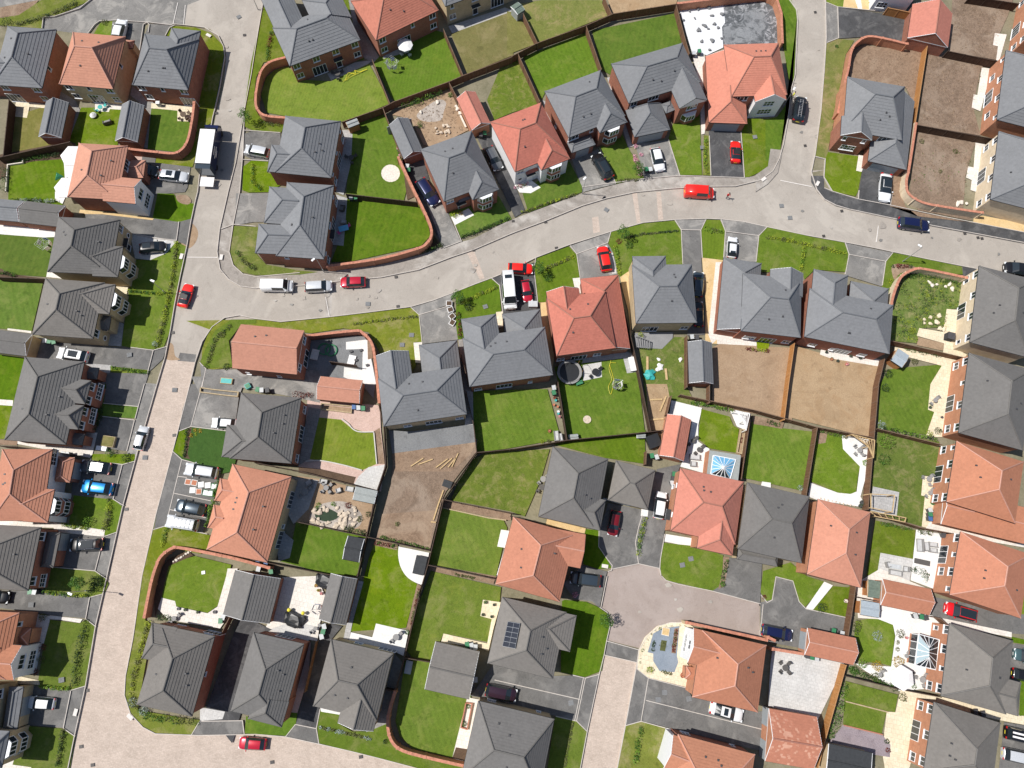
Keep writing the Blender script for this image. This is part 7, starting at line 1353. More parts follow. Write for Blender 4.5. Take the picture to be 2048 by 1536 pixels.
for (t, cols) in (('01', ((360, 1190, 'plastic_grey'), (395, 1195, 'plastic_green'), (430, 1200, 'plastic_green'))), ('12', ((783, 185, 'plastic_blue'), (820, 190, 'plastic_grey'), (858, 195, 'plastic_green'))), ('12', ((12, 45, 'plastic_green'), (45, 50, 'plastic_grey'), (90, 50, 'plastic_dark'))), ('13', ((545, 405, 'plastic_grey'), (537, 445, 'plastic_green'), (525, 485, 'plastic_grey'))), ('13', ((1690, 550, 'plastic_green'), (1725, 558, 'plastic_grey'), (1755, 570, 'plastic_grey'))), ('20', ((1075, 1355, 'plastic_green'), (1108, 1355, 'plastic_grey'))), ('20', ((1455, 425, 'plastic_grey'), (1500, 410, 'plastic_green'))),
    ('11', ((760, 45, 'plastic_grey'), (795, 45, 'plastic_green'))), ('22', ((1120, 575, 'plastic_green'), (1158, 585, 'plastic_grey'))), ('22', ((1297, 722, 'plastic_green'), (1290, 757, 'plastic_dark'), (1282, 793, 'plastic_grey'))), ('33', ((1180, 320, 'plastic_grey'), (1228, 328, 'plastic_green'), (1262, 335, 'plastic_dark'))), ('33', ((525, 440, 'plastic_green'), (592, 462, 'plastic_grey'))), ('33', ((318, 640, 'plastic_dark'), (352, 650, 'plastic_green'), (390, 660, 'plastic_grey'))), ('32', ((1298, 1010, 'plastic_grey'), (1298, 1045, 'plastic_green'), (1298, 1078, 'plastic_blue'))), ('03', ((1765, 360, 'plastic_green'), (1785, 330, 'plastic_grey'))), ('03', ((240, 125, 'plastic_green'), (275, 128, 'plastic_grey'))),
    ('02', ((500, 560, 'plastic_grey'), (540, 565, 'plastic_grey'))), ('22', ((335, 30, 'plastic_grey'), (335, 70, 'plastic_green'))), ('21', ((1440, 1160, 'plastic_grey'), (1480, 1165, 'plastic_dark'))), ('12', ((10, 1430, 'plastic_blue'), (75, 1445, 'plastic_blue'), (20, 1480, 'plastic_grey'), (120, 1500, 'plastic_green'))), ('33', ((1660, 1090, 'plastic_dark'), (1720, 1105, 'plastic_dark'))), ('10', ((1210, 1330, 'plastic_grey'), (1220, 1360, 'plastic_green'))), ('32', ((1410, 1210, 'plastic_dark'), (1470, 1215, 'plastic_green'))), ('10', ((1800, 1080, 'plastic_dark'), (1830, 1065, 'plastic_green'))), ('13', ((1755, 830, 'plastic_grey'), (1735, 880, 'plastic_dark'), (1730, 910, 'plastic_dark')))):
    for x, y, c_ in cols: bin_(t, x, y, c_, random.uniform(-.3, .3))
# ================================================================ VEHICLES
car('hatch', 'white', '00', '985,150', '930,345', 'white hatchback on the short drive at the top left')
car('suv', 'black', '00', '1262,1372', '1090,1360', 'black car half under the porch roof, left of the silver estate', scale='nose')
car('estate', 'silver', '00', '1510,1420', '1270,1395', 'silver estate car on the drive of the white gabled terracotta house', sun=(.5, .7))
car('mpv', 'silver', '00', '1955,1190', '2155,1230', 'silver car on the drive of the house beside the stone circle')
car('suv', 'black', '01', '1332,430', '1110,455', 'black car on the curved grey drive at the left', sun=(.5, .8))
car('sports', 'bright_red', '01', '1515,728', '1450,922', 'red convertible with a black soft top on the left road', roofcol='plastic_black', z=.02)
car('suv', 'white', '01', '460,1285', '708,1325', 'white off-road car with a glass roof on the left drive', sun=(.45, .75), rails=True)
car('hatch', 'silver', '02', '1155,332', '1095,532', 'silver hatchback parked at the edge of the block paved street', z=.02)
car('hatch', 'grey', '02', '645,650', '890,680', 'dark grey car above the bright blue car', roofcol='alloy')
car('hatch', 'bright_blue', '02', '648,812', '908,845', 'bright blue hatchback on the left drives')
car('suv', 'black', '02', '558,1290', '832,1280', 'black car with silver roof rails on the lower left drive', rails=True, sun=(.42, .8))
car('hatch', 'white', '02', '1687,308', '1895,320', 'white car partly under the corner of the grey roof, middle left')
car('estate', 'silver', '02', '1473,675', '1748,715', 'silver car at the top of the left parking bays')
car('hatch', 'slate', '02', '1403,965', '1648,1015', 'dark slate hatchback in the left parking bays')
car('offroad', 'silver', '02', '1328,1092', '1590,1135', 'silver off-road car with a roof rack in the lowest parking bay', rack='tray')
car('van', 'white', '11', '300,752', '38,748', 'white panel van parked on the main road', 'van', z=.02)
car('mpv', 'silver', '11', '612,748', '384,762', 'pale silver people carrier between the white van and red hatchback', 'car', z=.02)
car('hatch', 'crimson', '11', '668,722', '882,715', 'crimson hatchback last in the row of three on the main road', z=.02)
car('van', 'bright_red', '21', '1622,10', '1372,-5', 'bright red post van on the main road', 'van', z=.02)
car('suv', 'black', '30', '270,762', '235,985', 'black car carrying a silver ladder at the top right road', rack='ladder', z=.02)
car('estate', 'navy', '11', '1445,108', '1305,-105', 'dark blue estate on the drive below the grey garage')
car('hatch', 'grey', '10', '1945,1362', '1850,1175', 'grey hatchback between the grey and terracotta roofed houses')
car('suv', 'black', '20', '660,1225', '785,1442', 'black car with a glass roof on the drive above the main road', sun=(.42, .85))
car('hatch', 'white', '20', '1188,1370', '1140,1180', 'white hatchback on the drive of the half-timbered house')
car('sports', 'bright_red', '20', '1790,1122', '1790,1302', 'red sports car with black roof on the dark drive', roofcol='plastic_black')
car('saloon', 'white', '31', '930,80', '945,-150', 'white car with a dark roof on the top right drive', roofcol='glass')
car('estate', 'navy', '31', '1297,275', '1037,240', 'navy estate car parked on the east part of the main road', z=.02)
car('suv', 'black', '31', '1880,600', '2140,640', 'black car cut by the right edge on the main road', z=.02)
car('hatch', 'white', '21', '1768,355', '1755,530', 'white car with black roof edges on the drive near the middle right', sun=(.75, .85))
car('hatch', 'bright_red', '21', '718,430', '760,638', 'red hatchback on the drive above the terracotta roof')
car('hatch', 'bright_red', '21', '172,618', '-38,605', 'red car parked across the end of the camper drive')
car('camper', 'white', '21', '-10,945', '-38,650', 'white camper van on the dark drive', 'camper van', sun=(.75, .85))
car('hatch', 'crimson', '21', '130,872', '100,706', 'small red car between the camper van and the small lawn')
car('hatch', 'slate', '21', '1495,635', '1480,840', 'dark slate car in the gap right of the grey roof')
car('saloon', 'black', '21', '1490,880', '1495,1070', 'black car in the shadow right of the grey roof')
car('suv', 'white', '22', '1200,860', '1168,1082', 'white car on the long drive beside the square hipped garage')
car('hatch', 'dark_red', '22', '800,1218', '835,1008', 'dark red hatchback on the court drive beside the charcoal house')
car('suv', 'slate', '22', '460,1545', '715,1580', 'dark slate car beside the terracotta house left of the court')
car('estate', 'navy', '33', '203,480', '-55,425', 'navy estate beside the white gabled garage')
car('saloon', 'white', '23', '1855,1125', '1578,1045', 'white saloon beside the terracotta house on the lower drive', sun=(.5, .62))
car('suv', 'red', '33', '1410,250', '1672,325', 'red car with a black glass roof at the lower right', roofcol='glass')
car('mpv', 'purple', '13', '2090,960', '1832,905', 'dark purple car beside the double garage at the bottom')
car('hatch', 'white', '03', '220,1010', '432,1025', 'white hatchback on the drive at the bottom left')
car('hatch', 'crimson', '03', '1913,1335', '2120,1350', 'crimson hatchback on the block paved street at the bottom', z=.02)
car('suv', 'black', '03', '75,175', '-170,160', 'black car cut by the left edge at the lower left')
car('suv', 'teal', '33', '1962,620', '2200,670', 'dark teal car cut by the right edge')
car('estate', 'black', '33', '2200,830', '1950,775', 'black car cut by the right edge below the teal one')
car('offroad', 'black', '33', '2150,1310', '1890,1245', 'black off-road car with white roof stripes in the bottom right corner', rack='stripes')
car('suv', 'silver', '33', '2120,1470', '1872,1415', 'silver car in the bottom right corner')
def lorry():
    A = G(440, 243, 1.0); B = G(400, 350, 1.0); d = (A-B).normalized(); root = empty('removal_lorry', (0, 0, .02), math.atan2(d.y, d.x))
    P = [G(a, b, 3.4) for a, b in ((400, 257.5), (431, 260), (420, 327.5), (390, 325))]; c = sum(P, Vector())/4; root.location = (c.x, c.y, .02); d = ((P[0]+P[1])-(P[2]+P[3])).normalized(); root.rotation_euler.z = math.atan2(d.y, d.x)
    L = ((P[0]+P[1])-(P[2]+P[3])).length/2; Wd = 2.4; ex = (1, 0); ey = (0, 1)
    mb = MB(); mb.box((0, 0), ex, ey, L/2, Wd/2, .95, 3.34, 'paint_navy'); mb.build('cargo_box', root); mb = MB(); mb.box((0, 0), ex, ey, L/2+.02, Wd/2+.02, 3.34, 3.42, 'canvas_white'); mb.build('box_roof', root)
    mb = MB(); mb.box((-L/2-.45, 0), ex, ey, .42, Wd/2, .9, 3.2, 'paint_slate'); mb.build('rear_door', root); mb = MB(); mb.box((-L/2-1.9, 0), ex, ey, .85, 1.1, .75, .85, 'canvas_white'); mb.build('tail_lift', root)
    S = [(L/2+2.0, .9, 1.0), (L/2+1.95, 1.05, 1.5), (L/2+1.6, 1.08, 2.2), (L/2+.1, 1.08, 2.35)]; mb = MB()
    for (x0, w0, z0), (x1, w1, z1) in zip(S, S[1:]):
        m_ = 'glass' if z0 == 1.5 else 'paint_navy'; mb.face([(x0, -w0, z0), (x0, w0, z0), (x1, w1, z1), (x1, -w1, z1)], m_)
        for s_ in (-1, 1): P_ = [(x0, s_*w0, .5), (x1, s_*w1, .5), (x1, s_*w1, z1), (x0, s_*w0, z0)]; mb.face(P_ if s_ < 0 else P_[::-1], 'paint_navy')
    mb.face([(S[0][0], -.9, .5), (S[0][0], .9, .5), (S[0][0], .9, 1.0), (S[0][0], -.9, 1.0)], 'paint_navy'); mb.build('cab', root)
    mb = MB(); mb.box((L/2+.55, 0), ex, ey, .3, .9, 2.36, 2.6, 'paint_black'); mb.build('roof_deflector', root); mb = MB(); mb.box((0, 0), ex, ey, L/2+.4, .5, .5, .9, 'plastic_black'); mb.build('chassis', root)
    for x in (L/2+1.1, -L/2+1.0):
        for y in (-.95, .95): mb = MB(); mb.tube((x, y-.15, .45), (x, y+.15, .45), .45, .45, 'tyre', 16); mb.build('wheel', root)
    for k, (w_, z_) in enumerate(((1.6, 2.5), (2.2, 1.9), (1.2, 1.5))): mb = MB(); [mb.box((-.3+(i-3)*w_/7, -Wd/2-.005), ex, ey, w_/18, .006, z_, z_+.28, 'canvas_white') for i in range(7)]; mb.build('lettering', root)
    for y in (-1.25, 1.25): mb = MB(); mb.box((L/2+1.6, y), ex, ey, .08, .1, 1.6, 2.0, 'paint_black'); mb.build('mirror', root)
    tag(root, 'navy removal lorry with white roof and lowered tail lift at top left', 'lorry', None, (410, 290))
lorry()
# ================================================================ GARDEN THINGS
parasol('10', 1190, 345, 1.35, 'canvas_white', 'white octagonal parasol behind the terracotta house at the top', n=8)
table('10', 1200, 400, .6, 4, 'plastic_grey', label='grey garden table under the white parasol at the top'); dryer('10', 1085, 500)
parasol('00', 570, 1235, 2.0, 'canvas_white', 'upper of two white parasols beside the terracotta house at left', n=6, h=2.3); parasol('00', 520, 1490, 2.0, 'canvas_white', 'lower of two white parasols beside the terracotta house at left', n=6, h=2.3)
parasol('00', 455, 1400, .85, 'canvas_green', 'folded green parasol between the two white ones', n=3, h=1.8); parasol('33', 1090, 820, 1.75, 'canvas_white', 'large white parasol below the conservatory', n=6, rz=.5)
parasol('00', 733, 908, .55, 'canvas_white', 'tiny round play table cover on the lawn by the terracotta house', n=14, h=.8)
dryer('01', 345, 410); dryer('13', 485, 265, r=.9); dryer('12', 1885+0, 0) if False else dryer('21', 845, 1536, r=1.0); sofa('00', 855, 975, 1.3, .7, 20, 'rattan', 'dark garden swing seat on the lawn at the top left')
table('00', 1465, 915, .5, 4, 'bark', label='round rustic table on the corner patio at top left'); table('00', 800, 855, .4, 2, 'plastic_teal', label='small turquoise table on the patio at top left'); table('10', 650, 585, .5, 3, 'rattan'); boxy('barbecue', 'covered barbecue by the corner house wall', 'barbecue', '00', 1260, 820, .6, .5, .9, 'plastic_grey', 0, 'plastic_white')
table('10', 760, 1260, .45, 3, 'rattan'); sofa('11', 690, 130, 1.0, .8, 80, 'rattan'); table('11', 700, 290, .6, 2, 'plastic_pink', 'plastic_sky', 'colourful play table behind the grey house above the van', square=True); sofa('11', 700, 240, .9, .7, 0, 'rattan_grey')
shed('10', '715,985 800,945 832,992 742,1020', 'felt_grey', 'wood_orange', 'small wooden shed in the corner above the stone circle lawn')
shed('20', '5,40 60,10 90,85 30,130', 'felt_green', 'felt_grey', 'small green roofed shed at the top edge'); shed('12', '800,820 970,855 945,960 775,925', 'felt_grey', 'felt_grey', 'pale grey flat roofed shed beside the rock pond', slope=.06); shed('31', '1045,1255 1130,1310 1070,1405 975,1340', 'felt_blue', 'wood_orange', 'orange wooden shed with blue-grey roof at the right')
shed('33', '800,30 920,48 900,180 798,165', 'felt_green', 'wood_orange', 'green roofed shed beside the terracotta garage', slope=.08); shed('33', '745,190 890,222 890,330 735,310', 'felt_blue', 'wood_orange', 'pale blue-grey roofed shed below the green roofed one', slope=.08)
shed('12', '740,1215 865,1240 825,1425 690,1400', 'felt_dark', 'felt_grey', 'charcoal shed with a pale ridge beside the long dark fence', slope=.35); shed('22', '455,405 530,400 525,440 455,448', 'felt_grey', 'felt_grey', 'low grey chest shed in the lawn corner at centre', z=1.0, slope=.1); shed('22', '1000,400 1070,400 1065,430 1000,435', 'felt_grey', 'felt_grey', 'grey storage shed on the fence by the terracotta garage', z=1.0, slope=.1)
shed('11', '1440,1120 1500,1108 1510,1180 1430,1195', 'felt_dark', 'felt_grey', 'dark little shed beside the cream walled garden', z=1.4) if False else boxy('storage_cabinet', 'dark storage cabinet against the cream house at right', 'cabinet', '31', 1470, 1150, 1.1, 1.1, 1.3, 'felt_dark', -15, 'plastic_dark')
boxy('storage_chest', 'white storage chest behind the terracotta house with the trampoline', 'storage chest', '21', 965, 1375, .95, 2.2, .7, 'plastic_grey', 10, 'canvas_white'); boxy('storage_box', 'pale storage box behind the small red car', 'storage box', '21', 168, 895, 1.4, .9, .8, 'plastic_grey', 0, 'plastic_grey')
boxy('storage_box', 'dark green box lying on the bare building plot', 'storage box', '12', 1530, 800, 1.3, 1.0, .5, 'plastic_dark', -20, 'felt_dark'); boxy('storage_box', 'pale glass topped cold frame by the dark fence at the bottom', 'cold frame', '13', 1220, 730, .9, 1.7, .5, 'plastic_grey', -10, 'felt_blue'); boxy('covered_barbecue', 'dark covered barbecue on the curved white patio at lower centre', 'covered barbecue', '12', 1312, 1450, 1.6, 2.6, .9, 'rattan', -12, 'felt_dark')
boxy('covered_barbecue', 'dark covered barbecue beside the terracotta garage at centre', 'covered barbecue', '22', 1135, 455, 1.9, 1.9, 1.0, 'tarpaulin', 20, 'tarpaulin')
trampoline('21', 460, 1440, 1.95, 'large round trampoline with black mat behind the terracotta house'); table('21', 670, 1440, .6, 2, 'tarpaulin', label='covered dark garden furniture on the patio by the trampoline')
boxy('play_tunnel', 'green plastic toy beside the trampoline', 'toy', '21', 540, 1525, 1.0, .5, .5, 'plastic_teal', 20, 'plastic_green'); rocks('21', [(1170, 1340), (1180, 1400), (1345, 1345), (1165, 1420)], .4, 'bag_white', 'crumpled white plastic sheet on the weedy plot', name='plastic_sheet'); rocks('21', [(1100, 1460)], .7, 'plastic_teal', 'green crumpled netting on the weedy plot', name='garden_netting')
planks('21', ['1080,1320 1080,1430', '1225,1415 1235,1505'], 'timber_pale', 'pale plank lying on the weedy plot', .35); planks('22', ['1230,100 1180,220', '1100,130 1200,125', '1090,290 1210,280'], 'timber_pale', 'long pale plank beside the fence left of the terracotta garage', .25)
planks('12', ['1240,660 1340,595', '1300,645 1415,603', '1440,670 1535,600', '1475,680 1570,595', '1537,668 1600,590', '1567,665 1618,555'], 'timber_pale', 'fence timber lying on the bare building plot', .16); planks('12', ['1500,850 1460,960', '1460,960 1420,1090', '1400,1103 1440,1108'], 'timber_pale', 'timber board propped along the right side of the building plot', .2)
sleepers('12', '1490,990 1860,1072 2000,1090'); sleepers('12', '1390,1447 1830,1536'); sleepers('12', '945,390 968,640', 'edging_stone'); sleepers('12', '530,160 770,185 765,235 525,205 530,160', h=.35, label='timber raised bed below the terracotta garage'); sheet('soil_bed', '12', '545,168 755,192 752,225 540,200', 'soil_tan'); GZ[0] += 0
sleepers('02', '1615,35 1715,50 1810,60 1915,70 1908,105 1810,95 1710,82 1612,70 1615,35', h=.35, label='timber raised beds beside the grey drive, middle left'); sleepers('22', '1825,370 1858,373 1828,560 1793,550 1825,370', h=.35, label='timber raised bed beside the lawn by the roof lantern'); sleepers('13', '1680,1010 1730,1015 1690,1220 1640,1205 1680,1010', 'edging_brick', h=.35, label='row of three raised beds beside the bottom house')
sleepers('12', '1490,925 1490,990') if False else None
for t, x, y in (('13', 1700, 1040), ('13', 1665, 1180)): shrub(t, x, y, .4, .6, 'leaf_green')
sleepers('33', '600,1190 910,1265', 'edging_brick'); sleepers('33', '615,1000 950,1085'); sleepers('00', '190,1280 190,1308 70,1325 55,1536', 'stone_pale'); sleepers('12', '400,620 520,615 700,650 850,692', 'edging_stone', smooth=True); sleepers('12', '690,282 740,320 775,360 830,385 945,385', 'edging_stone', smooth=True)
# bulk bags
for x, y, m_ in ((1503, 778, 'bag_white'), (1553, 785, 'bag_white'), (1608, 800, 'bag_white'), (1662, 805, 'bag_white'), (1712, 815, 'plastic_green'), (1540, 845, 'bag_white'), (1590, 855, 'bag_white'), (1645, 865, 'plastic_green'), (1680, 870, 'plastic_green')):
    boxy('bulk_bag', ('white' if m_ == 'bag_white' else 'green')+' builders bulk bag in the parking bay', 'bulk bag', '02', x, y+5, .85, .85, .75, m_, random.uniform(-12, 12), m_, rim='terracotta' if x in (1503, 1553, 1590) else 'canvas_white', group='bulk bags in the parking bay')
for x, y in ((450, 760), (500, 775)): boxy('bulk_bag', 'green and white bulk bag on the drive below the pink gabled house', 'bulk bag', '12', x-0+0, y, .9, .9, .7, 'plastic_teal', 15, 'plastic_teal', rim='bag_white') if False else None
boxy('pallet_crate', 'timber crate of green netting on the drive below the pink gabled house', 'crate', '02', 1810, -25, 1.8, .9, .5, 'timber_pale', -5, rim='plastic_teal'); boxy('bulk_bag', 'round green bag right of the timber crate, middle left', 'bulk bag', '02', 1980, 15, .8, .8, .6, 'plastic_teal', 30, rim='plastic_green')
for x, y in ((545, 1255), (600, 1265)): trampoline_r = .85; p_, g_ = at('11', x, y, .3); mb = MB(); mb.lathe((0, 0, 0), [(.95, 0), (1.0, .3), (.9, .35), (.8, .3), (.78, .1), (0, .1)], 'plastic_green', 20); o = mb.build('paddling_pool', loc=(g_.x, g_.y, .1)); tag(o, 'round green tub on the messy patio', 'paddling pool', 'green tubs', p_[:2])
for x, y, s_, m_ in ((470, 1300, 1.6, 'slab_pale'), (765, 1345, 1.5, 'canvas_white')): boxy('stone_stack', '%s stack of slabs on the messy patio' % ('grey' if m_ == 'slab_pale' else 'white'), 'slab stack', '11', x, y, s_*.7, s_, .3, m_, -12, m_)
for x, y in ((590, 1190), (760, 1275), (800, 1345), (840, 1265), (890, 1385)): boxy('toolbox', 'small dark box on the messy patio', 'box', '11', x, y, .4, .3, .3, 'plastic_dark', 20)
for k in range(4): boxy('planter', 'white ring shaped planter beside the grey drive', 'planter', '11', (1545, 1555, 1568, 1570)[k], (890, 940, 993, 1043)[k], .95, .85, .4, 'plastic_white', 20*k, rim='soil_dark', group='white planters in a row')
boxy('raised_turf_bed', 'raised timber bed of turf standing on the left drive', 'raised bed', '02', 862, 458, 1.9, 1.6, .6, 'sleeper', -8, rim='lawn_olive'); boxy('garden_boxes', 'white boxes beside the raised turf bed', 'boxes', '02', 810, 515, 1.5, .6, .5, 'plastic_white', -8)
# patio sets, right side
for a in (('22', 1450, 455, .35, 2), ('22', 1500, 525, .4, 2), ('33', 140, 735, .45, 4), ('32', 1340, 130, .35, 2), ('32', 1290, 760, .4, 3), ('32', 1300, 870, .35, 2), ('32', 735, 530, .4, 4), ('33', 1240, 830, .45, 3), ('33', 1110, 640, .3, 1), ('22', 250, 760, .45, 2), ('22', 240, 825, .45, 2), ('13', 1120, 490, .45, 2), ('12', 560, 830, .4, 4), ('12', 390, 860, .5, 2), ('13', 475, 420, .3, 2), ('03', 1390, 340, .35, 2), ('33', 900, 790, .3, 1)): table(a[0], a[1], a[2], a[3], a[4], 'rattan' if a[2] % 2 else 'rattan_grey')
for a in (('22', 1462, 585, 1.6, .9, -5), ('22', 1450, 640, .9, .8, -5), ('32', 1215, 1290, 1.9, .8, 85), ('32', 1268, 1300, .8, 1.3, 0), ('32', 1320, 1285, 1.3, .7, -8), ('32', 1320, 1330, 1.2, .7, -8), ('32', 960, 1445, .8, .7, -80), ('32', 1105, 1480, .8, .7, 80), ('32', 1020, 1510, 1.9, .8, 170), ('12', 540, 780, 1.2, .7, -10), ('12', 660, 850, .8, .7, 20), ('12', 750, 840, 1.2, .8, -10), ('12', 420, 790, 1.0, .8, 30), ('22', 355, 415, .7, 1.6, 5), ('22', 390, 425, .5, 1.2, 10)): sofa(a[0], a[1], a[2], a[3], a[4], a[5])
boxy('fire_table', 'long dark planter on the white patio between two right hand gardens', 'planter', '32', 1235, 1425, 2.2, .7, .4, 'rattan', -12); boxy('low_table', 'low grey table on the silver patio', 'table', '32', 1015, 1460, 1.7, .6, .35, 'rattan_grey', -8, 'plastic_grey')
for a in (('33', 905, 795, .3, 'plastic_dark', 'leaf_dark'), ('32', 1440, 220, .3, 'terracotta', 'leaf_red'), ('32', 1395, 265, .2, 'plastic_dark', None), ('32', 1300, 187, .22, 'plastic_dark', 'leaf_green'), ('22', 340, 110, .2, 'terracotta', 'leaf_red'), ('22', 350, 130, .2, 'plastic_teal', None), ('22', 335, 165, .2, 'terracotta', None), ('22', 365, 180, .2, 'terracotta', None), ('22', 370, 220, .22, 'plastic_white', None), ('22', 370, 235, .2, 'plastic_teal', None), ('22', 380, 260, .2, 'terracotta', 'leaf_flower'), ('22', 300, 375, .25, 'terracotta', 'leaf_red'), ('13', 1835, 210, .25, 'plastic_dark', 'leaf_lime'), ('13', 1905, 230, .2, 'plastic_dark', 'leaf_dark'), ('13', 1815, 310, .2, 'plastic_dark', 'leaf_dark'), ('13', 1885, 325, .2, 'plastic_dark', 'leaf_dark'),
    ('23', 1365, 795, .35, 'terracotta', 'leaf_red'), ('13', 480, 75, .25, 'terracotta', 'leaf_yellow'), ('13', 500, 115, .22, 'terracotta', 'leaf_yellow'), ('13', 520, 140, .2, 'terracotta', 'leaf_flower'), ('33', 625, 200, .3, 'stone_pale', 'leaf_red'), ('32', 740, 975, .3, 'plastic_dark', 'leaf_green'), ('32', 755, 950, .4, 'plastic_dark', 'leaf_dark'), ('31', 470, 1280, .22, 'plastic_dark', 'leaf_dark'), ('31', 560, 1350, .22, 'plastic_dark', 'leaf_dark'), ('31', 665, 1310, .25, 'plastic_dark', 'leaf_olive'), ('31', 740, 1325, .25, 'plastic_dark', 'leaf_dark'), ('31', 630, 1375, .25, 'terracotta', 'leaf_flower'), ('31', 510, 1335, .25, 'terracotta', 'leaf_green'), ('33', 1110, 495, .2, 'terracotta', 'leaf_flower'), ('33', 1170, 775, .2, 'plastic_dark', None), ('32', 1320, 950, .35, 'plastic_green', 'leaf_green'), ('03', 1480, 270, .2, 'plastic_dark', 'leaf_green'), ('03', 1580, 290, .2, 'plastic_dark', 'leaf_green'), ('03', 1715, 288, .25, 'plastic_dark', None), ('03', 1425, 262, .22, 'plastic_dark', None)): pot(*a)
rocks('12', [(440+int(400*random.random()), 985+int(30*random.random())) for _ in range(7)]+[(450+int(60*random.random()), 1020+int(100*random.random())) for _ in range(7)]+[(660+int(160*random.random()), 1020+int(120*random.random())) for _ in range(16)]+[(520+int(200*random.random()), 1110+int(40*random.random())) for _ in range(9)], .36, 'stone', 'sandy boulder in the rockery round the pond')
rocks('10', [(1318, 900), (1455, 820), (1600, 850), (1615, 875), (1630, 905)], .35, 'stone_pale', 'pale rubble block on the building rubble garden'); rocks('10', [(1440+int(110*random.random()), 1000+int(95*random.random())) for _ in range(16)], .22, 'stone', 'brown stone in the heap of rubble'); planks('10', ['1635,930 1680,1025'], 'stone_pale', 'long pale kerb stone beside the terracotta garage', .3)
rocks('20', [(1463, 150), (1597, 128), (1680, 115), (1615, 195), (1650, 222), (1537, 207), (1570, 233), (1495, 243), (1518, 332), (1600, 325), (1672, 310), (1583, 402), (1490, 75), (1420, 95), (1575, 60), (1365, 165)], .3, 'gravel_grey', 'dark stone holding down the white membrane'); rocks('31', [(1365, 992), (1350, 1045), (1295, 1005), (1245, 1050), (1300, 1055), (1405, 1095), (1245, 1020), (1370, 1095)], .32, 'slab_buff', 'yellow stepping stone in the overgrown garden'); rocks('31', [(1290, 725), (1350, 740), (1420, 760), (1470, 780), (1310, 745), (1450, 740)], .3, 'stone_pale', 'pale broken slab in the overgrown garden'); rocks('31', [(1520, 95), (1545, 85), (1585, 95)], .4, 'stone_pale', 'pale rubble heap inside the cream wall')
rocks('02', [(1390+20*k, 1420-12*k) for k in range(9)], .16, 'stone_pale', 'white pebble in the border inside the curved wall'); boxy('plant_box', 'small white sign box on the lawn inside the curved wall', 'box', '02', 1627, 1508, .45, .4, .2, 'plastic_white', 10)
for x, y in ((1230, 445),): boxy('planter', 'square pale planter in the slate garden', 'planter', '23', x, y, 1.1, 1.1, .3, 'stone_pale', -12, rim='gravel_gold')
for k, (x, y) in enumerate(((1357, 453), (1345, 505), (1338, 555), (1330, 605), (1328, 652))): boxy('stepping_stone', 'stepping slab in the column beside the white gable', 'stepping stone', '23', x, y, .75, .75, .04, 'slab_grey', -12, 'slab_silver', group='stepping slabs')
p_, g_ = at('22', 600, 285, .1); mb = MB(); mb.lathe((0, 0, 0), [(0, .04), (.45, .04), (.62, .05), (.62, 0)], 'stone', 20); o = mb.build('fire_pit', loc=(g_.x, g_.y, .12+GZ[0])); tag(o, 'round stone fire pit ring in the lawn of the terracotta house', 'fire pit', None, p_[:2])
def covered(t, x, y, label):
    p, g = at(t, x, y, .8); bm = bmesh.new(); bmesh.ops.create_icosphere(bm, subdivisions=3, radius=1)
    for v in bm.verts: n_ = math.sin(v.co.x*7+v.co.y*5)*.09+math.sin(v.co.y*11)*.05; v.co = Vector((math.copysign(abs(v.co.x)**.5, v.co.x)*1.5*(1+n_), math.copysign(abs(v.co.y)**.5, v.co.y)*1.0*(1+n_), max(0, (abs(v.co.z)**.4 if v.co.z > 0 else 0)*.85*(1+n_))))
    me = bpy.data.meshes.new('covered_furniture'); bm.to_mesh(me); bm.free(); me.materials.append(MATS['tarpaulin']); o = link('covered_furniture', me, None, (g.x, g.y, .1), R(-20)); tag(o, label, 'covered furniture', None, p[:2])
covered('13', 300, 350, 'garden furniture under a black cover on the paved yard'); covered('13', 550, 40, 'black covered item beside the narrow garage'); covered('12', 1310, 1450, 'dark covered barbecue on the white patio') if False else None
for x, y in ((262, 272), (375, 297)): p_, g_ = at('13', x, y, .9); mb = MB(); mb.lathe((0, 0, 0), [(0, .6), (.22, .7), (.28, .9), (.2, 1.1), (0, 1.18)], 'plastic_yellow', 12); o = mb.build('yellow_ball', loc=(g_.x, g_.y, .0)); tag(o, 'yellow ball on the black furniture cover', 'ball', 'yellow balls', p_[:2])
shed('13', '480,-60 620,-40 620,60 560,75', 'felt_dark', 'felt_grey', 'x', slope=.1) if False else None
# pergola style climbing frames and gazebos
def pergola(t, s, label, n=7, h=2.3, mat='timber_pale', m2=None, name='pergola'):
    P = [G(a[0], a[1], h).to_2d() for a in q(t, s)]; c = sum(P, Vector((0, 0)))/len(P); P = [p-c for p in P]; root = empty(name, (c.x, c.y, .1))
    for p in P: mb = MB(); mb.box((p.x, p.y), (1, 0), (0, 1), .06, .06, 0, h, mat); mb.build('post', root)
    mb = MB(); ps = P+[P[0]]
    for a, b in zip(ps, ps[1:]): mb.tube((a.x, a.y, h), (b.x, b.y, h), .08, .08, mat, 4)
    mb.build('frame', root); mb = MB()
    for k in range(1, n):
        a = P[0].lerp(P[1], k/n); b = P[3].lerp(P[2], k/n); mb.tube((a.x, a.y, h+.1), (b.x, b.y, h+.1), .05, .05, m2 or mat, 4)
    if n > 1: mb.build('rafters', root)
    tag(root, label, name.replace('_', ' '), None, pmid(t, s))
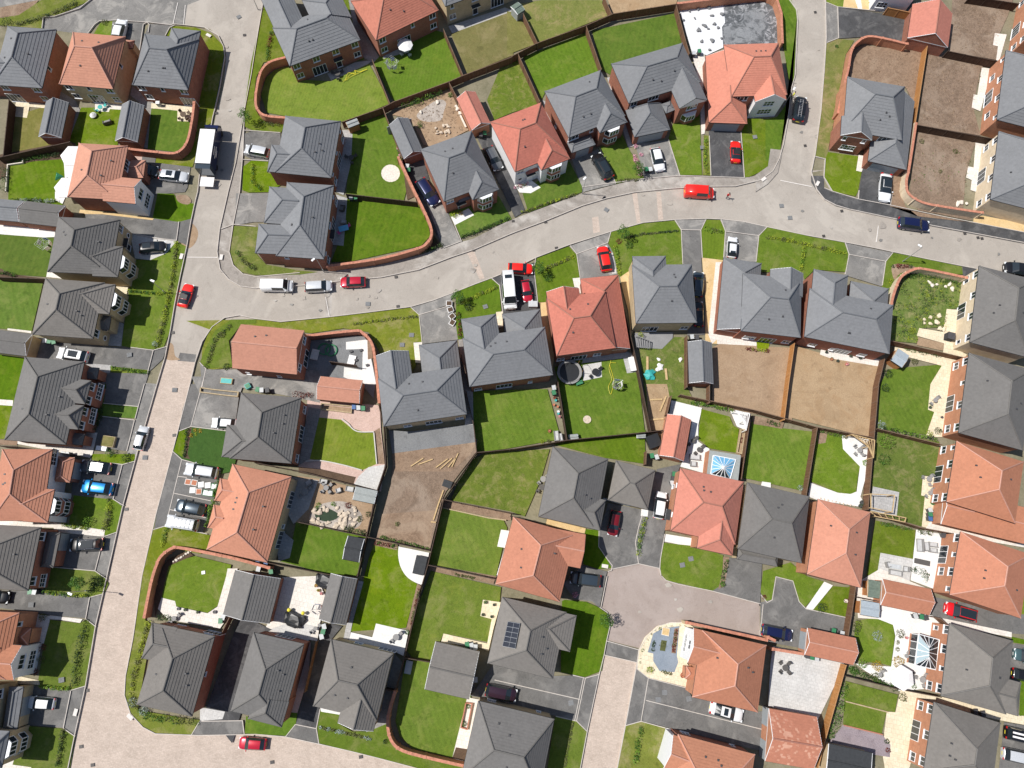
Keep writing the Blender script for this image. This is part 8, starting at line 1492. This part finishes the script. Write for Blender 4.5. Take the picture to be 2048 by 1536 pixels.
pergola('22', '1790,215 1900,240 1870,370 1850,300', 'white trellis pergola in the corner of the lawn garden', 7, mat='canvas_white'); pergola('32', '670,405 850,450 840,590 800,500', 'pale timber pergola over the curved white patio', 7); pergola('32', '820,880 1010,890 990,1025 820,990', 'square timber pergola on the grey patio', 1); pergola('32', '815,1020 1100,1070 1090,1105 860,1060', 'leaning timber climbing frame beside the grey patio', 5, h=1.9, name='climbing_frame')
pergola('21', '985,1150 1100,1190 1095,1250 1000,1240', 'grey timber frame on the decking', 6, h=1.0, mat='decking_grey')
def glassroof(t, s, apex, label, z0=2.5, rise=1.0, glass='glass_blue', wall='upvc', base=0, name='conservatory', a2=None):
    P = [G(a[0], a[1], z0) for a in q(t, s)]; z1 = z0+rise; A_ = [G(a[0], a[1], z1) for a in q(t, apex)]; c = sum(P, Vector())/4; root = empty(name, (c.x, c.y, .1)); off = Vector((c.x, c.y, .1)); P = [p-off for p in P]; A_ = [p-off for p in A_]
    if len(A_) == 1: A_ = [A_[0], A_[0]]
    fs = [([P[0], P[1], A_[0]], 'a'), ([P[1], P[2], A_[1], A_[0]], 'b'), ([P[2], P[3], A_[1]], 'a'), ([P[3], P[0], A_[0], A_[1]], 'b')]
    g = MB(); fr = MB()
    for k, (f, _) in enumerate(fs):
        if len(f) == 4 and (f[2]-f[3]).length < 1e-4: f = f[:3]
        n_ = (f[1]-f[0]).cross(f[2]-f[0]); f2 = f if n_.z > 0 else f[::-1]
        g.face(f2, (glass if k != 3 else 'glass_clear') if isinstance(glass, str) else glass[k])
        for j in range(5): a = f[0].lerp(f[1], j/4); b = f[-1].lerp(f[2], j/4) if len(f) == 4 else f[2]; fr.tube(a, b, .05, .045, 'upvc', 5)
        fr.tube(f[0], f[1], .08, .08, 'upvc', 5)
    g.build('glazing', root); fr.build('frame', root)
    if base == 0:
        w_ = MB(); w_.prism([(p.x*.96, p.y*.96) for p in P], 0, .6, 'brick_orange'); w_.build('dwarf_wall', root)
        w_ = MB(); w_.prism([(p.x*.955, p.y*.955) for p in P], .6, z0-.15, 'glass'); w_.build('side_glazing', root); 
        for a, b in zip(P, P[1:]+P[:1]):
            for j in range(4): c_ = a.lerp(b, j/4)*.96; w_ = MB(); w_.box((c_.x, c_.y), (1, 0), (0, 1), .05, .05, .6, z0-.1, 'upvc'); w_.build('window_post', root)
    else:
        w_ = MB(); Q = [G(a[0], a[1], z0-.15)-off for a in q(t, base)]; w_.prism([(p.x, p.y) for p in Q], 0, z0-.2, 'brick_orange', 'felt_grey'); w_.build('flat_roofed_walls', root)
    tag(root, label, name.replace('_', ' '), None, pmid(t, s)); return root
glassroof('33', '1205,465 1370,510 1345,750 1175,712', '1290,575 1290,650', 'white framed glass conservatory on the orange brick house', glass=('glass', 'glass', 'glass', 'glass_clear'))
glassroof('22', '1610,570 1790,605 1745,760 1590,720', '1695,668', 'roof lantern of blue glass on the flat roofed extension', z0=2.7, rise=.8, glass=('glass_blue', 'glass_blue', 'glass', 'glass_blue'), base='1580,530 1830,572 1808,775 1555,735', name='extension')
person('21', 1730, 28, 180, 'cloth_red', 'cloth_dark', 'postal worker in red walking on the road right of the red van', 1.0); person('30', 205, 758, 60, 'hi_vis', 'cloth_dark', 'person in a yellow high visibility jacket standing by the black car', .4)
mb = MB(); pts = [(700, 660), (760, 600), (800, 590), (790, 570), (830, 580), (890, 560), (760, 620), (720, 650), (740, 590), (800, 600), (860, 570)]; w_ = cat_rom([(512+a/4, b/4, False) for a, b in pts], False, 5); P = [G(a[0], a[1], .12) for a in w_]
for a, b in zip(P, P[1:]): mb.tube((a.x, a.y, .15+GZ[0]), (b.x, b.y, .15+GZ[0]), .035, .035, 'plastic_yellow', 5, False)
o = mb.build('garden_hose'); tag(o, 'yellow garden hose tangled on the bright lawn at the top', 'hose', None, (712, 150))
mb = MB(); pts = [(790, 1350), (775, 1420), (795, 1500), (770, 1560), (790, 1620), (810, 1500), (780, 1380), (830, 1370)]; w_ = cat_rom([(1024+a/4, 384+b/4, False) for a, b in pts], False, 5); P = [G(a[0], a[1], .12) for a in w_]
for a, b in zip(P, P[1:]): mb.tube((a.x, a.y, .15+GZ[0]), (b.x, b.y, .15+GZ[0]), .03, .03, 'plastic_yellow', 5, False)
o = mb.build('garden_hose'); tag(o, 'yellow garden hose on the lawn beside the trampoline', 'hose', None, (1220, 750))
# ================================================================ make labels single things out
ORD = ['first', 'second', 'third', 'fourth', 'fifth', 'sixth', 'seventh', 'eighth', 'ninth', 'tenth', 'eleventh', 'twelfth']
by = {}
for o, px in THINGS: by.setdefault(o['label'], []).append((o, px))
NUM = ['zero', 'one', 'two', 'three', 'four', 'five', 'six', 'seven', 'eight', 'nine', 'ten', 'eleven', 'twelve']
for lb, L_ in by.items():
    if len(L_) < 2: continue
    sx = max(p[0] for _, p in L_)-min(p[0] for _, p in L_); sy = max(p[1] for _, p in L_)-min(p[1] for _, p in L_)
    ax = 0 if sx >= sy else 1; L_.sort(key=lambda a: a[1][ax]); n = len(L_)
    for i, (o, p) in enumerate(L_):
        if n <= 12:
            w1 = ('leftmost', 'rightmost') if ax == 0 else ('topmost', 'lowest')
            s_ = w1[0] if i == 0 else (w1[1] if i == n-1 else ORD[i]+(' from left' if ax == 0 else ' from top'))
        else:
            s_ = ORD[i]+(' from left' if ax == 0 else ' from top') if i < 12 else (ORD[n-1-i]+(' from right' if ax == 0 else ' from bottom') if n-1-i < 12 else '')
        if s_: o['label'] = lb+', '+s_
